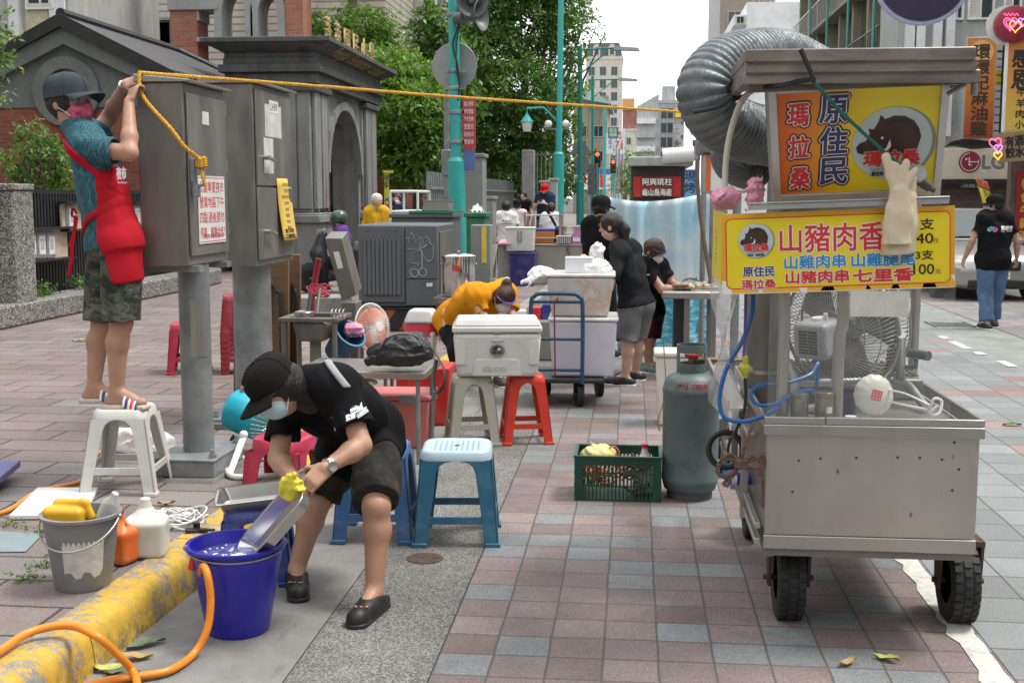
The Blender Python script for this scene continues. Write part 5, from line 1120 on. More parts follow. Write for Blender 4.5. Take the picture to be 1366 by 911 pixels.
cxb=(a.x+c.x)/2;GP=lambda px,py:(lambda q:V((q.x-cxb,-.006,q.z-SZ)))(at(px,py,Y0));M_GRAF=mat('grey_white_spray',(.48,.49,.50),.7,var=.15)
b=MB()
for st in([(541,318),(552,318),(548,311),(545,325),(556,312),(553,323),(562,316),(559,327),(566,321),(560,334),(569,326)],[(562,331),(570,322),(578,330),(577,345),(570,348),(563,337),(560,330),(566,317),(574,322),(566,330)],[(543,332),(560,334),(552,338),(549,350),(560,352),(553,356),(545,362),(551,367),(543,371)],[(563,334),(563,358)]):
 b.tube(smooth_path([GP(*q)for q in st],5),.0055,5,flat=.4)
for(px,py)in((553,364),(564,363)):b.tube([GP(px,py)+V((.045*math.cos(q),0,.045*math.sin(q)))for q in[2*PI*i/20 for i in range(20)]],.004,5,closed=True,flat=.4)
b.build('graffiti',M_GRAF,d2);b=MB();q=GP(573,380);b.b2(q+V((-.035,-.003,-.02)),q+V((.035,0,.022)));b.build('sticker',M_WHITEP,d3,smooth=0)
b=MB();b.b2((w_/2+.003,.1,zb+.02),(w_/2+.014,1.2,zt-.08));b.build('side_door',M_STEEL,t,bevel=.005);b=MB();b.b2((w_/2+.2,1.302,zb),(w_/2+.45,1.6,zt-.03));s_=b.build('rear_box',M_OLIVE,t,bevel=.01);b=MB();b.b2((w_/2+.34,1.29,zt-.5),(w_/2+.40,1.3015,zt-.05));b.build('yellow_tag',mat('yellow_tag',(.62,.5,.08),.6),s_,smooth=0)
m,n,l,bs=nt('striped_plinth');geo,uv=wall_uv(n,l);sp=n.new('ShaderNodeSeparateXYZ');l.new(uv,sp.inputs[0]);ad=n.new('ShaderNodeMath');ad.operation='ADD';l.new(sp.outputs[0],ad.inputs[0]);ms=n.new('ShaderNodeMath');ms.operation='MULTIPLY';ms.inputs[1].default_value=-.7;l.new(sp.outputs[1],ms.inputs[0]);l.new(ms.outputs[0],ad.inputs[1]);dv_=n.new('ShaderNodeMath');dv_.operation='MULTIPLY';dv_.inputs[1].default_value=2.6;l.new(ad.outputs[0],dv_.inputs[0]);fr=n.new('ShaderNodeMath');fr.operation='FRACT';l.new(dv_.outputs[0],fr.inputs[0])
gt=n.new('ShaderNodeMath');gt.operation='GREATER_THAN';gt.inputs[1].default_value=.5;l.new(fr.outputs[0],gt.inputs[0]);ns=noise(n,l,geo,9,6,.75);cc=mixc(n,l,gt.outputs[0],(.30,.085,.025),(.02,.02,.02));l.new(mixc(n,l,ramp(n,l,ns.outputs[0],[(.5,0),(.66,.8)]).outputs[0],cc,(.04,.035,.03)),bs.inputs['Base Color']);bs.inputs['Roughness'].default_value=.85
b=MB();b.b2((-w_/2-.06,-.05,0),(w_/2+.1,1.4,zb-.02));b.build('plinth',m,t,bevel=.02);b=MB();b.b2((-w_/2-.07,-.06,zb-.018),(w_/2+.11,1.41,zb-.002));b.build('plinth_top',M_BLACKP,t,smooth=0)
t,w_,h=cabinet('grey_cabinet','low grey cabinet with a green top behind the graffiti box',522,602,285,16.3,.9,M_DBOX)
b=MB();b.b2((-w_*.2,-.04,h+.003),(w_*.53,.95,h+.035));b.build('green_top',mat('bright_green_paint',0),t,smooth=0)
p=at(583,289,16.5);tt=thing('metal_case','small silver-grey case lying on the green cabinet top','case',(p.x,16.5,t.location.z+h+.036));b=MB();b.hexa([(-.2,-.1,0),(.18,-.1,0),(.18,.3,0),(-.2,.3,0),(-.16,-.1,.13),(.18,-.1,.13),(.18,.3,.13),(-.16,.3,.13)]);b.build('body',M_STEELB,tt,bevel=.006);b=MB();b.b2((-.18,-.11,.131),(.19,.31,.145));b.build('lid',M_STEELB,tt)
Y=17.4;fx0,fx1=at(532,270,Y).x,at(567,270,Y).x;zf=h+SZ+.04;tt=thing('tube_frame','white tubular frame shelf standing on the grey cabinet below the bright tree','frame',(fx0,Y-.6,SZ));H1,H0=at(540,256,Y).z-SZ,at(540,284,Y).z-SZ;WW=fx1-fx0
b=MB()
for x_ in(0,WW):
 for y_ in(0,1.0):b.cyl((x_,y_,h*.9),(x_,y_,H1),.018,n=8)
b.build('uprights',M_WHITEP,tt)
for z_,nm in((H1,'top_rails'),(H0+.02,'lower_rails')):
 b=MB()
 for x_ in(0,WW):b.cyl((x_,0,z_),(x_,1.0,z_),.018,n=8)
 for y_ in(0,.33,.67,1.0):b.cyl((0,y_,z_+.004),(WW,y_,z_+.004),.018,n=8)
 b.build(nm,M_WHITEP,tt)
p=at(505,210,24);t=thing('yellow_post','thin yellow-green marker post at the gate pier','post',(at(516,280,24).x,24,SZ));b=MB();b.box((0,0,1.0),(.09,.05,2.0));b.box((.04,-.02,2.03),(.2,.06,.05));b.build('board',mat('lime_sign',(.42,.46,.05),.5,var=.3,scale=6),t);lettering('汽\n機\n車',.14,M_INK,t,(0,-.035,1.9))
t=thing('street_fence','tall grey vertical railing fence behind the people in white shirts','fence',(-4.6,27,SZ));b=MB()
for i in range(60):b.box((0,i*.33,1.05),(.06,.10,2.1))
b.build('bars',M_GALV,t,smooth=0);b=MB();b.b2((.05,0,1.7),(.09,20,1.76));b.b2((.05,0,.3),(.09,20,.36));b.build('rail',M_GALV,t,smooth=0)
t=thing('concrete_pillar','tall pale concrete pillar behind the man with the red cap','pillar',(at(705,260,36).x,36,SZ));b=MB();b.box((0,0,1.45),(.36,.5,2.9));b.build('shaft',M_CONC,t,bevel=.02)
t=thing('gate_grille','high dark lattice gate right of the pale pillar','gate',(at(722,220,40).x,40,SZ));b=MB()
for i in range(9):b.box((-.55+i*.14,0,1.5),(.03,.03,3.0))
for i in range(4):b.box((0,0,.2+i*.9),(1.2,.03,.04))
b.build('bars',M_OLIVE,t,smooth=0)
YC=4.50;PA=lambda px,py,Y=YC:at(px,py,Y)
CXo=PA(1160,650).x
t=cart=thing('food_cart','stainless street food cart with yellow wild boar sausage signs and a fat grey exhaust duct','food cart',(CXo,YC,0))
def LP(px,py,Y=YC):p=at(px,py,Y);return V((p.x-CXo,p.y-YC,p.z))
xl,xr=LP(1021,650).x,LP(1304,650).x;zb,zl0,zl1=LP(1160,735).z,LP(1160,581).z,LP(1160,557).z;DP=1.35
b=MB();b.b2((xl+.02,.012,zb+.02),(xr-.004,DP,zl0-.002));b.build('body',M_STEELW,t,bevel=.004)
m,n,l,bs=nt('stained_cart_front');vec=coords(n)
a1=noise(n,l,vec,2.2,6,.6,(1,1,.6));col=ramp(n,l,a1.outputs[0],[(.3,(.40,.38,.35)),(.7,(.52,.495,.46))]).outputs[0]
vo=n.new('ShaderNodeTexVoronoi');vo.inputs['Scale'].default_value=1.0;vo.inputs['Randomness'].default_value=1.0;mp=n.new('ShaderNodeMapping');mp.inputs['Scale'].default_value=(14,14,7.5);l.new(vec,mp.inputs[0]);l.new(mp.outputs[0],vo.inputs['Vector'])
sp=ramp(n,l,vo.outputs['Distance'],[(.035,.9),(.11,0)]).outputs[0];wn=n.new('ShaderNodeTexWhiteNoise');l.new(vo.outputs['Position'],wn.inputs['Vector']);gt=n.new('ShaderNodeMath');gt.operation='GREATER_THAN';gt.inputs[1].default_value=.42;l.new(wn.outputs['Value'],gt.inputs[0]);mu=n.new('ShaderNodeMath');mu.operation='MULTIPLY';l.new(sp,mu.inputs[0]);l.new(gt.outputs[0],mu.inputs[1])
col=mixc(n,l,mu.outputs[0],col,(.16,.11,.08));st=noise(n,l,vec,5,7,.72,(1.6,1.6,.5));col=mixc(n,l,ramp(n,l,st.outputs[0],[(.54,0),(.78,.45)]).outputs[0],col,(.22,.17,.13))
l.new(col,bs.inputs['Base Color']);bs.inputs['Metallic'].default_value=.85;bs.inputs['Roughness'].default_value=.36;lw=noise(n,l,vec,3.5,3);bump(n,l,bs,lw.outputs[0],.25,.03);M_CFRONT=m
b=MB();b.b2((xl,0,zb+.055),(xr,.010,zl0-.003));b.build('front_panel',M_CFRONT,t,bevel=.002)
b=MB();b.b2((xl-.003,-.006,zb),(xr+.003,.011,zb+.053));b.build('bottom_strip',M_STEELB,t,bevel=.003)
b=MB()
for i,(x_,z_)in enumerate([(xl+.12,.72),(xl+.2,.73),(xl+.33,.735),(xl+.48,.74),(xl+.56,.74),(xl+.64,.735),(xr-.09,.80),(xr-.07,.70),(xr-.09,.62),(xl+.1,.6)]):b=MB();b.ball((x_,-.001,z_),(.005,.003,.005),8,6);b.build('rivet',M_IRON,t)
b=MB();ex=.012
b.b2((xl+.005,0,zl0),(xr-.005,DP,zl0+.012));b.build('tray',M_STEELW,t,smooth=0)
b=MB()
b.hexa([(xl-ex,-.028,zl0),(xr+ex,-.028,zl0),(xr+ex,-.001,zl0),(xl-ex,-.001,zl0),(xl-ex,-.022,zl1-.028),(xr+ex,-.022,zl1-.028),(xr+ex,-.001,zl1-.028),(xl-ex,-.001,zl1-.028)])
b.b2((xl-ex,-.019,zl1-.027),(xl+.21,.0,zl1));b.b2((xl+.213,-.0185,zl1-.027),(xr+ex,.0,zl1+.001))
b.b2((xr-.003,.003,zl0+.014),(xr+.01,DP,zl1));b.b2((xl-.01,.003,zl0+.014),(xl+.003,DP,zl1));b.b2((xl,DP-.004,zl0+.014),(xr,DP+.008,zl1));b.build('rim',M_STEELB,t,bevel=.003)
b=MB();b.b2((xl+.03,.012,zb-.03),(xr-.03,DP-.1,zb+.015))
for x_ in(xl+.005,xr-.03):b.b2((x_,.015,zb-.035),(x_+.03,DP,zb-.003))
b.build('under_frame',mat('dull_frame_steel',(.20,.195,.19),.5,.4,dirt=.5),t,smooth=0)
b=MB();b.b2((xl-.05,.25,zl0-.07),(xl-.014,DP+.6,zl0-.05));b.b2((xl-.10,.55,zl0-.015),(xl-.015,DP+.5,zl0+.0));b.b2((xl-.11,.54,zl0),(xl-.095,DP+.5,zl0+.035));b.build('side_shelf',M_STEELB,t,bevel=.003)
b=MB();
for z_ in(.44,.50):b.b2((xl-.035,.02,z_-.05),(xl-.012,DP+.5,z_-.028))
for y_ in(.5,1.0,1.6):b.b2((xl-.045,y_,.36),(xl-.015,y_+.03,zl0-.07))
b.build('side_rail',M_STEELB,t,bevel=.002)
M_RIM=mat('wheel_rim_grey',(.2,.2,.2),.5,.5)
def tyre_wheel(par,c,r,w_,axis=(1,0,0),name='wheel',tread=14):
 wh=thing(name,None,None,c);wh.parent=par;ax=V(axis).normalized();Mx=V((0,0,1)).rotation_difference(ax)
 b=MB();pr=[(r*.55,-w_*.42),(r*.75,-w_*.5),(r*.92,-w_*.46),(r*.985,-w_*.33),(r,0),(r*.985,w_*.33),(r*.92,w_*.46),(r*.75,w_*.5),(r*.55,w_*.42)];b.lathe(pr+[pr[0]],40,axis=ax)
 for i in range(tread*2):
  a=PI*i/tread
  for s in(-1,0,1):
   aa=a+(PI/tread/2 if s else 0);q=Mx@V((math.cos(aa)*r*(1.0 if s==0 else.985),math.sin(aa)*r*(1.0 if s==0 else.985),s*w_*.31));u=Mx@V((math.cos(aa),math.sin(aa),0));v_=Mx@V((-math.sin(aa),math.cos(aa),0));dw=w_*.13;dl=r*PI/tread*.38
   b.hexa([q+v_*dl*sx+ax*dw*sy+u*(-.004)for sx,sy in((-1,-1),(1,-1),(1,1),(-1,1))]+[q+v_*dl*.85*sx+ax*dw*.85*sy+u*.0055 for sx,sy in((-1,-1),(1,-1),(1,1),(-1,1))])
 ty=b.build('tyre',M_BLACKR,wh,smooth=40)
 b=MB();b.lathe([(r*.15,-w_*.34),(r*.3,-w_*.30),(r*.5,-w_*.36),(r*.57,-w_*.42),(r*.57,w_*.42),(r*.5,w_*.36),(r*.3,w_*.30),(r*.15,w_*.34),(0,w_*.34)],28,axis=ax);b.cyl(-ax*w_*.6,ax*w_*.6,r*.07,n=10);b.build('rim',M_RIM,wh);return wh
WR=.165
for(px,yo)in((1051,.33),(1277,.36)):
 x_=LP(px,780,YC+yo).x;tyre_wheel(t,(x_,yo,WR),WR,.115)
 b=MB()
 for s in(-1,1):b.hexa([(x_+s*.078-.006,yo-.03,WR-.03),(x_+s*.078+.006,yo-.03,WR-.03),(x_+s*.078+.006,yo+.03,WR-.03),(x_+s*.078-.006,yo+.03,WR-.03),(x_+s*.078-.006,yo-.06,zb-.037),(x_+s*.078+.006,yo-.06,zb-.037),(x_+s*.078+.006,yo+.06,zb-.037),(x_+s*.078-.006,yo+.06,zb-.037)])
 b.b2((x_-.085,yo-.06,zb-.06),(x_+.085,yo+.06,zb-.038));b.cyl((x_-.10,yo,WR),(x_+.10,yo,WR),.012,n=10);b.build('fork',M_IRON,t,smooth=0)
for(px,Y)in((1003,6.0),(960,7.4),(1180,6.2)):
 x_=LP(px,690,Y).x;tyre_wheel(t,(x_,Y-YC,WR),WR,.09);b=MB();b.hexa([(x_-.06,Y-YC-.03,.12),(x_-.048,Y-YC-.03,.12),(x_-.048,Y-YC+.03,.12),(x_-.06,Y-YC+.03,.12),(x_-.05,Y-YC-.04,.45),(x_-.03,Y-YC-.04,.45),(x_-.03,Y-YC+.05,.45),(x_-.05,Y-YC+.05,.45)]);b.build('fork',mat('blue_grey_steel',(.10,.13,.20),.5,.3),t)
for px,Y in((1043,4.62),(1116,4.66),(1030,5.75),(1215,5.75)):
 q0,q1=LP(px,556,Y),LP(px-1,385,Y);q0.z=zl0+.012;b=MB();zt_=2.0 if Y>5 else q1.z+.25;b.tube(smooth_path([q0,(q0.x,q0.y,1.15),(q0.x+(.012 if px==1116 else 0),q0.y,1.25),(q1.x+(.012 if px==1116 else 0),q1.y,zt_)],4),.0225,18);b.build('post',M_STEELB,t)
rl=V((1,0,.040)).normalized();up=V((-.040,0,1)).normalized();YS1=4.46
c0=(LP(972,291,YS1)+LP(1262,274,YS1)+LP(976,389,YS1)+LP(1262,383,YS1))/4;SW,SH=.826,.293
M_YEL=mat('sign_yellow',(.78,.62,.015),.45,var=.03,scale=3);M_ORG=grad_mat('sign_orange',(.74,.36,.03),(.80,.42,.03),z0=1.3,z1=1.7);M_WHT=mat('sign_white',(.78,.77,.73),.5,var=.04);M_RED=mat('sign_red_ink',(.62,.03,.035),.5,var=.05);M_BLU=mat('sign_blue_ink',(.02,.25,.55),.5);M_NAVY=mat('sign_navy_ink',(.035,.04,.14),.5);M_BLK=mat('sign_black_ink',(.02,.018,.018),.5);M_OUT=mat('sign_outline',(.8,.78,.72),.5)
b=MB();b.prism([(-SW/2,-SH/2),(SW/2,-SH/2),(SW/2,SH/2),(-SW/2,SH/2)],(0,.006,0),c0,rl,up);ps=b.build('price_sign',M_ORG,t,smooth=0)
def rrect(w_,h,r,k=5):
 o=[]
 for cx,cy,a0 in((w_/2-r,-h/2+r,-PI/2),(w_/2-r,h/2-r,0),(-w_/2+r,h/2-r,PI/2),(-w_/2+r,-h/2+r,PI)):
  o+=[(cx+r*math.cos(a0+PI/2*i/k),cy+r*math.sin(a0+PI/2*i/k))for i in range(k+1)]
 return o
def sheetp(name,poly,m,par,lift,o=c0,ux=rl,uy=up):
 nz=V(ux).cross(V(uy));b=MB();b.add([V(o)+V(ux)*x+V(uy)*y+nz*lift for x,y in poly],[tuple(range(len(poly)))]);return b.build(name,m,par,smooth=0,fix=False)
sheetp('foot_band',[(-SW/2,-SH/2),(SW/2,-SH/2),(SW/2,-SH/2+.045),(0,-SH/2+.02),(-SW/2,-SH/2+.05)],M_WHT,ps,.0005)
b=MB();nz=rl.cross(up)
for i,(x_,w_,h)in enumerate([(-.33,.05,.04),(-.2,.07,.03),(-.06,.05,.035),(.03,.09,.03),(.16,.06,.04),(.27,.08,.035),(.36,.06,.05)]):
 b.add([c0+rl*(x_+w_*math.cos(a))+up*(-SH/2+.003+max(0,h*math.sin(a)))+nz*.0010 for a in[PI*k/8 for k in range(9)]]+[c0+rl*(x_-w_*.5)+up*(-SH/2+.003)+nz*.0010],[tuple(range(10))])
b.build('swirls',mat('swirl_orange',(.76,.42,.03),.5),ps,smooth=0)
sheetp('red_border',rrect(SW-.03,SH-.035,.022),M_RED,ps,.0014);sheetp('panel',rrect(SW-.038,SH-.043,.018),M_YEL,ps,.002)
def sg(s,px,py,fw,fh,m,par=None,lift=.004,o=None,ux=rl,uy=up,Y=YS1,fat=0.,outline=0.,om=None):
 q=LP(px,py,Y)if o is None else o;nz=V(ux).cross(V(uy));q=q+nz*lift
 if outline:lettering(s,1,om or M_OUT,par or ps,q-nz*.0010,ux,uy,fit=(fw,fh),fat=outline)
 lettering(s,1,m,par or ps,q,ux,uy,fit=(fw,fh),fat=fat)
K=4.46/FPX
sg('山豬肉香腸',1128,316,168*K,36*K,M_RED,fat=.0014,outline=.0052)
sg('山雞肉串',1087,349,78*K,17*K,M_BLU,fat=.0012,outline=.0040);sg('山雞腿尾',1178,346,80*K,17*K,M_BLU,fat=.0016,outline=.0045)
sg('山豬肉串',1090,369,80*K,16*K,M_RED,fat=.0016,outline=.0042);sg('七里香',1178,367,76*K,16*K,M_RED,fat=.0022,outline=.005)
sg('1支',1233,299,24*K,14*K,M_BLK,fat=.0006);sg('40',1233,318,22*K,13*K,M_BLK,fat=.0005);sg('元',1248,321,7*K,6*K,M_BLK);sg('3支',1233,340,22*K,12*K,M_BLK,fat=.0006);sg('100',1232,359,26*K,13*K,M_BLK,fat=.0005);sg('元',1251,362,7*K,6*K,M_BLK)
sg('原住民',1012,362,40*K,13*K,M_NAVY,fat=.0010,outline=.0035);sg('瑪拉桑',1012,379,44*K,12*K,M_RED,fat=.0010,outline=.0035)
def boar(par,o,ux,uy,r,lift=.004):
 """round badge: pale disc, curled dark boar, red characters"""
 nz=V(ux).cross(V(uy));C_=lambda rad,dx=0,dy=0:[(dx+rad*math.cos(2*PI*i/40),dy+rad*math.sin(2*PI*i/40))for i in range(40)]
 sheetp('badge_shade',C_(r*1.0,r*.10,-r*.02),mat('badge_grey',(.25,.25,.23),.5),par,lift,o,ux,uy);sheetp('badge_disc',C_(r),mat('badge_pale',(.47,.56,.55),.5),par,lift+.0006,o,ux,uy)
 body=[(-.70,-.28),(-.86,-.22),(-.90,-.06),(-.80,.06),(-.66,.10),(-.58,.30),(-.62,.44),(-.48,.42),(-.38,.62),(-.34,.80),(-.22,.68),(0,.76),(.26,.74),(.50,.60),(.66,.36),(.70,.06),(.62,-.30),(-.2,-.34),(-.5,-.30)]
 sheetp('boar',[(x*r,y*r)for x,y in body],mat('boar_brown',(.055,.022,.016),.5),par,lift+.0012,o,ux,uy)
 sheetp('boar_snout',[(x*r,y*r)for x,y in((-.70,-.26),(-.85,-.2),(-.88,-.06),(-.78,.05),(-.70,-.02))],M_BLK,par,lift+.0018,o,ux,uy)
 arc=[(.1+.62*math.cos(a),.05+.62*math.sin(a))for a in[2.2-2.1*i/14 for i in range(15)]];arc2=[(.1+.50*math.cos(a),.05+.52*math.sin(a))for a in[.1+2.1*i/14 for i in range(15)]]
 sheetp('boar_back',[(x*r,y*r)for x,y in arc+arc2],M_BLK,par,lift+.0018,o,ux,uy)
 sheetp('tusk',[(x*r,y*r)for x,y in((-.30,-.18),(-.14,-.12),(-.08,.06),(-.06,.12),(-.02,-.08),(-.12,-.22))],M_OUT,par,lift+.0024,o,ux,uy);sheetp('eye',C_(r*.035,-r*.26,r*.17),M_OUT,par,lift+.0024,o,ux,uy)
 q=V(o)+V(uy)*(-r*.40)+V(ux)*r*.02
 sg('瑪拉桑',0,0,r*1.4,r*.42,M_RED,par,lift+.0035,q,ux,uy,fat=r*.018,outline=r*.03,om=mat('badge_pale',0))
 sg('Taiwan Indigenous Peoples',0,0,r*1.0,r*.08,M_BLK,par,lift+.003,V(o)-V(uy)*r*.70,ux,uy);sg('原住民 · 山豬肉香腸',0,0,r*.92,r*.13,M_BLK,par,lift+.003,V(o)-V(uy)*r*.83,ux,uy,fat=r*.005)
boar(ps,LP(1008,321,YS1),rl,up,22.5*K)
b=MB();b.b2(V((-SW/2-.0,.012,-SH/2+.02))+c0,V((-SW/2+.005,.50,SH/2-.01))+c0);sr=b.build('side_sign',M_YEL,t,smooth=0);sg('元\n元',0,0,.04,.12,M_BLK,sr,.002,c0+V((-SW/2,.28,0)),(0,-1,0),(0,0,1))
b=MB();a,c=LP(998,277,YS1-.03),LP(1266,268,YS1-.03);b.prism([(-.006,-.010),(.006,-.010),(.006,.010),(-.006,.010)],c-a,a,(0,1,0),(0,0,1));b.prism([(-.011,-.003),(.006,-.003),(.006,.003),(-.011,.003)],c-a,a+V((0,0,.014)),(0,1,0),(0,0,1));b.build('sign_rail',M_ALU,t,bevel=.002)
a,c=LP(1135,388,YS1),LP(1212,423,YS1);b=MB();b.b2((a.x,a.y,c.z),(c.x,a.y+.004,a.z));b.build('blank_board',mat('stained_white_board',(.62,.61,.57),.5,var=.1,scale=8,dirt=.4,dirtc=(.35,.32,.27),dscale=14),t,smooth=0)
a,c=LP(1030,300,4.485),LP(1268,540,4.485);b=MB();b.b2((a.x,a.y,zl1+.003),(c.x,a.y+.003,a.z));b.build('clear_panel',film('clear_acrylic',(.75,.78,.78),.05,.05),t,smooth=0)
a,c=LP(955,300,5.4),LP(955,560,5.4);b=MB();b.grid(lambda u,v:(a.x+.02+.03*math.sin(v*9+u*5),-.0+.1+1.0*u,zl0-.05+(a.z-zl0)*v),8,12);b.build('clear_curtain',film('clear_vinyl',(.7,.72,.72),.16,.12),t,smooth=180)
TL,TR,BL,BR=LP(1024,118,4.40),LP(1268,101,4.40),LP(1032,270,4.60),LP(1253,261,4.60)
ux=((TR-TL)+(BR-BL)).normalized();uyv=((TL-BL)+(TR-BR));uy=(uyv-ux*uyv.dot(ux)).normalized();nzv=ux.cross(uy)
S=lambda u,v:(BL*(1-u)+BR*u)*(1-v)+(TL*(1-u)+TR*u)*v
back=-nzv*.13
b=MB();b.hexa([S(0,0)+back,S(1,0)+back,S(1,0)-nzv*.004,S(0,0)-nzv*.004,S(0,1)+back,S(1,1)+back,S(1,1)-nzv*.004,S(0,1)-nzv*.004]);lb=b.build('sign_box',M_ALU,t,smooth=0)
b=MB();fw=.045
for(u0,v0,u1,v1)in((0,0,fw,1),(1-fw,0,1,1),(fw+.001,0,1-fw-.001,fw*1.6),(fw+.001,1-fw*1.0,1-fw-.001,1)):
 q=[S(u0,v0),S(u1,v0),S(u1,v1),S(u0,v1)];b.hexa([p-nzv*.003 for p in q]+[p+nzv*.014 for p in q])
b.build('sign_frame',mat('worn_alu',(.50,.50,.49),.4,.6,dirt=.35),lb,bevel=.002)
m,n,l,bs=nt('orange_to_yellow_print');sp=n.new('ShaderNodeSeparateXYZ');l.new(coords(n),sp.inputs[0]);mr=n.new('ShaderNodeMapRange');l.new(sp.outputs[0],mr.inputs[0]);mr.inputs[1].default_value=S(0,0).x;mr.inputs[2].default_value=S(1,0).x
l.new(ramp(n,l,mr.outputs[0],[(.03,(.66,.12,.015)),(.22,(.74,.25,.015)),(.42,(.80,.56,.015)),(.62,(.82,.70,.03)),(1.0,(.72,.58,.01))]).outputs[0],bs.inputs['Base Color']);bs.inputs['Roughness'].default_value=.35
q=[S(fw,fw),S(1-fw,fw),S(1-fw,1-fw),S(fw,1-fw)];b=MB();b.add([p+nzv*.001 for p in q],[(0,1,2,3)]);fc=b.build('sign_face',m,lb,smooth=0,fix=False)
gb=SH
K2=4.5/FPX
for i,ch in enumerate('瑪拉桑'):sg(ch,0,0,25*K2,30*K2,M_RED,fc,.004,S(.165,.76-.275*i),ux,uy,fat=.0026,outline=.0062);lettering(ch,1,M_BLK,fc,S(.165,.76-.275*i)+nzv*.0022,ux,uy,fit=(25*K2,30*K2),fat=.0125)
for i,ch in enumerate('原住民'):sg(ch,0,0,34*K2,37*K2,M_NAVY,fc,.004,S(.365,.79-.265*i),ux,uy,fat=.0026,outline=.0062);lettering(ch,1,M_BLK,fc,S(.365,.79-.265*i)+nzv*.0022,ux,uy,fit=(34*K2,37*K2),fat=.0125)
boar(fc,S(.70,.475),ux,uy,50*K2,.002)
for i,(px0,px1,y0_,y1_,Yf)in enumerate([(995,1302,66,80,4.26),(995,1303,81,95,4.28),(993,1308,96,110,4.30)]):
 a,c=LP(px0,y0_,Yf),LP(px1,y1_,Yf);b=MB();b.b2((a.x,a.y,c.z+.001),(c.x,a.y+.03,a.z));b.b2((a.x,a.y+.031,c.z+.004),(a.x+.03,a.y+.62,a.z));b.b2((c.x-.03,a.y+.031,c.z+.004),(c.x,a.y+.62,a.z));b.b2((a.x+.031,a.y+.031,a.z-.012),(c.x-.031,a.y+.62,a.z-.004));b.build('awning_frame',mat('weathered_aluminium',(.25,.222,.195),.42,.6,var=.4,scale=7,dirt=.6,dirtc=(.14,.10,.08),dscale=5,stretch=(.5,1,2)),t,bevel=.004)
b=MB();a,c=LP(998,112,4.36),LP(1300,100,4.36);b.prism([(0,0),(.03,0),(.03,.05),(0,.05)],c-a,a+V((0,0,-.03)),(0,1,0),(0,0,1));b.build('sign_beam',mat('weathered_aluminium',0),t,smooth=0)
b=MB();q=LP(1300,112,4.38);b.cyl(q,q-V((0,0,.04)),.012,n=10);b.tube([q+V((-.03,0,0)),q+V((-.09,0,-.035))],.008,6);b.build('corner_bolt',M_GALV,t)
def duct(par,pts,r,name,mat_,rings=60,n=40):
 P=smooth_path(pts,14);L=[0]
 for i in range(len(P)-1):L.append(L[-1]+(P[i+1]-P[i]).length)
 out,rr=[],[];N=rings*6;j=0
 for i in range(N+1):
  s=L[-1]*i/N
  while j<len(P)-2 and s>L[j+1]:j+=1
  out.append(P[j].lerp(P[j+1],(s-L[j])/max(1e-9,L[j+1]-L[j])));ph=(i%6)/6;rr.append(r*(1+.085*abs(math.sin(PI*ph))**.7-.04))
 b=MB();b.tube(out,rr,n)
 return b.build(name,mat_,par,smooth=180)
m,n,l,bs=nt('grey_duct_foil');vec=coords(n);a1=noise(n,l,vec,7,5);l.new(ramp(n,l,a1.outputs[0],[(.3,(.10,.115,.125)),(.7,(.19,.215,.23))]).outputs[0],bs.inputs['Base Color']);bs.inputs['Roughness'].default_value=.42;bs.inputs['Metallic'].default_value=.25;w1=noise(n,l,vec,22,4,.6,(1,1,.4));bump(n,l,bs,w1.outputs[0],.7,.02);M_DUCT=m
D_=lambda px,py,Y:LP(px,py,Y)
duct(t,[D_(1088,100,5.5),D_(1046,80,5.4),D_(1002,79,5.2),D_(962,92,5.05),D_(943,122,4.98),D_(958,156,5.02),D_(995,176,5.15),D_(1050,186,5.35)],.12,'exhaust_duct',M_DUCT,58)
duct(t,[D_(1075,178,5.7),D_(1020,186,5.6),D_(986,196,5.6),D_(982,214,5.7),D_(1010,226,5.8)],.105,'lower_duct',M_DUCT,26)
b=MB()
for pts in([(968,118),(985,100),(1010,88),(1006,120),(975,135)],[(925,150),(960,142),(985,122),(1000,102)]):b.tube(smooth_path([D_(x,y,4.83)for x,y in pts],6),.008,6)
b.build('duct_tie',M_BLACKR,t)
b=MB();b.tube(smooth_path([D_(1012,113,4.7),D_(990,135,4.75),D_(975,175,4.8),D_(968,220,4.8),D_(967,268,4.75)],8),.012,8);b.build('white_cable',mat('cream_cable',(.55,.52,.46),.5),t)
b=MB();b.tube(smooth_path([D_(1068,66,4.22),D_(1085,105,4.235),D_(1082,106,4.24)],6),.009,6);b.tube(smooth_path([D_(1082,106,4.24),D_(1060,110,4.3),D_(1030,116,4.32),D_(1000,118,4.5)],6),.009,6)
b.build('black_tie',M_BLACKR,t)
b=MB();rope_mesh(b,[D_(1082,106,4.235),D_(1120,148,4.33),D_(1165,190,4.42),D_(1192,214,4.44),D_(1225,244,4.5),D_(1240,250,4.56)],.007);b.build('green_cord',mat('green_cord',(.02,.15,.12),.7),t)
b=MB();a,c=LP(1183,214,4.47),LP(1240,250,4.50);b.tube([a,c],.018,10);b.tube([c,c+V((.02,0,-.01))],.012,8);b.build('peg_arm',mat('dark_bracket',(.10,.09,.08),.6,.3),t);b=MB();b.lathe([(.03,-.012),(.034,0),(.03,.012)],10,LP(1224,232,4.45),axis=(0,-1,.3));b.build('peg_knob',mat('grey_knob',(.3,.3,.31),.5),t)
b=MB();b.b2((xl+.14,.9,1.3),(xr-.04,1.5,2.12));b.build('hood',M_STEEL,t,bevel=.01)
q=LP(1198,280,4.40);g0=V((q.x+CXo,4.39,q.z))
s=SDF(g0+V((-.13,-.06,-.24)),g0+V((.15,.11,.25)),.004);P=lambda px,py,dy=0:(lambda v:np.array((v.x,v.y+dy,v.z)))(at(px,py,4.39))
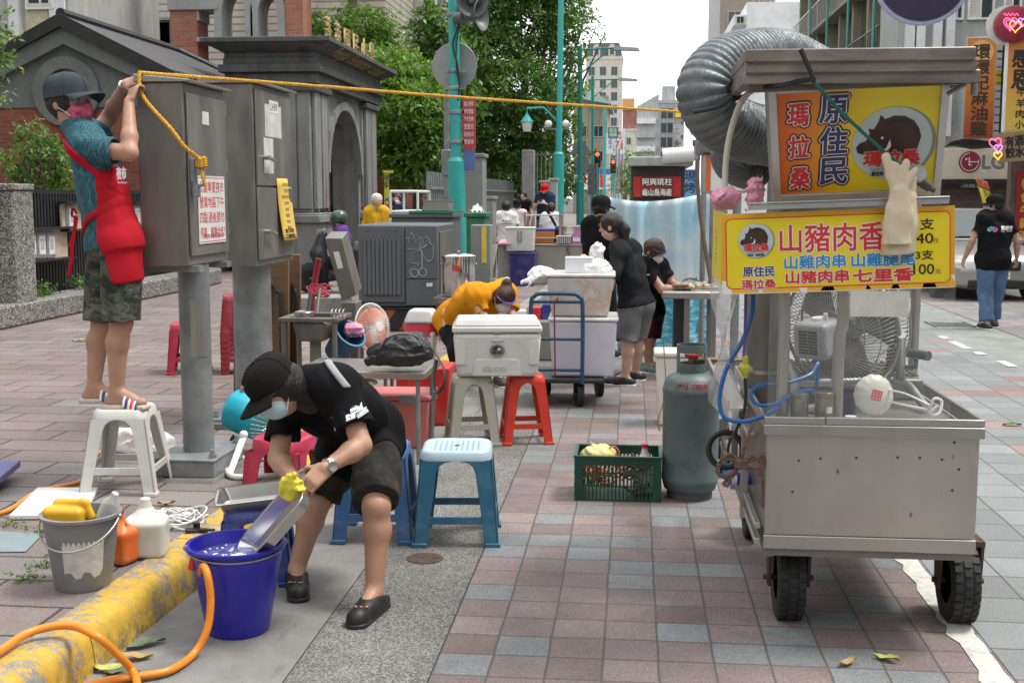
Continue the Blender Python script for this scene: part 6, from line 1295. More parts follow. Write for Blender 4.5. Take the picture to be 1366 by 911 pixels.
s.chain([P(1195,325),P(1197,285),P(1198,258)],[.046,.042,.034],.02);s.chain([P(1189,330),P(1190,300)],[.028,.028],.03);s.chain([P(1204,330),P(1205,290),P(1203,262)],[.03,.026,.02],.03)
for f in([(1193,258),(1187,236),(1182,210)],[(1198,255),(1202,238),(1211,217)],[(1201,262),(1210,242),(1222,226)],[(1194,262),(1193,243),(1194,221)]):s.chain([P(*x)for x in f],[.014,.0115,.0095],.010)
s.ripple(.0035,34,3,(1,1,.5));s.crumple(.0035,38,4);s.cut(P(1195,326),(0,0,-1));s2=SDF(g0+V((-.13,-.06,-.24)),g0+V((.15,.11,.25)),.004);s2.cone(P(1195,340),P(1197,312),.037,.03,0);s.minus(s2)
g1=s.mesh('rubber_glove',mat('cream_rubber',(.64,.55,.39),.45,var=.06,scale=10,sss=.1));g1.data.transform(Matrix.Translation((0,4.39,0))@Matrix.Diagonal((1,.5,1,1))@Matrix.Translation((0,-4.39,0)));tag(g1,'front cream rubber glove hanging over the cart sign, cuff down','glove','rubber gloves on the cart')
s=SDF(g0+V((-.13,-.03,-.26)),g0+V((.17,.16,.25)),.005);s.chain([P(1200,338,.05),P(1212,300,.05),P(1215,265,.05)],[.05,.036,.028],.02);s.chain([P(1214,338,.05),P(1214,280,.05)],[.03,.02],.02)
for f in([(1217,270),(1220,250),(1224,238)],[(1213,265),(1212,240)]):s.chain([P(x,y,.05)for x,y in f],[.016,.012,.010][:len(f)],.012)
s.ripple(.004,30,5,(1,1,.5));s.cut(P(1205,340),(.1,0,-1));tag(s.mesh('rubber_glove',mat('cream_rubber',0)),'rear cream rubber glove hanging behind the first one, its cuff lower','glove','rubber gloves on the cart')
ZT_=zl0+.0125
def canister(px,py,Y,r,h,label,sticker=False):
 p=at(px,py,Y);o=thing('canister',label,'canister',(p.x,Y,ZT_),group='steel canisters on the cart');b=MB();b.lathe([(r*.97,0),(r,.006),(r,h*.82),(r*.98,h*.83)],28);b.build('body',mat('canister_steel',(.25,.225,.19),.35,.7,var=.2,scale=30),o,smooth=30);b=MB();b.lathe([(r*1.03,h*.83),(r*1.03,h*.98),(r*.97,h),(0,h)],28);b.build('lid',mat('canister_steel',0),o,smooth=30)
 if sticker:b=MB();b.grid(lambda u,v:(r*1.01*math.cos(-PI/2+.1+.7*u),r*1.01*math.sin(-PI/2+.1+.7*u),h*(.38+.2*v)),6,1);b.build('sticker',M_WHITEP,o)
canister(1066,555,4.62,.034,.125,'plain steel spice canister on the cart, left of the two');canister(1099,555,4.64,.036,.128,'steel spice canister with a pale sticker by the right cart post',True)
p=at(1135,555,4.60);o=thing('tin_can','small white tin with a green stripe on the cart tray','tin',(p.x,4.60,ZT_));b=MB();b.lathe([(.022,0),(.022,.042),(0,.042)],22);b.build('body',M_WHITEP,o,smooth=30);b=MB();b.grid(lambda u,v:(.0224*math.cos(-PI/2-.1+.35*u),.0224*math.sin(-PI/2-.1+.35*u),.002+.04*v),4,1);b.build('stripe',mat('green_stripe',(.02,.25,.1),.5),o)
p=at(1124,545,4.82);o=thing('plastic_jar','dark blue jar behind the small white tin on the cart','jar',(p.x,4.82,ZT_));b=MB();b.lathe([(.05,0),(.052,.01),(.052,.085),(.045,.1),(0,.1)],24);b.build('body',mat('dark_blue_jar',(.02,.03,.07),.3),o,smooth=40);b=MB();b.lathe([(.047,.101),(.047,.12),(0,.12)],24);b.build('lid',M_BLACKP,o)
p=at(1166,527,4.72);c3=V((p.x,4.72,p.z));o=thing('wrapped_bowl','white plastic wrapped bowl with a red stamp and two tied strings lying on the cart','wrapped bowl',c3);vw=V((.25,-1,.15)).normalized()
b=MB();N=60;q_=V((0,0,1)).rotation_difference(vw).to_matrix();vs_=[]
for rr_,zz in((.02,.026),(.05,.022),(.072,.008),(.080,-.004),(.074,-.02),(.055,-.05),(.03,-.065)):
 for i in range(N):a=2*PI*i/N;k=rr_*(1+(.05*abs(math.cos(a*6.5))-.02)*(rr_>.045));vs_.append(q_@V((k*math.cos(a),k*math.sin(a),zz)))
b.add(vs_,[(r_*N+i,r_*N+(i+1)%N,(r_+1)*N+(i+1)%N,(r_+1)*N+i)for r_ in range(6)for i in range(N)]+[tuple(range(N)),tuple(6*N+i for i in range(N))]);b.build('wrap',mat('milky_plastic',(.62,.62,.56),.4,sss=.1),o,smooth=60)
b=MB();u_,v_=q_@V((1,0,0)),q_@V((0,1,0));
for i in range(4):b.tube([vw*.027+u_*(-.018+.012*i)+v_*.02,vw*.027+u_*(-.02+.012*i)+v_*-.016],.0022,5);b.tube([vw*.027+u_*-.02+v_*(.018-.012*i),vw*.027+u_*.018+v_*(.018-.012*i)],.0022,5)
b.build('red_stamp',mat('sign_red_ink',0),o);L3=lambda px,py,Y:at(px,py,Y)-c3
b=MB();b.tube(smooth_path([L3(1185,520,4.72),L3(1210,526,4.66),L3(1243,542,4.62)],5),.004,6);b.tube(smooth_path([L3(1184,535,4.70),L3(1210,541,4.64),L3(1242,547,4.62)],5),.004,6);b.tube(smooth_path([L3(1240,545,4.62),L3(1246,532,4.61),L3(1256,535,4.62),L3(1252,552,4.6),L3(1240,551,4.6),L3(1252,540,4.6)],5),.006,6);b.build('strings',M_WHITEP,o)
F=at(1122,440,5.12);fx=V((.62,.76,.12)).normalized();o=thing('drum_fan','big metal drum fan on a tube stand standing on the cart behind the clear panel','fan',(F.x,5.12,F.z));fz=V((0,0,1));fu=fx.cross(fz).normalized();fz=fu.cross(fx);RF=.262
FP=lambda a,r,d:fu*(r*math.cos(a))+fz*(r*math.sin(a))+fx*d
b=MB();b.tube([FP(2*PI*i/48,RF,0)for i in range(48)],.008,6,closed=True);b.tube([FP(2*PI*i/48,RF*.97,.11)for i in range(48)],.006,6,closed=True)
for r_,d_ in((.22,-.07),(.16,-.095),(.10,-.105)):b.tube([FP(2*PI*i/40,r_,d_)for i in range(40)],.0022,4,closed=True);b.tube([FP(2*PI*i/40,r_,.11-d_*.6)for i in range(40)],.0022,4,closed=True)
for i in range(88):
 a=2*PI*i/88;b.tube([FP(a,.07,-.105),FP(a+.1,.16,-.095),FP(a+.2,.235,-.055),FP(a+.24,RF,0),FP(a+.24,RF*.97,.11),FP(a+.15,.18,.16),FP(a,.06,.175)],.0017,4,cap=False)
b.build('guard',mat('fan_wire',(.33,.32,.30),.4,.6),o)
b=MB()
for k in range(3):
 a0=2*PI*k/3;b.grid(lambda u,v:FP(a0+1.15*u-.3*v,.05+.185*v,.02+.07*u),8,6)
b.lathe([(.055,0),(.055,.08),(0,.08)],20,fx*.015,axis=fx);b.build('blades',mat('fan_blade_grey',(.14,.155,.165),.4),o,solid=.004)
MM=Matrix((fu,fx,fz)).transposed();b=MB();c_=-fx*.17
b.hexa([c_+MM@V(v_)for v_ in((-.075,-.09,-.075),(.075,-.09,-.075),(.075,.09,-.075),(-.075,.09,-.075),(-.075,-.09,.075),(.075,-.09,.075),(.075,.09,.075),(-.075,.09,.075))]);mo=b.build('motor',mat('motor_grey',(.33,.35,.38),.45),o,bevel=.022,seg=3)
b=MB()
for i in range(8):
 for s_ in(-1,1):b.box((0,0,0),(.001,.001,.001));q=c_+MM@V((s_*.022,-.0915,-.045+i*.0125));b.hexa([q+MM@V((x_,y_,z_))for z_ in(-.0035,.0035)for x_,y_ in((-.019,-.002),(.019,-.002),(.019,.002),(-.019,.002))])
b.build('vent',M_BLACKP,mo,smooth=0);b=MB();b.lathe([(.035,0),(.03,.012),(0,.014)],18,c_+fz*.075,axis=fz);b.cyl(c_+fz*.08+fu*.03,c_+fz*.105+fu*.03,.009,n=10);b.build('cap',M_WHITEP,mo)
zfl=ZT_-F.z;b=MB();M_=lambda px,py,Y:at(px,py,Y)-V((F.x,5.12,F.z))
b.tube(smooth_path([M_(1052,482,5.0),M_(1060,506,4.95),(-.20,-.2,zfl+.022),(-.1,-.25,zfl+.022)],6),.019,12);b.tube([(-.2,-.1,zfl+.10),(.26,.02,zfl+.10)],.019,12);b.tube(smooth_path([(.22,.0,zfl+.10),(.27,-.03,zfl+.09),(.30,-.10,zfl+.05),(.31,-.2,zfl+.022)],6),.019,12)
b.tube([fu*-.27,fu*-.27+V((0,-.02,zfl+.12 if zfl<-.2 else-.1))],.016,10);b.tube([fu*.27,(.25,.0,zfl+.11)],.019,12);b.build('stand',mat('galvanised_tube',(.36,.38,.39),.4,.5),o)
b=MB();h0=M_(1190,467,5.2);h1=M_(1239,475,5.05);b.tube([h0,h1],.020,14);b.tube([h1+V((-.05,0,-.01)),h1+V((-.05,0,-.045)),h1+V((-.10,.02,-.05))],.011,8);b.tube([h0,h0+V((-.01,.0,-.10))],.02,12);b.build('handle',mat('dark_pipe',(.09,.10,.105),.5,.2),o)
p=at(1120,492,5.45);o=thing('grill_rack','dark wire grill rack lying on the cart behind the fan','grill',(p.x,5.5,ZT_));b=MB()
for i in range(22):b.box((-.3+i*.028,0,.105),(.006,.45,.006))
for i in range(7):b.box((0,-.2+i*.066,.098),(.62,.006,.006))
b.build('bars',mat('burnt_steel',(.16,.15,.14),.5,.5),o,smooth=0);b=MB();b.box((0,0,.045),(.64,.5,.09));b.build('firebox',M_STEEL,o,bevel=.01)
p=at(1019,470,5.15);o=thing('steel_drum','tall dull steel drum on the cart behind the blue hoses','drum',(p.x+.02,5.2,zl0+.013));b=MB();b.lathe([(.085,0),(.09,.01),(.09,.55),(.085,.56),(0,.56)],30);b.build('body',M_STEEL,o,smooth=40);b=MB();b.lathe([(.093,.5),(.093,.52)],30);b.lathe([(.093,.12),(.093,.135)],30);b.build('bands',M_STEELB,o)
M_BHOSE=mat('blue_hose',(.015,.12,.36),.35);A=lambda px,py,Y:at(px,py,Y)
b=MB();b.tube(smooth_path([A(1005,390,4.7),A(1003,420,4.68),A(990,455,4.66),A(970,490,4.64),A(960,530,4.62),A(966,556,4.6),A(990,562,4.58),A(1016,556,4.56),A(1035,545,4.56),A(1050,530,4.6),A(1085,522,4.7),A(1098,560,4.8)],8),.0085,8)
b.tube(smooth_path([A(1040,538,4.56),A(1012,540,4.6),A(1002,525,4.62),A(1015,514,4.64),A(1045,512,4.66),A(1080,500,4.75),A(1092,485,4.8),A(1088,520,4.8)],8),.0075,8);tag(b.build('blue_hose',M_BHOSE),'blue gas hose looping down past the cart and across its tray','hose')
b=MB();b.tube(smooth_path([A(995,390,4.62),A(994,440,4.61),A(992,480,4.6)],6),.006,8);tag(b.build('violet_hose',mat('violet_hose',(.08,.07,.30),.4)),'thin violet hose hanging straight down beside the blue hose','hose')
p=A(994,492,4.6);o=thing('cable_plug','yellow-green plug connector on a hanging black cable at the cart side','plug',p);b=MB();b.lathe([(.010,-.035),(.014,-.02),(.022,-.008),(.022,.008),(.012,.02),(.012,.045),(.006,.05)],14);b.box((0,0,0),(.055,.016,.012));b.build('connector',mat('lime_connector',(.42,.42,.05),.4),o);b=MB();b.tube(smooth_path([(0,0,-.03),(.004,0,-.1),(.0,0,-.16),(-.02,0,-.22),(-.05,.05,-.3),(-.05,.06,-.38)],6),.006,8);b.build('cord',M_BLACKR,o)
M_BROPE=mat('brown_rope',(.13,.075,.055),.8,var=.5,scale=70);b=MB();B=lambda px,py,dy=0:at(px,py,4.46+dy);kn=B(988,618)
for pts in([(988,618),(972,606),(958,620),(962,634),(978,630),(988,619)],[(988,618),(968,612),(956,628),(968,636),(988,620)],[(988,618),(1004,608),(1016,618),(1014,632),(1000,628),(988,618)],[(988,618),(1008,612),(1018,606),(1019,622),(1004,624),(988,619)]):rope_mesh(b,smooth_path([B(*q)for q in pts],6),.0075)
rope_mesh(b,smooth_path([kn,B(995,590),B(1004,565,.05)],5),.0075);rope_mesh(b,smooth_path([kn,B(978,635),B(964,645),B(972,648)],5),.007);rope_mesh(b,smooth_path([B(1017,610),B(1018,640),B(1018,676)],5),.007)
for k in range(3):rope_mesh(b,[kn+V((.018*math.cos(q),.014*math.sin(q)-.01,-.008+.01*k))for q in[2*PI*i/10 for i in range(11)]],.009)
tag(b.build('rope_bow',M_BROPE),'brown braided rope tied in a bow at the left corner of the cart','rope')
p=at(972,639,5.2);o=thing('blue_pole','blue tube end with a label poking out under the cart tray','tube',(p.x,5.2,p.z),rz=R(4));b=MB();b.cyl((0,0,0),(.5,.1,0),.026,n=16);b.build('tube',mat('royal_blue',(.025,.05,.33),.4),o);b=MB();b.lathe([(.0268,.005),(.0268,.03)],20,axis=(1,.2,0));b.build('label',M_WHITEP,o)
p=at(980,628,5.6);o=thing('blue_bottle','blue bottle with a white cap lying behind the brown rope bow','bottle',(p.x,5.6,p.z-.02));b=MB();b.lathe([(.04,-.05),(.05,-.03),(.05,.03),(.02,.06),(.018,.08)],18,axis=(-.6,0,.6));b.build('body',mat('sky_blue_plastic',(.03,.2,.55),.3),o);b=MB();b.lathe([(.02,.08),(.02,.1),(0,.1)],14,axis=(-.6,0,.6));b.build('cap',M_WHITEP,o)
b=MB();b.tube([at(968,600,5.3)+V((.075*math.cos(a),.02*math.sin(a),.075*math.sin(a)))for a in[2*PI*i/24 for i in range(24)]],.013,8,closed=True);tag(b.build('rubber_ring',M_BLACKR),'black rubber hose loop hanging at the cart side by the gas cylinder','hose loop')
def bag(name,label,c,r,m,seed,cat='plastic bag',group=None,vox=.01,amp=.012,fr=34,flat=None,extra=()):
 c=V(c);e=max(r)+.05;s=SDF([c[i]-r[i]-.06 for i in range(3)],[c[i]+r[i]+.06 for i in range(3)],vox);s.ell(c,r,k=0)
 for q,r1,q2,r2 in extra:s.cone(c+V(q),c+V(q2),r1,r2,.02)
 s.ripple(amp*.8,fr*.8,seed,folds=5);s.crumple(amp*.75,fr*.9,seed+1);s.crumple(amp*.35,fr*2.2,seed+2)
 if flat is not None:s.cut((0,0,flat),(0,0,-1))
 return tag(s.mesh(name,m,relax=1),label,cat,group)
M_PINKB=mat('pink_bag',(.72,.32,.44),.35,var=.2,scale=12,sss=.2)
bag('plastic_bag','crumpled pink plastic bag bulging at the left end of the price sign',at(965,266,4.75),(.05,.05,.035),M_PINKB,1,vox=.005,amp=.013,fr=60);bag('plastic_bag','pink and white plastic bag tucked upright beside the upper sign',at(1005,258,4.7),(.035,.04,.06),M_PINKB,2,vox=.005,amp=.011,fr=60)
def plast(name,c,rough=.38,dirt=.3,dc=(.35,.33,.3)):return mat(name,c,rough,var=.10,scale=7,dirt=dirt,dirtc=dc,dscale=7)
M_BSTOOL=plast('blue_stool',(.03,.15,.25),dc=(.3,.4,.45));M_WSTOOL=plast('white_stool',(.60,.60,.56),dirt=.6,dc=(.33,.30,.24));M_RSTOOL=plast('red_stool',(.62,.045,.025),dirt=.2,dc=(.4,.1,.08));M_PSTOOL=plast('crimson_stool',(.42,.025,.065),dirt=.25,dc=(.5,.2,.2));M_DBSTOOL=plast('navy_stool',(.025,.05,.25));M_CSTOOL=plast('cream_stool',(.50,.48,.40),dirt=.6,dc=(.3,.28,.22))
def stool(label,x,y,z,rz,wt,wb,h,m,lw=.085,rnd=.04,skirt=.05,zs=.13,arch=.06,holes=False,top=None,foot=True):
 t=thing('plastic_stool',label,'stool',(x,y,z),rz,group='plastic stools');hw,hb=wt/2,wb/2;wz=lambda q:hb+(hw-hb)*q/h
 b=MB();o=rrect(wt,wt,rnd+.02);oi=rrect(wt-.03,wt-.03,rnd+.012);n_=len(o);k=wz(h-skirt)/hw
 vs=[(px*k,py*k,h-skirt)for px,py in o]+[(px,py,h-.012)for px,py in o]+[(px,py,h)for px,py in oi]+[(px*.8,py*.8,h-.006)for px,py in oi]
 b.add(vs,[(r*n_+i,r*n_+(i+1)%n_,(r+1)*n_+(i+1)%n_,(r+1)*n_+i)for r in range(3)for i in range(n_)]+[tuple(3*n_+i for i in range(n_))])
 st=b.build('seat',top or m,t,smooth=50)
 if holes:
  b=MB()
  for i in range(9):
   for j in range(9):
    if abs(i-4)+abs(j-4)>0:b.lathe([(.0045,0),(0,.0004)],8,(-hw*.62+i*hw*.155,-hw*.62+j*hw*.155,h-.0055))
  b.lathe([(.016,0),(0,.0004)],12,(0,0,h-.0055));b.build('holes',M_BLACKP,st)
 for sx in(-1,1):
  for sy in(-1,1):
   b=MB();zs_=[0,.02,zs,h*.55,h-skirt-arch,h-skirt-arch*.45,h-skirt-arch*.12,h-skirt+.002];wl=[lw*.80,lw*.82,lw*.86,lw*.94,lw,lw*1.12,lw*1.42,lw*2.0]
   th=.012
   for ax in(0,1):
    vs=[]
    for q,w_ in zip(zs_,wl):
     e=wz(q);w_=min(w_,e)
     for(a_,d_)in((0,0),(w_,0),(w_,th),(0,th)):
      p=[sx*(e-a_),sy*(e-d_),q]if ax==0 else[sx*(e-d_),sy*(e-a_),q];vs.append(p)
    b.add(vs,[(r*4+i,r*4+(i+1)%4,r*4+4+(i+1)%4,r*4+4+i)for r in range(7)for i in range(4)]+[(0,1,2,3)])
   if foot:e=wz(.01);b.box((sx*(e-lw*.35),sy*(e-lw*.35),.011),(lw*.9,lw*.9,.022))
   b.build('leg',m,t,bevel=.004,seg=2)
 for ax in(0,1):
  for s in(-1,1):
   e=wz(zs);b=MB();c=(0,s*(e-.008),zs)if ax==0 else(s*(e-.008),0,zs);d=(2*e-lw*1.5,.009,.038)if ax==0 else(.009,2*e-lw*1.5,.038);b.box(c,d);b.build('stretcher',m,t,bevel=.002)
 return t
stool('worn white stool the man in the grey cap stands on',-2.655,6.03,SZ,.12,.27,.40,.445,M_WSTOOL,.075,.03)
stool('light blue stool with a pale perforated seat, foremost on the pebbled strip',-.86,5.86,0,.10,.345,.42,.47,M_BSTOOL,.085,.05,holes=True,top=plast('pale_blue_seat',(.40,.52,.58)))
stool('blue stool half hidden behind the legs of the bending man',-1.27,5.86,0,.06,.32,.40,.465,plast('mid_blue_stool',(.045,.13,.29)),.085,.05)
pst=at(341,697,5.1);stool('low navy stool behind the blue bucket with a steel tray on it',pst.x,5.12,0,.2,.27,.33,.335,M_DBSTOOL,.075,.045,zs=.1)
pp=at(376,606,6.15);stool('crimson stool with a rounded seat left of the bending man',pp.x,6.2,0,-.15,.30,.37,.43,M_PSTOOL,.09,.085,skirt=.07)
stool('cream stool holding the left end of the white cooler',-1.10,8.2,0,.25,.26,.36,.475,M_CSTOOL,.08,.03)
stool('bright orange-red stool holding the right end of the white cooler',-.73,8.27,0,.2,.24,.35,.478,M_RSTOOL,.075,.025)
stool('dark crimson stool standing alone behind the first cabinet post',-3.88,10.2,SZ,.3,.30,.37,.44,M_PSTOOL,.08,.04)
for i in range(7):stool('dark red stool, one of a nested stack behind the cabinet posts',-3.42,10.25,SZ+.048*i,.35,.30,.37,.40,plast('old_red_stool',(.30,.03,.04)),.08,.03,foot=False)
def bucket(name,label,c,rt,rb,h,m,cat='bucket',fill=None,tilt=None,lip=.012,sx=1.0):
 t=thing(name,label,cat,c,rot=tilt);b=MB();b.lathe([(rb*.96,0),(rb,.008),(rt,h-lip),(rt+lip,h-lip),(rt+lip*1.1,h),(rt-.004,h),(rb-.004,.012),(0,.01)],44,sx=sx);b.build('body',m,t,smooth=40)
 if fill:b=MB();r_=rb+(rt-rb)*fill[0]-.006;b.lathe([(r_,h*fill[0]),(0,h*fill[0]+.001)],40,sx=sx);b.build('water',fill[1],t)
 return t
def bail(t,r,h,ang,m,wr=.0035,rz=0.0,dropk=1.0,grip=None):
 pts=[]
 for i in range(21):
  a=PI*i/20;q=V((math.cos(a)*r,math.sin(a)*r*dropk*math.sin(ang),h+math.sin(a)*r*dropk*math.cos(ang)));q.rotate(Euler((0,0,rz)));pts.append(q)
 b=MB();b.tube(pts,wr,8);o=b.build('handle',m,t)
 if grip:b=MB();b.tube(pts[9:12],.012,10);b.build('grip',grip,o)
 for p in(pts[0],pts[-1]):b=MB();b.ball(p,.012,10,8);b.build('lug',m,o)
bc=V((at(317,800,4.46).x,4.46,0));M_SUDS=mat('soapy_water',(.10,.11,.28),.12,var=.6,scale=26);M_FOAM=mat('foam',(.8,.82,.85),.6)
t=bucket('blue_bucket','bright ultramarine bucket of soapy water below the bending man',bc,.182,.122,.355,plast('ultramarine_plastic',(.022,.018,.36),.3,.06),fill=(.86,M_SUDS))
bail(t,.19,.345,R(97),M_STEELB,.004,R(200),.95);b=MB();q=at(258,752,4.36)-bc;b.tube([q+V((-.008,0,-.02)),q+V((.008,0,.035))],.016,12);b.build('grip',plast('red_grip',(.55,.02,.03)),t)
b=MB();rg=random.Random(5)
for i in range(46):a,r_=rg.uniform(2.0,5.4),rg.uniform(.02,.15);b.ball((math.cos(a)*r_,math.sin(a)*r_,.306),(lambda q:(q,q,q*.3))(rg.uniform(.002,.008)),8,5)
for i in range(40):b.ball((.03+rg.gauss(0,.03),-.04+rg.gauss(0,.02),.306),(lambda q:(q*1.4,q,q*.35))(rg.uniform(.005,.014)),8,5)
b.build('suds',M_FOAM,t)
M_OHOSE=mat('orange_hose',(.74,.24,.02),.35,var=.05);A=lambda px,py,z:G(px,py,z)
b=MB();b.tube(smooth_path([at(268,780,4.40),at(270,756,4.30),at(276,764,4.24),at(281,800,4.22),at(276,840,4.19),at(258,872,4.14),A(228,893,.02),A(190,901,.02),A(150,906,.02),A(110,916,.03),A(70,930,.1)],10),.0145,12)
b.tube(smooth_path([A(-60,905,.19),A(0,868,.19),A(40,843,.2),A(90,834,.21),A(128,848,.20),A(156,872,.12),A(176,893,.045),A(183,912,.03),A(184,960,.02)],10),.0145,12);tag(b.build('orange_hose',M_OHOSE),'orange garden hose arching over the yellow kerb into the blue bucket','hose')
c=V((at(110,740,4.46).x,4.46,SZ));M_GBK=plast('grey_plastic',(.21,.215,.22),.45,.25,(.3,.3,.28));t=bucket('grey_bucket','grey plastic bucket with a torn paper label on the raised pavement',c,.145,.108,.30,M_GBK,sx=1.0);bail(t,.155,.285,R(-122),mat('dull_wire',(.4,.4,.4),.4,.7),.0045,R(4),1.24)
m,n,l,bs=nt('torn_label');tn=noise(n,l,coords(n),14,6,.7);l.new(ramp(n,l,tn.outputs[0],[(.35,(.62,.62,.58)),(.62,(.5,.5,.47)),(.66,(.25,.45,.47))]).outputs[0],bs.inputs['Base Color']);bs.inputs['Roughness'].default_value=.8;bump(n,l,bs,tn.outputs[0],.8,.01)
b=MB();rt_=lambda z:.108+.033*z/.29+.0025;r2=random.Random(9);N=44;lo=[.075+.014*math.sin(i*.31)+.003*math.sin(i*.9)+r2.uniform(-.0015,.0015)for i in range(N+1)]
for i in range(N):
 a0,a1=-PI/2-.15+1.25*i/N,-PI/2-.15+1.25*(i+1)/N;f=lambda a,z:(rt_(z)*math.cos(a),rt_(z)*math.sin(a),z)
 b.add([f(a0,lo[i]),f(a1,lo[i+1]),f(a1,.245),f(a0,.245)],[(0,1,2,3)])
b.build('label',m,t,smooth=60)
p=c+V((-.035,-.01,.285));M_YELB=plast('yellow_bottle',(.72,.40,.02),.35,.15);s=SDF(p-V((.13,.09,.08)),p+V((.15,.09,.10)),.005);s.rbox(p+V((-.02,0,.0)),(.085,.05,.042),None,.025,.01);s.cone(p+V((.06,0,.055)),p+V((-.06,.02,.045)),.016,.02,.012);s.cone(p+V((.06,0,.055)),p+V((.085,0,.0)),.016,.016,.012);tag(s.mesh('yellow_bottle',M_YELB),'yellow detergent bottle with a loop handle lying in the grey bucket','bottle')
p=c+V((.075,.03,.25));b=MB();b.lathe([(.03,0),(.035,.02),(.035,.1),(.015,.13),(.014,.15),(0,.15)],20,p,axis=(.5,-.2,.9));tag(b.build('clear_bottle',film('clear_bottle',(.8,.82,.82),.25)),'clear plastic bottle neck sticking out of the grey bucket','bottle')
def jug(name,label,c,w_,d,h,m,rz=0,capm=None,liquid=None):
 t=thing(name,label,'jug',c,rz);s=SDF((-w_/2-.02,-d/2-.02,-.01),(w_/2+.02,d/2+.02,h+.02),.005);s.rbox((0,0,h*.32),(w_/2,d/2,h*.32),None,.025,0);s.cone((0,0,h*.58),(0,0,h*.82),w_*.46,w_*.15,.03);s.cone((0,0,h*.8),(0,0,h*.95),w_*.13,w_*.13,.01);s.cone((w_*.27,0,h*.62),(w_*.27,0,h*.72),w_*.05,w_*.05,0,'sub');s.cut((0,0,.003),(0,0,-1));s.cut((0,0,h*.97),(0,0,1));s.mesh('body',m,t)
 if capm:b=MB();b.lathe([(w_*.16,h*.93),(w_*.16,h),(0,h)],20);b.build('cap',capm,t)
 if liquid:b=MB();b.box((0,0,h*.28),(w_*.9,d*.9,h*.5));b.build('liquid',liquid,t,bevel=.02)
 return t
M_MILK=mat('milky_jug',(.66,.66,.60),.35,var=.04,sss=.2);p=at(194,742,4.86);jug('water_jug','translucent milky gallon jug standing on the raised pavement behind the kerb',(p.x,4.88,SZ),.178,.155,.262,M_MILK,.2)
p=at(160,742,4.74);jug('orange_jug','orange plastic jug between the grey bucket and the milky jug',(p.x,4.76,SZ),.11,.11,.235,plast('orange_plastic',(.70,.15,.02)),-.3,plast('red_grip',0))
b=MB();rg=random.Random(12);cc=G(240,697,SZ+.012)
for k in range(9):
 r_=rg.uniform(.06,.12);e=rg.uniform(.35,.6);ox,oy=rg.uniform(-.03,.03),rg.uniform(-.03,.04);b.tube([cc+V((ox+r_*1.25*math.cos(a),oy+r_*e*1.9*math.sin(a),.01+.012*k*.4+.02*math.sin(a*2+k)))for a in[2*PI*i/20 for i in range(21)]],.0042,6)
b.box(cc+V((.0,.06,.02)),(.05,.035,.025));tag(b.build('white_cable',M_WHITEP),'loose coil of thin white cable beside the milky jug','cable')
b=MB();q=G(262,708,.17);b.box(q,(.10,.05,.02),(0,.1,.4));b.box(q+V((.05,-.02,.012)),(.10,.02,.012),(0,-.1,-.3));b.box(q+V((-.01,.03,.02)),(.03,.03,.03),(0,0,.5));tag(b.build('black_clamp',M_BLACKP,bevel=.004),'small black metal clamp lying on the kerb edge by the cable coil','clamp')
def slab(name,label,px,z,th,m,cat):
 q=[G(x,y,z)for x,y in px];b=MB();b.hexa(q+[p+V((0,0,th))for p in q]);return tag(b.build(name,m,bevel=.004),label,cat)
slab('cutting_board','white foam board lying flat on the pavement left of the white stool',[(12,693),(112,692),(131,655),(50,655)],SZ+.004,.022,M_WHITEP,'board')
slab('purple_panel','corner of a violet plastic panel at the left edge of the pavement',[(-90,655),(-5,650),(28,622),(-60,622)],SZ+.06,.035,plast('violet_plastic',(.11,.10,.30)),'panel');slab('flat_sheet','grey-green plastic sheet lying flat at the left edge',[(-40,737),(34,736),(58,712),(-30,708)],SZ+.003,.004,plast('grey_green_sheet',(.19,.25,.26),.5),'plastic sheet')
b=MB();b.tube(smooth_path([G(-30,690,.175),G(12,680,.175),G(50,655,.175),G(110,640,.175),G(130,605,.178),G(165,590,.18),G(200,600,.18)],8),.011,8);tag(b.build('yellow_hose',M_OHOSE),'yellow-orange hose lying under the foam board and the white stool','hose')
bag('plastic_bag','heap of crumpled clear plastic on the pavement behind the white stool',G(190,590,SZ+.05),(.20,.16,.10),film('milky_film',(.8,.8,.8),.55,.2),8,vox=.012,amp=.022,fr=30,flat=SZ+.003)
bag('plastic_bag','bright yellow plastic carrier bag on the kerb behind the bending man',at(400,574,7.2),(.10,.08,.085),mat('yellow_bag',(.68,.52,.02),.35,var=.1,scale=14),9,vox=.007,amp=.010,fr=55)
t=SC.objects['plastic_bag.002' if 'plastic_bag.002' in SC.objects else 'plastic_bag']
def tray(name,label,M,L_,W_,D_,m):
 t=thing(name,label,'tray');t.matrix_world=M;b=MB();o=rrect(L_,W_,.03);oi=rrect(L_-.03,W_-.03,.03);ob=rrect(L_-.07,W_-.07,.03);n_=len(o)
 vs=[(x,y,0)for x,y in ob]+[(x,y,D_)for x,y in oi]+[(x,y,D_)for x,y in o];b.add(vs,[(r*n_+i,r*n_+(i+1)%n_,(r+1)*n_+(i+1)%n_,(r+1)*n_+i)for r in range(2)for i in range(n_)]+[tuple(range(n_))]);b.build('pan',m,t,solid=.003,smooth=40);return t
M_PAN=mat('tray_steel',(.58,.57,.55),.22,.9,var=.06);tray('steel_tray','steel tray resting on the low navy stool',Matrix.Translation((pst.x,5.10,.340))@Euler((R(6),R(-5),R(14))).to_matrix().to_4x4(),.34,.24,.055,M_PAN)
A0,A1=at(332,750,4.50),at(414,657,4.42);zx=(A1-A0).normalized();yn=V((-.72,-.30,.35));yn=(yn-zx*yn.dot(zx)).normalized();xn=yn.cross(zx)
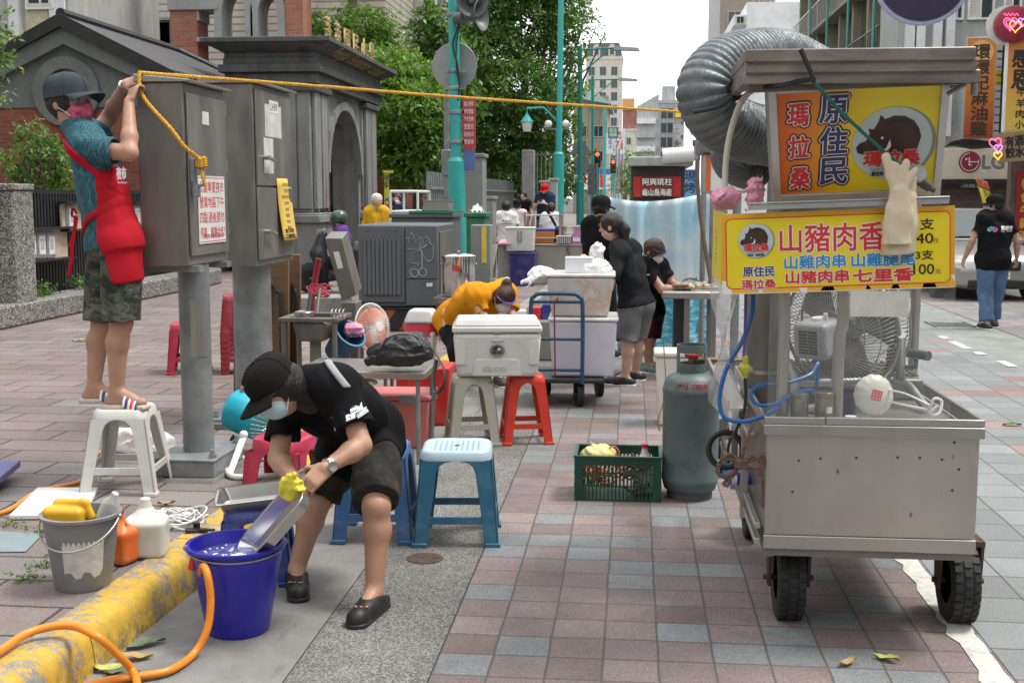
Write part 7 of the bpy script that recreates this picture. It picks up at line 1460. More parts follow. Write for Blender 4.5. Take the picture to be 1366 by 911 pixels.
M4=Matrix((zx,xn,yn)).transposed().to_4x4();M4.translation=(A0+A1)/2+zx*.0;tray('steel_tray','long steel tray being scrubbed, its lower end dipped in the blue bucket',M4,(A1-A0).length+.06,.24,.05,M_PAN)
p=at(391,652,4.36);bag('yellow_cloth','yellow washing cloth held against the steel tray',p,(.05,.02,.055),mat('yellow_cloth',(.66,.58,.06),.9,bumps=.5,bscale=200),15,'cloth',vox=.005,amp=.012,fr=50)
c=V((at(920,640,6.78).x,6.78,0));t=thing('gas_cylinder','grey-green gas cylinder with red numbers standing left of the cart','gas cylinder',c);M_GAS=mat('gas_paint',(.105,.145,.145),.5,var=.14,dirt=.6,dirtc=(.035,.04,.04),dscale=9)
b=MB();r_=.158;b.lathe([(.11,.03),(.145,.055),(r_,.10),(r_+.002,.115),(r_,.12),(r_,.60),(r_+.003,.605),(r_+.003,.63),(r_,.635),(.15,.67),(.125,.70),(.085,.72),(0,.725)],48);bd=b.build('tank',M_GAS,t,smooth=50)
b=MB();b.lathe([(.125,0),(.128,0),(.128,.06),(.122,.06),(.122,0)],40);b.build('foot_ring',mat('rusty_ring',(.10,.09,.08),.7,var=.4,dirt=.5),t)
b=MB();N=44
for i in range(N):
 a0,a1=2*PI*i/N,2*PI*(i+1)/N;am=(a0+a1)/2;f=lambda a,z,r:(r*math.cos(a),r*math.sin(a),z);win=math.cos(am+PI/2)>.55 or math.cos(am-PI/2)>.55
 for z0_,z1_ in(((.70,.77),(.83,.875))if win else((.70,.875),)):b.hexa([f(a0,z0_,.085),f(a1,z0_,.085),f(a1,z0_,.081),f(a0,z0_,.081),f(a0,z1_,.085),f(a1,z1_,.085),f(a1,z1_,.081),f(a0,z1_,.081)])
b.build('collar',M_GAS,t,smooth=50);b=MB();b.cyl((0,0,.72),(0,0,.80),.02,n=12);b.cyl((0,0,.79),(.17,-.02,.79),.014,n=10);b.tube([(.15,-.02,.79),(.30,-.1,.80),(.42,-.2,.83)],.010,8);v_=b.build('valve',mat('brass',(.28,.20,.10),.4,.7),t);b=MB();b.lathe([(.035,.80),(.04,.805),(.04,.82),(0,.822)],10);b.build('tap',plast('red_grip',0),v_)
bt=bvh_of(bd);o=lettering('0925-538591',1,mat('faded_red_ink',(.45,.10,.11),.6),bd,(0,-.4,.66),fit=(.215,.038),fat=.0012)
for v in o.data.vertices:
 a=v.co.x/.15;rr_=.154-max(0,(v.co.z-.64))*.6;v.co=V((rr_*math.sin(a),-rr_*math.cos(a),v.co.z-.002))
o=wrap(o,bt,(0,1,-.0),.0015)
b=MB();b.lathe([(.012,0),(.03,.04),(.008,.08)],12,(.19,-.03,.76),axis=(1,-.2,.3));b.build('regulator',mat('grey_knob',0),v_)
b=MB();b.tube(smooth_path([at(885,455,7.1),at(888,520,7.05),at(878,560,7.0),at(880,575,7.0)],6),.004,6);tag(b.build('thin_hose',mat('olive_hose',(.2,.2,.06),.5)),'thin olive hose hanging left of the gas cylinder','hose')
p=at(896,500,9.0);t=thing('cream_bin','cream plastic container behind the gas cylinder','container',(p.x,9.0,0));b=MB();b.hexa([(-.1,-.1,0),(.12,-.1,0),(.12,.15,0),(-.1,.15,0),(-.12,-.12,.52),(.14,-.12,.52),(.14,.17,.52),(-.12,.17,.52)]);b.build('body',M_MILK,t,bevel=.02);b=MB();b.b2((-.135,-.135,.522),(.155,.185,.56));b.build('lid',M_MILK,t,bevel=.012)
c0g,c1g=G(766,668),G(882,671);CW=(c1g-c0g).length;t=thing('green_crate','dark green slatted plastic crate on the tiles left of the gas cylinder','crate',((c0g.x+c1g.x)/2,c0g.y+.17,0),math.atan2(c1g.y-c0g.y,c1g.x-c0g.x));M_GCR=plast('dark_green_plastic',(.010,.06,.035),.4,.15,(.05,.12,.08));hw,hd,hh=CW/2,.165,.255
b=MB();b.b2((-hw,-hd,0),(hw,hd,.012));b.build('base',M_GCR,t,smooth=0)
for ax,s,nm in((0,-1,'side'),(0,1,'side'),(1,-1,'end'),(1,1,'end')):
 b=MB();L_=hw if ax==0 else hd;O=(hd if ax==0 else hw)-.004;tr=(lambda u0,z0_,u1,z1_,d=.004:b.b2((u0,s*O-d,z0_),(u1,s*O+d,z1_)))if ax==0 else(lambda u0,z0_,u1,z1_,d=.004:b.b2((s*O-d,u0,z0_),(s*O+d,u1,z1_)))
 e=0 if ax==0 else.009;tr(-L_+e,.012,-L_+.05,hh-.05);tr(L_-.05,.012,L_-e,hh-.05);tr(-L_+e,hh-.05,L_-e,hh,.004);tr(-L_-(.006 if ax==0 else-.016),hh-.006,L_+(.006 if ax==0 else-.016),hh+.004,.010)
 k=int((2*L_-.1)/.0205)
 for i in range(k):u=-L_+.05+(2*L_-.1)*(i+.5)/k;tr(u-.0045,.012,u+.0045,hh-.05)
 for z_ in(.085,.16):tr(-L_+.0,z_,L_-.0,z_+.007,.006)
 b.build(nm,M_GCR,t,smooth=0)
cg=t.location;bag('yellow_bag','knotted pale yellow bag in the green crate',cg+V((-.115,.02,.225)),(.105,.085,.065),mat('pale_yellow_bag',(.66,.56,.22),.4,var=.08,sss=.1),21,'bag',vox=.007,amp=.007,fr=45,extra=[((-.02,0,.05),.012,(-.045,0,.085),.008)])
b=MB();rg=random.Random(3);M_MAR=mat('maroon_rope',(.18,.03,.04),.8,var=.5,scale=60)
for k in range(16):o_=cg+V((rg.uniform(-.0,.15),rg.uniform(-.09,.08),rg.uniform(.05,.225)));r_=rg.uniform(.04,.06);b.tube([o_+V((r_*math.cos(a),r_*.7*math.sin(a),.02*math.sin(2*a+k)))for a in[2*PI*i/14 for i in range(14)]],.0055,6,closed=True)
tag(b.build('maroon_rope',M_MAR),'tangle of maroon rope in the green crate','rope');b=MB()
for k in range(12):o_=cg+V((rg.uniform(-.18,-.02),-.10+rg.uniform(-.03,.03),rg.uniform(.1,.19)));b.tube([o_+V((.05*math.cos(a),.02*math.sin(a),.03*math.sin(a+k)))for a in[2*PI*i/12 for i in range(12)]],.006,6,closed=True)
b.tube([cg+V((-.03+.035*math.cos(a),.0,.235+.045*math.sin(a)))for a in[PI*i/12 for i in range(13)]],.005,6);tag(b.build('orange_rope',mat('orange_cord',(.62,.22,.06),.7,var=.5,scale=70)),'orange checked rope coiled at the front of the green crate','rope')
t=jug('red_capped_bottle','white bottle with a red cap standing in the green crate',cg+V((.15,.02,.01)),.13,.1,.285,M_MILK,.1,plast('red_grip',0));t['category']='bottle'
M_COOL=mat('cooler_white',(.66,.655,.62),.4,var=.05,dirt=.35,dirtc=(.36,.33,.28),dscale=5);q=at(660,505,8.12);t=thing('white_cooler','big white cooler box with a penguin-free oval badge, set across the cream and red stools','cooler',(-.925,8.22,.481),R(7));t['label']='big white cooler box with a grey oval badge, set across the cream and red stools'
L_,W_,H_=.60,.38,.395;b=MB();b.hexa([(-L_/2+.025,-W_/2+.02,0),(L_/2-.025,-W_/2+.02,0),(L_/2-.025,W_/2-.02,0),(-L_/2+.025,W_/2-.02,0),(-L_/2,-W_/2,.30),(L_/2,-W_/2,.30),(L_/2,W_/2,.30),(-L_/2,W_/2,.30)]);bd=b.build('body',M_COOL,t,bevel=.03,seg=3)
b=MB();b.b2((-L_/2-.006,-W_/2-.006,.304),(L_/2+.006,W_/2+.006,.345));b.hexa([(-L_/2,-W_/2,.346),(L_/2,-W_/2,.346),(L_/2,W_/2,.346),(-L_/2,W_/2,.346),(-L_/2+.03,-W_/2+.03,H_),(L_/2-.03,-W_/2+.03,H_),(L_/2-.03,W_/2-.03,H_),(-L_/2+.03,W_/2-.03,H_)]);ld=b.build('lid',M_COOL,t,bevel=.012,seg=3)
fy=-W_/2-.004;b=MB();b.prism([(-.17,-.03),(.17,-.03),(.155,.07),(.13,.085),(-.13,.085),(-.155,.07)],(0,-.01,0),(0,fy+.018,.04),uy=(0,0,1));
for s in(-1,1):b.prism([(s*.215,0),(s*.285,0),(s*.285,.17),(s*.23,.17),(s*.215,.15)],(0,-.012,0),(0,fy+.018,.085),uy=(0,0,1))
b.b2((-.04,fy-.004,.245),(.04,fy+.01,.285));b.build('panels',M_COOL,bd,bevel=.005)
sheetp('badge',[(.052*math.cos(a),.04*math.sin(a))for a in[2*PI*i/30 for i in range(30)]],mat('badge_mid_grey',(.2,.21,.22),.4),bd,.004,V((0,fy+.004,.185)),V((1,0,0)),V((0,.05,1)).normalized());q=V((0,fy-.001,.187))
sheetp('logo_dome',[(.032*math.cos(a),.028*math.sin(a))for a in[PI*i/14 for i in range(15)]],M_BLK,bd,.0045,q,V((1,0,0)),V((0,.05,1)).normalized());sheetp('logo_arch',[(.012+.013*math.cos(a),.016*math.sin(a))for a in[PI*i/10 for i in range(11)]],M_COOL,bd,.005,q,V((1,0,0)),V((0,.05,1)).normalized())
lettering('IGLOO',1,M_BLK,bd,q+V((0,-.005,-.016)),(1,0,0),(0,.05,1),fit=(.072,.017),fat=.001);lettering('IGLOO',1,mat('cooler_shadow',(.48,.47,.44),.5),bd,(-.02,fy+.004,.055),(1,0,0),(0,0,1),fit=(.155,.03),fat=.001)
b=MB();b.b2((-.022,fy-.012,.295),(.022,fy-.0065,.315));b.build('latch',M_GALV,ld,bevel=.003)
HX0,HX1=at(708,450,9.6).x,at(777,450,9.6).x;c=V(((HX0+HX1)/2+.14,9.98,0));t=thing('hand_trolley','blue platform trolley with a tubular handle carrying two clear storage boxes','trolley',c);M_TBL=plast('trolley_blue',(.018,.065,.13),.4,.2,(.1,.1,.1));x0_,x1_=HX0-c.x,HX1-c.x;yh=-.38;zt=at(740,392,9.6).z
b=MB();b.b2((x0_-.03,yh,.20),(x1_+.17,.38,.235));b.build('deck',M_BLACKP,t,bevel=.008)
b=MB();b.tube(smooth_path([(x0_,yh,.2),(x0_,yh,zt-.12),(x0_+.03,yh,zt-.02),(x0_+.1,yh,zt),(x1_-.1,yh,zt),(x1_-.03,yh,zt-.02),(x1_,yh,zt-.12),(x1_,yh,.2)],6),.017,12)
for z_ in(.31,.56,.86):b.cyl((x0_,yh,z_),(x1_,yh,z_),.013,n=10)
b.build('handle',M_TBL,t);b=MB();b.tube([(x0_+.2,yh-.02,.26),(x0_+.19,yh-.03,.86),(x0_+.22,yh-.02,.89)],.007,6);b.build('strap',M_MAR,t)
for(x_,y_)in((x1_-.03,-.28),(x0_+.05,-.28),(x1_+.12,.25),(x0_+.08,.3)):tyre_wheel(t,(x_,y_,.10),.10,.055,(1,.25,0),tread=9);b=MB();b.b2((x_-.045,y_-.03,.11),(x_-.038,y_+.03,.2));b.b2((x_+.038,y_-.03,.11),(x_+.045,y_+.03,.2));b.build('caster_fork',M_TBL,t)
def clearbox(label,c,w0,w1,d0,d1,h,rz,inner,lidm=None,clip=None):
 o=thing('storage_box',label,'storage box',c,rz,group='clear storage boxes');b=MB();b.hexa([(-w0/2,-d0/2,0),(w0/2,-d0/2,0),(w0/2,d0/2,0),(-w0/2,d0/2,0),(-w1/2,-d1/2,h),(w1/2,-d1/2,h),(w1/2,d1/2,h),(-w1/2,d1/2,h)]);b.build('box',mat('frosted_box',(.60,.60,.62),.3,var=.06,scale=3,sss=.1)if inner else mat('frosted_box_lilac',(.60,.59,.66),.3,var=.05,sss=.1),o,bevel=.02,seg=3)
 if lidm:b=MB();b.b2((-w1/2-.012,-d1/2-.012,h+.002),(w1/2+.012,d1/2+.012,h+.03));b.build('lid',lidm,o,bevel=.012,seg=3)
 if clip:b=MB();b.b2((w1/2-.01,-.06,h-.08),(w1/2+.018,.06,h+.015));b.b2((w1/2-.01,-.05,h-.12),(w1/2+.008,-.02,h-.08));b.build('clip',clip,o,bevel=.005)
 return o
M_LID=mat('milky_lid',(.66,.655,.62),.35,dirt=.2,dirtc=(.4,.38,.33));cb1=c+V((.06,.0,.237));clearbox('lower frosted storage box with a violet clip on the blue trolley',cb1,.50,.55,.50,.55,.455,.03,False,M_LID,plast('violet_clip',(.13,.09,.42)))
M_CLUT=mat('coloured_contents',(.5,.4,.38),.6,var=.6,scale=8);m,n,l,bs=nt('cluttered_box');vn=noise(n,l,coords(n),5,3);l.new(ramp(n,l,vn.outputs[0],[(.3,(.58,.58,.57)),(.5,(.55,.52,.52)),(.6,(.55,.40,.30)),(.66,(.58,.56,.56))]).outputs[0],bs.inputs['Base Color']);bs.inputs['Roughness'].default_value=.25
cb2=c+V((.035,.02,.727));o=clearbox('upper frosted storage box with a milky lid stacked on the trolley',cb2,.46,.55,.44,.52,.32,.02,True,M_LID);o.children[0].data.materials[0]=m
zt2=cb2.z+.352;p=V((cb2.x-.01,9.95,zt2));o=thing('white_carton','plain white carton between two white bags on the upper storage box','carton',p);b=MB();b.box((0,0,.06),(.225,.22,.12));b.build('box',mat('white_card',(.74,.74,.78),.7,var=.03),o,bevel=.003);b=MB();b.box((0,0,.1225),(.228,.224,.004));b.build('top_flap',mat('white_card',0),o)
M_WBAG=mat('white_bag',(.78,.78,.78),.3,var=.04,sss=.2);bag('plastic_bag','bulging white plastic bag at the right of the trolley load',at(795,362,9.9),(.135,.12,.105),M_WBAG,31,vox=.010,amp=.012,fr=32);bag('plastic_bag','flattened white plastic bag with loose tails at the left of the trolley load',at(724,366,9.85),(.12,.11,.07),M_WBAG,33,vox=.009,amp=.012,fr=36,extra=[((-.05,-.08,-.02),.03,(-.17,-.12,-.06),.012),((-.04,-.1,-.03),.025,(-.12,-.14,-.10),.01)])
ZT=.60;q=G(566,497,ZT);q2=G(470,497,ZT);t=thing('steel_table','low steel topped table behind the bending man, with a black bag on it','table',(q.x-.42,q.y+.30,0));b=MB();b.b2((-.42,-.30,ZT-.012),(.42,.32,ZT));b.b2((-.42,-.305,ZT-.045),(.42,-.285,ZT-.001));b.b2((.405,-.284,ZT-.045),(.425,.32,ZT-.001));b.build('top',M_STEELB,t,bevel=.005)
for x_ in(-.38,.37):
 for y_ in(-.25,.27):b=MB();b.cyl((x_,y_,0 if y_>9 else.0),(x_,y_,ZT-.012),.014,n=10);b.build('leg',M_GALV,t)
tq=t.location;bc_=at(533,468,7.42);s=SDF(bc_-V((.26,.16,.10)),bc_+V((.24,.18,.14)),.007);s.ell(bc_+V((0,.03,-.03)),(.215,.13,.09),k=0);s.ell(bc_+V((.05,.03,.03)),(.15,.10,.075),k=.04);s.cone(bc_+V((-.16,-.02,-.05)),bc_+V((-.20,-.05,-.06)),.02,.02,.02);s.ripple(.010,26,4,folds=5);s.crumple(.009,30,5);s.crumple(.004,80,6);s.cut((0,0,ZT+.003),(0,0,-1));M_BBAG=mat('black_nylon',(.018,.018,.02),.5,bumps=.3,bscale=90)
o=thing('black_bag','black nylon shoulder bag slumped on the steel table with its strap hanging down','bag',(bc_.x,bc_.y,ZT));mb=s.mesh('body',M_BBAG);mb.data.transform(Matrix.Translation(-o.location));mb.parent=o
st=lambda px,py,Y:at(px,py,Y)-o.location
b=MB();P=smooth_path([st(505,470,7.25),st(520,450,7.24),st(545,446,7.24),st(570,458,7.24),st(586,480,7.2),st(594,500,7.12),st(590,518,7.08),st(581,524,7.1),st(578,505,7.14),st(582,480,7.2)],6);b.tube(P,.016,8,flat=.3);b.build('strap',M_BBAG,o);b=MB();b.tube(smooth_path([st(508,463,7.27),st(525,447,7.25),st(548,446,7.25),st(566,462,7.26)],6),.004,6);b.build('zip',mat('grey_zip',(.25,.25,.26),.4),o);b=MB();b.box(st(498,480,7.22),(.03,.02,.05));b.build('buckle',M_BLACKP,o,bevel=.004)
def tub(name,label,c,w_,d,h,m,lidm=None,clip=None,rz=0.0,cat='box',k=1.1):
 o=thing(name,label,cat,c,rz);b=MB();v4=lambda s,z:[(-w_/2*s,-d/2*s,z),(w_/2*s,-d/2*s,z),(w_/2*s,d/2*s,z),(-w_/2*s,d/2*s,z)];b.hexa(v4(1,0)+v4(k,h));b.build('body',m,o,bevel=.015,seg=3)
 if lidm:b=MB();b.b2((-w_/2*k-.01,-d/2*k-.01,h+.002),(w_/2*k+.01,d/2*k+.01,h+.035));lo_=b.build('lid',lidm,o,bevel=.012,seg=3)
 if clip:b=MB();b.b2((w_*.12,-d/2*k-.025,h-.02),(w_*.36,-d/2*k-.008,h+.04));b.b2((w_/2*k+.006,-d*.2,h-.02),(w_/2*k+.025,d*.1,h+.04));b.build('clip',clip,o,bevel=.005)
 return o
M_PBOX=plast('faded_pink_plastic',(.60,.17,.155),.5,.35,(.40,.17,.15));tub('pink_box','faded pink storage box with grey clips on the pavement under the steel table',(-1.62,8.1,0),.48,.36,.33,M_PBOX,M_PBOX,plast('grey_clip',(.25,.26,.27)),.03);p=at(572,520,8.9);tub('red_tub','bright red tub behind the pink storage box',(p.x-.02,8.9,0),.36,.3,.44,plast('bright_red_plastic',(.55,.03,.025)),k=1.15,cat='tub')
p=at(330,553,6.95);t=thing('cyan_heater','cyan drum shaped blower with a wire grill leaning on a white tube stand','blower',p);ax=V((.95,-.15,-.28)).normalized();b=MB();b.lathe([(.02,-.125),(.10,-.12),(.125,-.10),(.128,.09),(.12,.10)],36,axis=ax);b.build('drum',plast('cyan_plastic',(.01,.38,.50),.35,.1),t,smooth=40);b=MB();b.lathe([(.018,.127),(.018,.15),(0,.15)],12,(0,0,0),axis=(-.2,0,1));b.build('knob',plast('cyan_plastic',0),t)
qm=V((0,0,1)).rotation_difference(ax).to_matrix();b=MB()
for i in range(26):a=2*PI*i/26;b.tube([qm@V((.03*math.cos(a),.03*math.sin(a),.17)),qm@V((.1*math.cos(a),.1*math.sin(a),.16)),qm@V((.128*math.cos(a),.128*math.sin(a),.09))],.0025,4)
for r_,z_ in((.04,.17),(.085,.163),(.12,.12)):b.tube([qm@V((r_*math.cos(a),r_*math.sin(a),z_))for a in[2*PI*i/28 for i in range(28)]],.0025,4,closed=True)
b.build('grill',M_STEELB,t);L3=lambda px,py,Y:at(px,py,Y)-p
b=MB();z_=SZ+.018;g3=lambda px,py:G(px,py,z_)-p;b.tube(smooth_path([g3(395,632),g3(330,636),g3(308,634),g3(304,624),g3(318,612),g3(350,611),g3(385,611)],6),.016,12);b.build('stand',M_WHITEP,t);b=MB();b.tube([L3(306,632,6.35),L3(325,582,6.6)],.02,12,flat=.5);b.ball(L3(325,580,6.6),.026);b.build('lever',M_WHITEP,t)
b=MB();q=at(310,598,6.9);b.box(q,(.07,.06,.10),(0,.5,.2));b.box(q+V((.0,0,.06)),(.02,.02,.05),(0,.5,.2));tag(b.build('adapter',M_BLACKP,bevel=.008),'black power adapter leaning beside the white tube stand','adapter')
b=MB();q=at(358,603,6.9);
for i in range(7):b.tube([q+V((-.06+.018*i,.02,-.09)),q+V((-.02+.018*i,0,.10))],.003,5)
for i in range(5):b.tube([q+V((-.06+.008*i,.01,-.08+.04*i)),q+V((.05+.008*i,.01,-.08+.04*i))],.003,5)
tag(b.build('wire_rack',M_STEELB),'small wire rack standing below the cyan blower','rack')
M_FTB=mat('brown_table_board',(.17,.095,.045),.55,var=.3,scale=3,stretch=(1,1,8),dirt=.4,dirtc=(.04,.03,.02))
for i,(x0p,x1p,Y,tp)in enumerate([(306,381,8.85,338),(363,397,9.15,340)]):
 a,c_=at(x0p,tp,Y),at(x1p,tp,Y);t=thing('folding_table',['folded brown table standing upright behind the farther cabinet post, its black legs facing out','second folded brown table standing behind the first'][i],'folding table',((a.x+c_.x)/2,Y,SZ));w_,h=c_.x-a.x,a.z-SZ
 b=MB();b.hexa([(-w_/2,0,.02),(w_/2,0,.02),(w_/2,.03,.02),(-w_/2,.03,.02),(-w_/2,.08,h),(w_/2,.08,h),(w_/2,.11,h),(-w_/2,.11,h)]);b.build('top',M_FTB,t,bevel=.006)
 b=MB();k=w_*.5
 for s in(-1,1):b.tube(smooth_path([(s*k*.75,-.01,0),(s*k*.75,.02,h*.66),(s*k*.6,.03,h*.74),(s*k*.35,.03,h*.74),(s*k*.28,.0,.06)],5),.013,8)
 b.build('legs',M_BLACKP,t)
Y=8.35;a,c_=at(371,424,Y),at(450,424,Y);t=thing('steel_sink','stainless sink on four legs with pipes and a round lid on its rim','sink',((a.x+c_.x)/2,Y,SZ));w_,h=c_.x-a.x,a.z-SZ
b=MB();b.b2((-w_/2,0,h-.03),(w_/2,.05,h));b.b2((-w_/2,.051,h-.03),(-w_/2+.06,.45,h));b.b2((w_/2-.06,.051,h-.03),(w_/2,.45,h));b.b2((-w_/2+.061,.40,h-.03),(w_/2-.061,.45,h));b.build('rim',M_STEEL,t,bevel=.006);b=MB();b.hexa([(-.10,.06,h-.18),(.10,.06,h-.18),(.10,.36,h-.18),(-.10,.36,h-.18),(-.13,.03,h-.031),(.13,.03,h-.031),(.13,.39,h-.031),(-.13,.39,h-.031)]);b.build('basin',M_STEEL,t,bevel=.03,seg=3)
for x_ in(-w_/2+.03,w_/2-.03):
 for y_ in(.03,.42):b=MB();b.cyl((x_,y_,0),(x_,y_,h-.031),.02,n=12);b.build('leg',M_STEEL,t)
b=MB();b.cyl((0,.2,.1),(0,.2,h-.18),.04,n=14);b.build('drain',M_OLIVE,t)
zz=h+SZ;P3=lambda px,dy=.2:V((at(px,420,Y+dy).x,Y+dy,zz+.003));q=P3(406,.12);b=MB();b.lathe([(.07,0),(.072,.03),(.068,.034),(.065,.03),(.064,.005),(0,.004)],26,q);tag(b.build('ring_lid',M_STEELB),'round steel ring lid lying on the sink rim','lid')
for i,(px0,px1,pyt,m_,r_)in enumerate([(411,415,391,mat('dark_pipe',0),.016),(423,427,385,M_STEELB,.014)]):b=MB();b.tube([P3(px0,.3),at(px1,pyt,Y+.35)],r_,10);tag(b.build('steel_pipe',m_),['dark pipe propped upright in the sink','bright pipe propped upright in the sink'][i],'pipe')
b=MB();
for k in range(4):q=at(444+5*k,418,Y-.02);b.tube([q+V((.0,.045*math.cos(a_),.03*math.sin(a_)))for a_ in[2*PI*i/16 for i in range(16)]],.004,5,closed=True)
tag(b.build('wire_coil',M_STEELB),'loose wire coil hooked at the right end of the sink','wire coil')
Y=9.1;t=thing('steel_hood','long narrow steel hood propped open at a slant behind the sink','hood',at(460,402,Y));o_=t.location;q=[at(*z_,Y)-o_ for z_ in((456,402),(475,394),(456,318),(433,318))];dpt=V((.02,.12,.05));b=MB();b.hexa([q[0],q[1],q[1]+dpt,q[0]+dpt,q[3],q[2],q[2]+dpt,q[3]+dpt]);hd_=b.build('cover',M_STEEL,t,bevel=.004);b=MB();k=V((0,-.006,0));f=lambda u,v:(q[0]*(1-u)+q[1]*u)*(1-v)+(q[3]*(1-u)+q[2]*u)*v+k;b.add([f(.3,.5),f(.65,.5),f(.65,.78),f(.3,.78)],[(0,1,2,3)]);b.build('sticker',M_WHITEP,hd_,smooth=0,fix=False);b=MB();b.b2(V((-.03,-.02,-.9)),V((.10,.15,-.002)));b.build('stand',M_STEEL,t,bevel=.01)
b=MB();b.tube([at(416,398,9.6),at(425,345,9.6)],.026,12);b.tube([at(416,398,9.6),V((at(416,398,9.6).x,9.6,SZ))],.026,12);tag(b.build('red_post',plast('dark_red_paint',(.32,.02,.03))),'dark red post standing slanted behind the sink','post');b=MB();rg=random.Random(2)
for k in range(10):q=at(422+rg.uniform(-6,8),391,9.5);r_=rg.uniform(.05,.085);b.tube([q+V((r_*math.cos(a_+k),.03*math.sin(a_),r_*.6*math.sin(a_)+.02))for a_ in[2*PI*i/18 for i in range(18)]],.0055,5,closed=True)
tag(b.build('red_cable',mat('red_cable',(.36,.02,.03),.4)),'tangled coil of red cable behind the sink','cable');slab('stone_bench','low grey stone ledge behind the sink and red cable',[(385,430),(470,430),(470,424),(385,424)],SZ,.30,M_CONC,'ledge')
p=at(458,462,8.7);t=bucket('blue_pail','dull blue pail tipped over with a pink bag in its mouth beside the orange fan',(p.x-.08,8.75,p.z-.06),.115,.085,.25,plast('dull_blue',(.03,.13,.26)),tilt=(R(25),R(42),0));bag('plastic_bag','pink and white plastic bag spilling out of the dull blue pail',at(472,440,8.7),(.075,.06,.055),M_PINKB,41,vox=.007,amp=.01,fr=50)
p=at(496,437,9.0);t=thing('orange_fan','small table fan with orange blades in a white wire guard','fan',p);fx=V((.86,-.5,.12)).normalized();fu=fx.cross(V((0,0,1))).normalized();fz=fu.cross(fx);FQ=lambda a_,r,d:fu*(r*math.cos(a_))+fz*(r*math.sin(a_))+fx*d;b=MB();RF=.185
for i in range(56):a_=2*PI*i/56;b.tube([FQ(a_,.035,.075),FQ(a_,.1,.068),FQ(a_,.165,.04),FQ(a_,RF,0),FQ(a_,.16,-.045),FQ(a_,.05,-.07)],.0016,4,cap=False)
b.tube([FQ(2*PI*i/40,RF,0)for i in range(40)],.006,6,closed=True);b.lathe([(.04,.07),(.035,.08),(0,.082)],18,axis=fx);b.build('guard',M_WHITEP,t);b=MB()
for k in range(4):b.grid(lambda u,v:FQ(2*PI*k/4+1.2*u,.03+.13*v,-.02+.045*u),6,5)
b.build('blades',plast('orange_blade',(.72,.17,.04)),t,solid=.003);b=MB();b.lathe([(.06,-.16),(.065,-.12),(.055,-.07)],18,axis=fx);b.build('motor',plast('cyan_plastic',0),t);b=MB();b.tube([-fx*.1,V((-.09,.05,-.2)),V((-.09,.05,-.42))],.014,8);b.lathe([(.12,-.44),(.11,-.42),(0,-.415)],24,(-.09,.05,0));b.build('stand',M_GALV,t)
b=MB();b.box(at(480,470,9.1)+V((0,.1,-.08)),(.5,.4,.04));q=at(480,470,9.1);
for s in(-.2,.2):b.cyl(q+V((s,0,-.1)),V((q.x+s,q.y,SZ)),.015,n=8);b.cyl(q+V((s,.25,-.1)),V((q.x+s,q.y+.25,SZ)),.015,n=8)
tag(b.build('low_table',M_STEEL),'low steel table under the orange fan','table')
p=at(563,450,11.0);t=thing('white_bin','white swing-lid bin with a red plastic liner before the striped plinth','bin',(p.x,11.0,SZ));zb_=at(563,412,11).z-SZ;b=MB();b.hexa([(-.12,-.09,0),(.12,-.09,0),(.12,.13,0),(-.12,.13,0),(-.145,-.12,zb_-.2),(.145,-.12,zb_-.2),(.145,.16,zb_-.2),(-.145,.16,zb_-.2)]);b.build('body',M_WHITEP,t,bevel=.03,seg=3);b=MB();b.hexa([(-.16,-.13,zb_-.13),(.16,-.13,zb_-.13),(.16,.17,zb_-.13),(-.16,.17,zb_-.13),(-.11,-.08,zb_),(.11,-.08,zb_),(.11,.12,zb_),(-.11,.12,zb_)]);b.build('lid',mat('pale_grey_lid',(.5,.51,.52),.4),t,bevel=.03,seg=3);b=MB();b.grid(lambda u,v:((.165+.012*math.sin(u*40+v*4))*math.cos(2*PI*u)*1.05,.02+(.155+.012*math.sin(u*31))*math.sin(2*PI*u),zb_-.13-.12*v),40,4);b.grid(lambda u,v:(.15+.17*u,-.06+.1*v+.02*math.sin(u*7),zb_-.17+.07*math.sin(u*4+v*2)),8,4);b.build('liner',mat('red_film',(.62,.06,.09),.3,var=.15),t,smooth=180)
p=at(612,345,13.0);t=thing('stock_pot','tall shiny lidded stock pot with wire handle beside the graffiti box','pot',(p.x,13.0,.62));zt=at(612,345,13).z-.62;M_CHR=mat('mirror_steel',(.62,.61,.60),.1,.95,var=.05);b=MB();b.lathe([(.17,0),(.178,.01),(.178,zt),(.183,zt+.005)],36);b.build('body',M_CHR,t,smooth=40);b=MB();b.lathe([(.186,zt+.006),(.186,zt+.03),(.15,zt+.05),(.02,zt+.06),(.02,zt+.075),(.028,zt+.085),(0,zt+.09)],36);b.build('lid',M_CHR,t,smooth=40);bail(t,.19,zt-.06,R(178),M_STEELB,.006,0,.5);b=MB();b.lathe([(.035,0),(.035,.002),(0,.003)],20,(0,-.179,zt-.10),axis=(0,-1,0));b.build('emblem',plast('red_grip',0),t)
p=at(612,400,13);b=MB();b.box((p.x,13,.585),(.5,.5,.06));[b.cyl((p.x+sx,13+sy,.0),(p.x+sx,13+sy,.56),.015,n=8)for sx in(-.2,.2)for sy in(-.2,.2)];tag(b.build('pot_stand',M_STEEL),'steel stand under the shiny stock pot','stand')
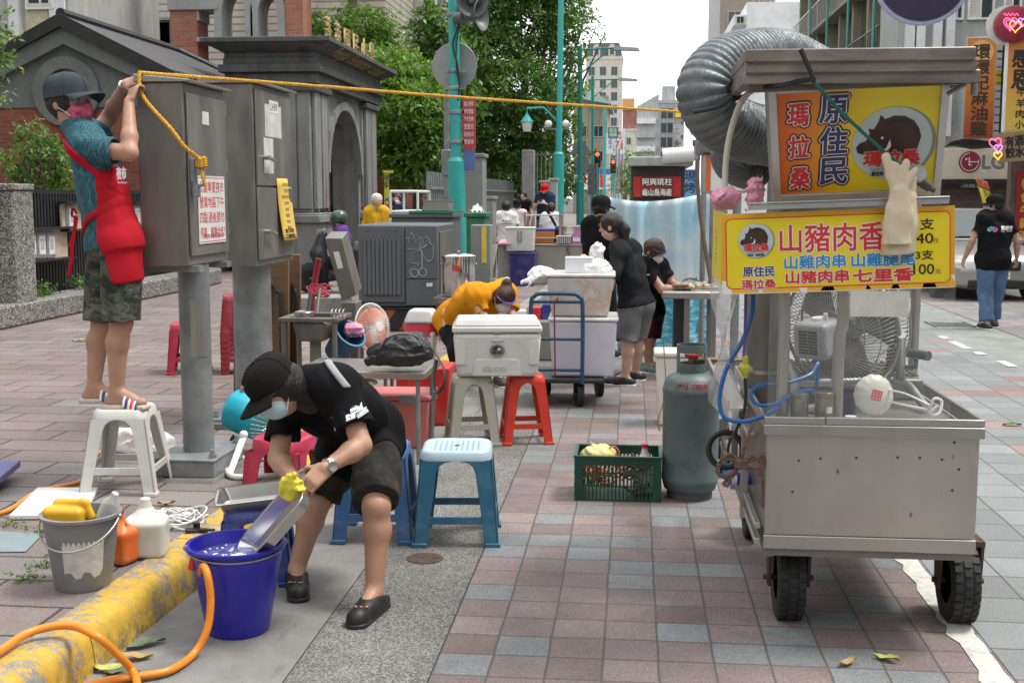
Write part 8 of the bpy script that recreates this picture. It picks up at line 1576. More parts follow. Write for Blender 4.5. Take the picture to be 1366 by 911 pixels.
Y=21.2;a,c_=at(664,325,Y),at(798,325,Y);t=thing('steel_counter','long steel stall counter with a tap, loaded with a cooler, tub and pan','stall',((a.x+c_.x)/2,Y,0));w_,h=c_.x-a.x,a.z;b=MB();b.b2((-w_/2,0,.15),(w_/2,.8,h-.04));b.build('body',M_STEELW,t,bevel=.01);b=MB();b.b2((-w_/2-.02,-.05,h-.038),(w_/2+.02,.82,h));b.build('top',M_STEELB,t,bevel=.01);b=MB();x_=at(759,335,Y).x-t.location.x;b.tube(smooth_path([(x_,-.03,.3),(x_,-.04,h-.2),(x_-.02,-.05,h-.1),(x_,-.06,h-.06)],4),.025,8);b.tube([(x_,-.05,h-.28),(x_+.16,-.12,h-.29),(x_+.16,-.12,h-.34)],.02,8);b.build('tap',M_STEEL,t);b=MB();b.b2((-w_/2-.001,-.012,.1),(-w_/2+.25,-.002,h-.06));b.build('end_panel',M_GREYW,t,smooth=0)
b=MB();x2=at(700,300,Y).x-t.location.x
for x_ in(x2,x2+.62):b.cyl((x_,.05,h),(x_,.05,h+.55),.02,n=8);b.cyl((x_,.7,h),(x_,.7,h+.55),.02,n=8)
for z_ in(h+.1,h+.5):b.tube([(x2,.05,z_),(x2+.62,.05,z_),(x2+.62,.7,z_)],.014,8)
b.build('rail',M_STEELB,t)
p=at(694,335,Y-.35);o=tub('white_cooler','dirty white cooler box strapped at the counter end above the blue bin',(p.x,Y-.28,p.z),.46,.36,.38,M_COOL,M_COOL,cat='cooler',k=1.07);b=MB();b.tube(smooth_path([(-.02,-.215,.35),(-.025,-.215,.18),(0,-.215,.16),(.03,-.215,.18),(.03,-.215,.35)],4),.012,6);b.build('latch',M_GALV,o)
p=at(697,380,Y-.4);tub('blue_bin','deep indigo plastic bin below the dirty white cooler',(p.x,Y-.35,.12),.40,.36,.58,plast('indigo_plastic',(.03,.022,.15)),plast('indigo_plastic',0),cat='bin',k=1.1);p=at(726,322,Y+.3);tub('orange_tub','orange tub with a blue lid on the steel counter',(p.x,Y+.3,h+.003),.36,.4,.22,plast('orange_tub',(.55,.17,.03)),plast('royal_blue',0),cat='tub');p=at(768,318,Y+.45);b=MB();b.lathe([(.36,0),(.37,.02),(.37,.28),(.38,.3),(.36,.3)],36,(p.x,Y+.45,h+.003));tag(b.build('steel_pan',M_STEELB,smooth=40),'wide round steel steamer pan on the counter behind the woman','pan')
p=at(772,319,Y);o=thing('tissue_box','purple and white tissue box on the counter edge','box',(p.x,Y+.02,h+.003));b=MB();b.box((0,0,.06),(.24,.14,.12));b.build('box',plast('magenta_card',(.45,.13,.42)),o,bevel=.005);b=MB();b.box((0,-.072,.075),(.2,.003,.06));b.build('panel',M_WHITEP,o);b=MB();p=at(752,318,Y)
for i in range(8):b.box((p.x-.11+i*.032,Y-.0,h+.07),(.012,.2,.12))
b.box((p.x,Y,h+.135),(.27,.22,.012));tag(b.build('white_basket',M_WHITEP),'small white slatted basket left of the tissue box','basket')
p=at(662,318,Y);slab('pink_cloth','pink cloth laid on the end of the steel counter',[(664,326),(682,326),(680,321),(668,321)],h+.01,.02,M_PINKB,'cloth')
b=MB();q=at(649,322,19);w3=[at(*z_,19)for z_ in((645,330),(662,327),(653,375),(644,385))];b.add(w3+[z_+V((0,.25,0))for z_ in w3],[(0,1,2,3),(7,6,5,4),(0,4,5,1),(1,5,6,2),(2,6,7,3),(3,7,4,0)]);o=tag(b.build('canvas_roll',mat('striped_canvas',(.48,.46,.42),.8,var=.3,scale=12)),'rolled pale canvas leaning by the green cabinet','canvas');bpy.context.view_layer.update()
p=at(676,470,12.4);p2=at(655,395,12.3);t=thing('cluttered_crate','grey crate of small packages on the ground behind the orange shirted woman','crate',(at(712,440,12.6).x,12.6,0));b=MB();b.hexa([(-.28,-.2,0),(.28,-.2,0),(.28,.2,0),(-.28,.2,0),(-.3,-.22,.42),(.3,-.22,.42),(.3,.22,.42),(-.3,.22,.42)]);b.build('body',M_OLIVE,t,bevel=.02)
for k,(x_,m_)in enumerate(((-.15,M_WHITEP),(.02,plast('red_grip',0)),(.16,M_DBSTOOL))):b=MB();b.box((x_,0,.46+.02*k),(.13,.2,.10+.03*k));b.build('package',m_,t,bevel=.006)
Y=13.0;m,n,l,bs=nt('sea_print');tc=n.new('ShaderNodeTexCoord');sp=n.new('ShaderNodeSeparateXYZ');l.new(tc.outputs['Object'],sp.inputs[0]);ns=noise(n,l,tc.outputs['Object'],2.2,6,.6);nw=noise(n,l,tc.outputs['Object'],5,8,.75,(1,1,3.5))
sky=ramp(n,l,ns.outputs[0],[(.33,(.27,.54,.66)),(.48,(.42,.62,.70)),(.60,(.58,.69,.72))]).outputs[0];sea=ramp(n,l,nw.outputs[0],[(.38,(.02,.30,.50)),(.5,(.12,.48,.62)),(.6,(.62,.76,.80))]).outputs[0]
mr=n.new('ShaderNodeMapRange');l.new(sp.outputs[2],mr.inputs[0]);mr.inputs[1].default_value=.62;mr.inputs[2].default_value=.78;sand=mixc(n,l,mr.outputs[0],sea,(.68,.74,.74));mr2=n.new('ShaderNodeMapRange');l.new(sp.outputs[2],mr2.inputs[0]);mr2.inputs[1].default_value=.85;mr2.inputs[2].default_value=1.1;l.new(mixc(n,l,mr2.outputs[0],sand,sky),bs.inputs['Base Color']);bs.inputs['Roughness'].default_value=.4
x0_,x1_=at(812,300,Y).x,at(947,300,Y).x;t=thing('sea_tarp','pale blue tarpaulin curtain printed with sea, sky and dolphins','tarpaulin',(x0_,Y,0));W_=x1_-x0_;zt=lambda u:CAMH-.01-.07*math.sin(PI*min(1,u*1.1))*(1-u*.5)+.03*u;b=MB();b.grid(lambda u,v:(W_*(u+.35*(1-u)*(1-v)*.3),.05*math.sin(u*14+2*v)*(1-.3*v)+.02*math.sin(u*37),.02+(zt(u)-.02)*v),60,24);tp=b.build('sheet',m,t,smooth=180,solid=.003)
def dolphin(px,py,s,rz_):
 q=at(px,py,Y-.10)-t.location;u=V((math.cos(rz_),0,math.sin(rz_)));v_=V((-math.sin(rz_),0,math.cos(rz_)));out=[(-1,-.25),(-.8,.0),(-.3,.26),(.05,.30),(.16,.52),(.25,.28),(.6,.15),(.95,-.02),(.6,-.05),(.1,-.08),(-.4,-.06),(-.75,-.2),(-.85,-.42)];b=MB();b.add([q+u*(x*s)+v_*(y*s)for x,y in out],[tuple(range(len(out)))]);b.build('dolphin',mat('dolphin_grey',(.12,.19,.22),.5),tp,smooth=0);b=MB();b.add([q+V((0,-.004,0))+u*(x*s)+v_*(y*s)for x,y in((-.6,.0),(.0,.06),(.7,.03),(.3,-.05),(-.4,-.06))],[(0,1,2,3,4)]);b.build('belly',M_WHITEP,tp,smooth=0)
dolphin(914,422,.14,.95);dolphin(936,430,.12,.9);dolphin(925,375,.11,-.3)
for px,nm in((938,'left upright of the stall frame holding the sea tarpaulin'),(950,'right upright of the stall frame behind the tarpaulin')):Yp=12.4 if px==938 else 12.0;p=at(px,300,Yp);b=MB();b.cyl((p.x,Yp,0),(p.x,Yp,2.15),.028,n=12);tag(b.build('stall_post',M_GALV),nm,'post')
b=MB();b.tube(smooth_path([at(930,215,11.9),at(931,250,11.9),at(936,300,11.9),at(944,350,11.9),at(950,385,11.9)],6),.02,8);tag(b.build('bent_bar',mat('rust_bar',(.14,.10,.07),.7)),'bent rusty bar hanging down before the sea tarpaulin','bar')
Y=11.2;a,c_=at(883,389,Y),at(960,389,Y);t=thing('prep_table','small steel table piled with dried seafood beside the woman with the paw print shirt','table',((a.x+c_.x)/2,Y,0));w_,h=c_.x-a.x,a.z;b=MB();b.b2((-w_/2,0,h-.07),(w_/2,.7,h));b.build('top',M_STEELB,t,bevel=.015)
for x_ in(-.03,w_/2-.05):
 for y_ in(.04,.62):b=MB();b.b2((x_-.025,y_-.02,0),(x_+.025,y_+.02,h-.072));b.build('leg',M_STEEL,t)
b=MB();b.b2((-.14,.1,.15),(-.06,.6,h-.08));b.build('shelf_panel',M_BLACKP,t)
for k,(px,py,r_)in enumerate([(912,387,(.10,.07,.035)),(938,381,(.09,.06,.03))]):p=at(px,py,Y+.2+.2*k);bag('dried_squid',['curled dried squid nearer the front of the prep table','dried squid farther back on the prep table'][k],(p.x,Y+.2+.2*k,h+.03),r_,mat('dried_squid',(.36,.32,.22),.8,var=.5,scale=22),50+k,'dried squid',vox=.007,amp=.014,fr=60,flat=h+.002)
b=MB();b.b2((c_.x-.2,Y+.35,h+.003),(c_.x+.02,Y+.6,h+.02));tag(b.build('chopping_board',M_BOARD,bevel=.004),'wooden chopping board at the right of the prep table','board');p=at(897,381,Y+.1);b=MB();b.cyl(p,p+V((.15,.02,0)),.016,n=10);tag(b.build('rolling_pin',mat('brown_wood',(.2,.09,.04),.5)),'short brown wooden rod at the left edge of the prep table','rod')
Y=9.6;a,c_=at(939,205,Y),at(995,258,Y);t=thing('stall_sign','white light box sign with an orange stripe behind the cart duct','sign',((a.x+c_.x)/2,Y,0));w_=c_.x-a.x;b=MB();b.b2((-w_/2,0,c_.z),(w_/2,.4,a.z));b.build('case',M_ALU,t,bevel=.01);b=MB();b.b2((-w_/2+.02,-.006,c_.z+.02),(w_/2,-.001,a.z-.02));b.build('face',M_WHITEP,t,smooth=0);b=MB();b.b2((-w_/2+.02,-.01,c_.z+.02),(-w_/2+.055,-.007,a.z-.02));b.build('stripe',plast('orange_plastic',0),t);b=MB();b.b2((-w_/2-.03,-.05,a.z+.003),(w_/2,.6,a.z+.11));b.build('roof_edge',M_STEEL,t,bevel=.01)
for y_ in(.02,.36):b=MB();b.cyl((w_/2-.05,y_,0),(w_/2-.05,y_,c_.z-.003),.02,n=10);b.build('post',M_GALV,t)
Y=26;a,c_=at(845,236,Y),at(908,263,Y);t=thing('seafood_stall','far stall with a red sign of white characters and a crumpled grey awning roll','stall',((a.x+c_.x)/2,Y,0));w_=c_.x-a.x;b=MB();b.b2((-w_/2,0,c_.z),(w_/2,.1,a.z));b.build('sign',mat('stall_red',(.50,.02,.02),.5),t,smooth=0);b=MB();b.b2((-w_/2-.05,.11,0),(w_/2+.1,2.4,a.z+.2));b.build('back_body',mat('dark_stall',(.07,.065,.06),.7),t,smooth=0);b=MB();b.b2((-w_/2-.12,-.2,a.z+.22),(w_/2+.25,2.6,a.z+.42));b.build('awning',M_GREYW,t,bevel=.03);b=MB();b.tube([(.1,-.3,a.z+.42),(.75,-.3,a.z+.47)],.16,14);b.build('awning_roll',M_WHITEP,t)
for k,s in enumerate(['阿興珧柱','龜山島海產']):lettering(s,1,M_BLK,t,(0,-.012,c_.z+.32-k*.22),fit=(.62,.15),fat=.032);lettering(s,1,M_OUT,t,(0,-.016,c_.z+.32-k*.22),fit=(.62,.15),fat=.004)
Y=25;a,c_=at(914,226,Y),at(925,262,Y);t=thing('stall_banner','narrow light blue banner with dark characters beside the red sign stall','banner',((a.x+c_.x)/2,Y,0));b=MB();b.b2((-.09,0,c_.z-.4),(.12,.02,a.z));b.build('cloth',plast('light_blue_cloth',(.12,.42,.62)),t,smooth=0);lettering('現\n烤',.24,M_NAVY,t,(.01,-.004,(a.z+c_.z)/2),fat=.006);b=MB();b.cyl((.13,0.02,0),(.13,.02,a.z+.6),.02,n=8);b.build('pole',M_GALV,t)
Y=19;p=at(452,360,Y);t=thing('motor_scooter','dark parked scooter with an orange foot box by the gate pier','scooter',(p.x,Y,SZ),R(15));M_SCB=mat('scooter_dark',(.03,.032,.036),.3)
for x_ in(-.45,.62):tyre_wheel(t,(x_,0,.24),.24,.1,(0,1,0),tread=10)
s=SDF((-.75,-.25,.15),(.95,.25,1.1),.02);s.chain([(.75,0,.62),(.3,0,.66),(.0,0,.5)],[.12,.15,.12],.08);s.cone((.7,0,.45),(.2,0,.42),.13,.13,.08);s.cone((.1,0,.3),(-.2,0,.28),.1,.1,.05);s.chain([(-.2,0,.3),(-.32,0,.62),(-.25,0,.92)],[.12,.13,.08],.05);s.mesh('body',M_SCB,t);b=MB();b.tube([(-.22,-.32,1.0),(-.24,0,.98),(-.22,.32,1.0)],.02,8);b.tube([(-.3,0,.8),(-.45,0,.24)],.035,8);b.build('handlebar',M_GALV,t);b=MB();b.box((.08,-.0,.48),(.26,.36,.36));b.build('orange_box',plast('orange_cloth_box',(.66,.16,.03)),t,bevel=.03)
Y=20.2;x_=at(1262,340,Y).x;HWD=.85;t=thing('silver_car','silver family car parked facing the street on the right','car',(x_+HWD,Y,0),R(2));m,n,l,bs=nt('silver_paint');bs.inputs['Base Color'].default_value=(.40,.39,.365,1);bs.inputs['Metallic'].default_value=.7;bs.inputs['Roughness'].default_value=.32;bs.inputs['Coat Weight'].default_value=.6;M_SIL=m
def loft(b,st,n_=20,pw=3.2):
 vs=[]
 for(y_,w_,z0_,z1_)in st:
  for i in range(n_):a_=2*PI*i/n_;cx,sx=math.cos(a_),math.sin(a_);vs.append((w_*math.copysign(abs(cx)**(2/pw),cx),y_,(z0_+z1_)/2+(z1_-z0_)/2*math.copysign(abs(sx)**(2/pw),sx)))
 K_=len(st);b.add(vs,[(r*n_+i,r*n_+(i+1)%n_,(r+1)*n_+(i+1)%n_,(r+1)*n_+i)for r in range(K_-1)for i in range(n_)]+[tuple(range(n_)),tuple((K_-1)*n_+i for i in range(n_))])
b=MB();loft(b,[(0,.66,.25,.62),(.06,.76,.20,.70),(.25,.82,.18,.78),(.6,.85,.18,.86),(1.1,.85,.18,.95),(1.3,.85,.18,.97),(3.6,.85,.18,1.0),(4.2,.82,.2,.98),(4.4,.74,.28,.9)],28,4.0);b.build('body',M_SIL,t,smooth=50)
b=MB();loft(b,[(1.08,.76,.90,.97),(1.45,.74,.90,1.2),(1.95,.68,.9,1.47),(2.3,.66,.9,1.49),(3.3,.66,.9,1.48),(4.1,.72,.9,1.05)],24,4.5);b.build('roof',M_SIL,t,smooth=50)
b=MB();b.hexa([(-.70,1.10,1.02),(.70,1.10,1.02),(.70,1.24,.97),(-.70,1.24,.97),(-.59,1.80,1.46),(.59,1.80,1.46),(.59,1.96,1.40),(-.59,1.96,1.40)]);b.build('windscreen',mat('car_glass',(.07,.085,.09),.18,var=.1),t,bevel=.02)
for s in(-1,1):
 b=MB();b.add([(s*.785,1.55,1.0),(s*.79,3.6,1.0),(s*.70,3.3,1.38),(s*.70,2.0,1.38)],[(0,1,2,3)]);b.build('side_window',M_GLASS,t,smooth=0);b=MB();b.ball((s*.58,.13,.60),(.19,.12,.085),18,10);b.build('headlight',mat('headlight_lens',(.55,.58,.6),.08),t);b=MB();b.ball((s*.93,1.35,1.0),(.09,.06,.06),12,8);b.build('mirror',M_SIL,t)
 for y_ in(.78,3.55):tyre_wheel(t,(s*.76,y_,.30),.30,.19,tread=10)
b=MB();b.b2((-.34,-.03,.50),(.34,.06,.66));b.build('grille',M_BLACKP,t,bevel=.03);b=MB();b.b2((-.5,-.012,.22),(.5,.05,.36));b.build('air_intake',M_BLACKP,t,bevel=.03);b=MB();b.b2((-.16,-.045,.37),(.16,-.03,.49));pl_=b.build('number_plate',M_WHITEP,t,smooth=0);lettering('5Q 2856',1,M_INK,pl_,(0,-.047,.43),fit=(.27,.075),fat=.002);b=MB();b.tube([(-.6,1.22,1.0),(-.1,1.3,1.06)],.008,5);b.tube([(.1,1.22,1.0),(.6,1.3,1.06)],.008,5);b.build('wiper',M_BLACKP,t)
M_DL=[mat('fallen_leaf_green',(.07,.16,.03),.5,var=.3,scale=30),mat('fallen_leaf_pale',(.42,.42,.12),.6,var=.3,scale=30),mat('fallen_leaf_grey',(.10,.14,.08),.6,var=.3,scale=30),mat('fallen_leaf_tan',(.40,.27,.10),.6)]
for i,(px,py,s,m_,a_,z_,lab)in enumerate([(1350,567,.10,0,.1,0,'fresh green leaf lying on the grey tiles right of the cart'),(1183,880,.07,1,2.6,0,'pale yellow-green leaf on the tiles below the cart'),(1130,886,.06,3,.7,0,'thin dry twig-like leaf on the tiles below the cart'),(195,860,.11,2,.8,0,'curled dull green leaf against the foot of the yellow kerb'),(180,878,.09,3,.3,0,'brown-yellow leaf in the gutter under the curled one'),(148,893,.10,1,.2,0,'pale yellow leaf at the kerb foot beside the orange hose'),(163,899,.09,2,.1,0,'flat grey-green leaf overlapping the pale yellow one'),(655,627,.05,3,1.0,0,'tiny tan leaf on the pebbled strip by the red stool'),(222,673,.06,3,.4,SZ,'tan leaf on the raised pavement beyond the milky jug'),(107,455,.12,1,.2,SZ,'pale leaf on the raised pavement behind the man on the stool')]):
 p=G(px,py,z_+.006);o=MB();s*=.72;o.grid(lambda u,v:(s*(u-.5)*2,s*.8*(v-.5)*math.sin(PI*min(.98,max(.02,u)))**.8,.010*math.sin(u*3+i)**2+.022*abs(v-.5)+.002*math.sin(u*17+v*6)),10,4);q=o.build('fallen_leaf',M_DL[m_],smooth=180,loc=p,rot=(0,0,a_));tag(q,lab,'leaf','fallen leaves')
def skin_mat(name,c):return mat(name,c,.5,var=.10,scale=9,sss=.12,bumps=.05,bscale=180,dirt=.25,dirtc=(c[0]*.75,c[1]*.6,c[2]*.55),dscale=11)
SK1=skin_mat('tanned_skin',(.44,.245,.165));SK2=skin_mat('light_skin',(.56,.36,.27))
m,n,l,bs=nt('dark_hair');hn=noise(n,l,coords(n),60,4,.6,(3,3,.3));l.new(ramp(n,l,hn.outputs[0],[(.3,(.006,.005,.005)),(.7,(.028,.022,.019))]).outputs[0],bs.inputs['Base Color']);bs.inputs['Roughness'].default_value=.4;bump(n,l,bs,hn.outputs[0],.9,.01);HAIR=m
HAIRB=mat('brown_hair',(.05,.022,.014),.4,var=.5,scale=60,stretch=(3,3,.3),bumps=.8,bscale=60);HAIRL=mat('blond_hair',(.40,.28,.13),.5,var=.3,scale=40,stretch=(3,3,.3))
def cloth(name,c,var=.12,**k):return mat(name,c,k.pop('rough',.85),var=var,scale=k.pop('scale',5),bumps=.25,bscale=320,spec=k.pop('spec',.15),**k)
def camo(name,cs,sc):
 m,n,l,b=nt(name);v=coords(n);a=noise(n,l,v,sc,3,.55,(1,1,1.7));r=n.new('ShaderNodeValToRGB');r.color_ramp.interpolation='CONSTANT';e=r.color_ramp.elements
 while len(e)<len(cs):e.new(.5)
 for el,(p,c)in zip(e,cs):el.position=p;el.color=rgb(c)
 l.new(a.outputs[0],r.inputs[0]);l.new(r.outputs[0],b.inputs['Base Color']);b.inputs['Roughness'].default_value=.9;q=noise(n,l,v,300,2);bump(n,l,b,q.outputs[0],.25,.004);return m
CAMO1=camo('green_camouflage',[(0,(.018,.022,.018)),(.42,(.045,.055,.04)),(.5,(.10,.10,.075)),(.56,(.05,.06,.045)),(.63,(.15,.135,.105))],11);CAMO2=camo('dark_camouflage',[(0,(.012,.012,.011)),(.50,(.03,.024,.015)),(.57,(.014,.013,.012)),(.62,(.05,.038,.022))],12)
BLK=cloth('black_cotton',(.0075,.0075,.009),.3);WHT=cloth('white_cotton',(.70,.69,.70),.05);JEAN=cloth('blue_denim',(.085,.14,.24),.3,scale=9)
nv=lambda v:V(v).normalized()
def hand(s,w,d,up,k=.8,curl=.7,side=1):
 """palm, four unequal fingers with two bends, and a thumb off the side of the palm"""
 w,d,up=V(w),nv(d),V(up);up=nv(up-d*up.dot(d));sd=d.cross(up)*side;rmin=max(.0075,s.vox*.9)
 c=w+d*.045*k;s.rbox(c,(.046*k,.040*k,.014*k),[d,sd,up],.012*k,.012)
 for i,L in enumerate((.066,.074,.070,.055)):
  p=w+d*.088*k+sd*(.030-.020*i)*k;a=0;dd=d
  for j,f in enumerate((.45,.32,.23)):
   a+=curl*(.7,.95,.7)[j];dd=d*math.cos(a)-up*math.sin(a);q=p+dd*L*f*k;s.cone(p,q,rmin*(1.12-.1*j),rmin*(1.02-.1*j),.004);p=q
 p=w+d*.025*k+sd*.034*k;q=p+(d*.5+sd*.7-up*.35*curl).normalized()*.036*k;s.cone(p,q,rmin*1.3,rmin*1.15,.008);s.cone(q,q+(d*.85+sd*.15-up*.6*curl).normalized()*.030*k,rmin*1.15,rmin*.95,.004)
def stand(h=1.7,bend=0.0,arms=('down','down'),step=.06,aw=0.0):
 k=h/1.7;P=lambda x,y,z:V((x,y,z))*k;J={}
 J['pel']=P(0,0,.92);J['chest']=P(0,.0+bend*.5,1.27);J['neck']=P(0,bend*.8-.01,1.45);J['head']=P(0,.02+bend,1.585);J['hf']=V((0,1,-.05));J['hu']=V((0,0,1))
 for s,sg in(('l',-1),('r',1)):
  J['sh_'+s]=P(.175*sg,bend*.7,1.39);J['hip_'+s]=P(.085*sg,0,.88);J['kn_'+s]=P(.095*sg,step*sg*.5+.02,.48);J['an_'+s]=P(.10*sg,step*sg-.02,.085);J['toe_'+s]=J['an_'+s]+P(.02*sg,.15,-.055)
  a=arms[0 if s=='l' else 1]
  e,w_={'down':((.245,-.02,1.11),(.25,.06,.87)),'front':((.23,.04,1.12),(.10,.27,1.14)),'out':((.29,-.02,1.13),(.34,.08,.90)),'hold':((.24,.10,1.14),(.09,.25,1.26))}[a]
  J['el_'+s]=P(e[0]*sg,e[1]+bend*.7,e[2]);J['wr_'+s]=P(w_[0]*sg,w_[1]+bend*.7,w_[2])
 return J
def person(label,J,root=(0,0,0),yaw=0.0,vox=.012,skin=SK1,shirt=None,sleeve=.55,hem=-.03,pants=None,leg=.5,shoe=None,hair=HAIR,hairlen=0,cap=None,mask=None,fat=1.0,group='people at the stalls',hands=None,seed=1,rip=.006,headk=1.0,shoe_kind='shoe',glasses=False,loose=1.0):
 """one continuous skin mesh; shirt, trousers, shoes, hair, cap and mask are its children"""
 pts=[v for k,v in J.items()if k not in('hf','hu')];lo=[min(p[i]for p in pts)-.26 for i in range(3)];hi=[max(p[i]for p in pts)+.26 for i in range(3)]
 f=nv(J['hf']);u=nv(J['hu']-f*J['hu'].dot(f));r=f.cross(u);hc=J['head'];A3=[r,f,u];hk=headk
 N=lambda:SDF(lo,hi,vox);t=thing('person',label,'person',root,yaw,group)
 def torso(s,g,k=.05):
  pe,ch,ne=J['pel'],J['chest'],J['neck'];F=fat
  for sd in 'lr':
   sh,hp=J['sh_'+sd],J['hip_'+sd];s.cone(sh.lerp(ne,.35),hp.lerp(pe,.3)+(ch-pe)*.12,.082*F+g,.088*F+g,k);s.cone(sh.lerp(ne,.15),ne,.052+g,.05+g,k)
  s.cone(ch,pe,.105*F+g,.098*F+g,k);return s
 def head(s,g=0.0):
  s.ell(hc+u*.018*hk,((.074+g)*hk,(.095+g)*hk,(.103+g)*hk),A3,.02);s.ell(hc+f*.018*hk-u*.055*hk,((.058+g)*hk,(.070+g)*hk,(.062+g)*hk),A3,.035);return s
 s=torso(N(),0);ne=J['neck'];s.cone(ne-(ne-J['chest'])*.15,hc-u*.05-f*.015,.052,.050,.03);head(s)
 s.cone(hc+f*.092*hk+u*.012*hk,hc+f*.108*hk-u*.022*hk,.008,.013,.012);s.ell(hc+f*.088*hk-u*.058*hk,(.024,.012,.009),A3,.012);s.ell(hc+f*.085*hk+u*.028*hk,(.05,.015,.012),A3,.015)
 for sg in(-1,1):s.ell(hc+r*sg*.077*hk-f*.012-u*.005,(.010,.020,.032),A3,.006);s.ell(hc+r*sg*.03*hk+f*.092*hk+u*.008*hk,(.013,.008,.008),A3,0,'sub')
 for sd in 'lr':
  s.cone(J['sh_'+sd],J['el_'+sd],.050,.040,.03);a,b_=J['el_'+sd],J['wr_'+sd];s.chain([a,a.lerp(b_,.3),b_],[.040,.041,.026],.02)
  hd=(hands or{}).get(sd);d=hd[0]if hd else(b_-a)*.9+V((0,0,-.05));upv=hd[1]if hd else(J['sh_'+sd]-J['pel'])*V((1,1,0));hand(s,b_,d,upv,.92,hd[2]if hd else.55,(hd[3]if hd and len(hd)>3 else(1 if sd=='l' else-1)))
  a,b_,c=J['hip_'+sd],J['kn_'+sd],J['an_'+sd];s.chain([a,b_],[.082*fat,.056],.04);s.cone(b_,b_.lerp(c,.3)-(J['toe_'+sd]-c)*.10,.052,.055,.03);s.chain([b_.lerp(c,.3)-(J['toe_'+sd]-c)*.10,c],[.055,.035],.03)
  tv=J['toe_'+sd]-c;he=c-tv*V((.25,.25,0))+V((0,0,-.04));s.cone(he,J['toe_'+sd],.034,.024,.02);s.cone(c,J['toe_'+sd].lerp(c,.4),.036,.03,.02)
 body=s.mesh('body',skin,t);P={'body':body,'t':t,'lo':lo,'hi':hi}
 if pants:
  s=N();pe=J['pel'];g=.022*loose
  s.cone(J['hip_l'].lerp(pe,.2)+V((0,0,.03)),J['hip_r'].lerp(pe,.2)+V((0,0,.03)),.10*fat+g,None,.04);s.cone(pe+(J['chest']-pe)*.22,pe,.095*fat+g,.10*fat+g,.05)
  for sd in 'lr':
   a,b_,c=J['hip_'+sd],J['kn_'+sd],J['an_'+sd];end=a.lerp(b_,min(1,leg*2))if leg<=.5 else b_.lerp(c,leg*2-1);q=N();w0=.085*fat+g
   if leg<=.5:q.cone(a,a.lerp(b_,leg*2+.25),w0,.070+g*1.3,.02);dr=b_-a
   else:q.chain([a,b_,end+(c-b_)*.2],[w0,.062+g,.048+g],.03);dr=c-b_
   q.cut(end,dr);q.d[:]=np.where(s.d<9,q.d,q.d);s.join(q,.03)
  s.ripple(rip,28,seed+7,(1,1,.5),5);P['psdf']=s;P['pants']=s.mesh('shorts' if leg<=.5 else 'trousers',pants,t)
 if shirt:
  s=torso(N(),.020*loose,.06);pe,ch=J['pel'],J['chest'];ax=nv(pe-ch);s.cone(pe,pe+ax*.10,.105*fat+.02*loose,.108*fat+.02,.05)
  for sd in 'lr':s.cone(J['hip_'+sd].lerp(pe,.35),J['hip_'+sd].lerp(pe,.35)+ax*.08,.09*fat+.02*loose,None,.05)
  s.cut(pe+ax*(hem+.07),ax);q=N();q.cone(J['neck']+nv(hc-J['neck'])*.012,hc+(hc-J['neck'])*.4,.056,.075,0);s.minus(q)
  for sd in 'lr':
   a,b_=J['sh_'+sd],J['el_'+sd];q=N();c=J['wr_'+sd]
   if sleeve<=1:e=a.lerp(b_,sleeve);q.cone(a.lerp(J['neck'],.12),a.lerp(b_,sleeve+.3),.066,.066+.012*loose,.02);q.cut(e,b_-a);q2=N();q2.cone(e-(b_-a)*.12,b_,.055,.058,0);q.minus(q2)
   else:q.chain([a,b_,b_.lerp(c,min(.95,sleeve-1))],[.068,.055,.045],.02)
   s.join(q,.035)
  s.ripple(rip,22,seed,(1,1,1),5);s.ripple(rip*.45,55,seed+3,(1,1,.6),4)
  if pants:q=P['psdf'].copy();q.grow(.006);e=N();e.ell(pe,(.26,.26,.26),None,0);q.both(e);s.join(q,.012);s.cut(pe+ax*(hem+.07),ax)
  P['sdf']=s;P['shirt']=s.mesh('shirt',shirt,t)
 if shoe:
  for sd in 'lr':
   c,to=J['an_'+sd],J['toe_'+sd];tv=(to-c)*V((1,1,0));fw=nv(tv);sdv=fw.cross(V((0,0,1)));zb=to.z-.028;q0=V((c.x,c.y,zb))-fw*.055;q1=V((to.x,to.y,zb))+fw*.012
   s=N()
   if shoe_kind=='slide':s.rbox((q0+q1)/2+V((0,0,.004)),((q1-q0).length/2+.02,.046,.014),[fw,sdv,V((0,0,1))],.012,0)
   else:
    s.cone(q0+V((0,0,.03)),q1+V((0,0,.025)),.045,.046,.02);s.cone(V((c.x,c.y,zb+.055)),q0.lerp(q1,.6)+V((0,0,.035)),.046,.044,.03);s.cut((0,0,zb-.004),(0,0,-1));s.cut(c+V((0,0,.0 if shoe_kind=='shoe' else-.012)),(-fw.x*.3,-fw.y*.3,1))
   o=s.mesh('shoe',shoe,t)
   if shoe_kind=='slide':
    b=MB();mid=q0.lerp(q1,.72)
    for k,mm in enumerate((M_WHITEP,M_NAVY,M_WHITEP,M_RED,M_WHITEP,M_NAVY)):
     b=MB();cc=mid+fw*(.013*k-.034);b.tube([cc+sdv*(.05*math.cos(a))+V((0,0,.012+.058*math.sin(a)-.007*k))for a in[PI*i/10 for i in range(11)]],.0072,6);b.build('strap',mm,o)
   else:
    s=N();s.cone(q0+V((0,0,.004)),q1+V((0,0,.004)),.048,.049,.02);s.band((0,0,zb+.006),(0,0,1),.012);s.mesh('sole',M_WHITEP if shoe_kind=='shoe' else M_BLACKP,o)
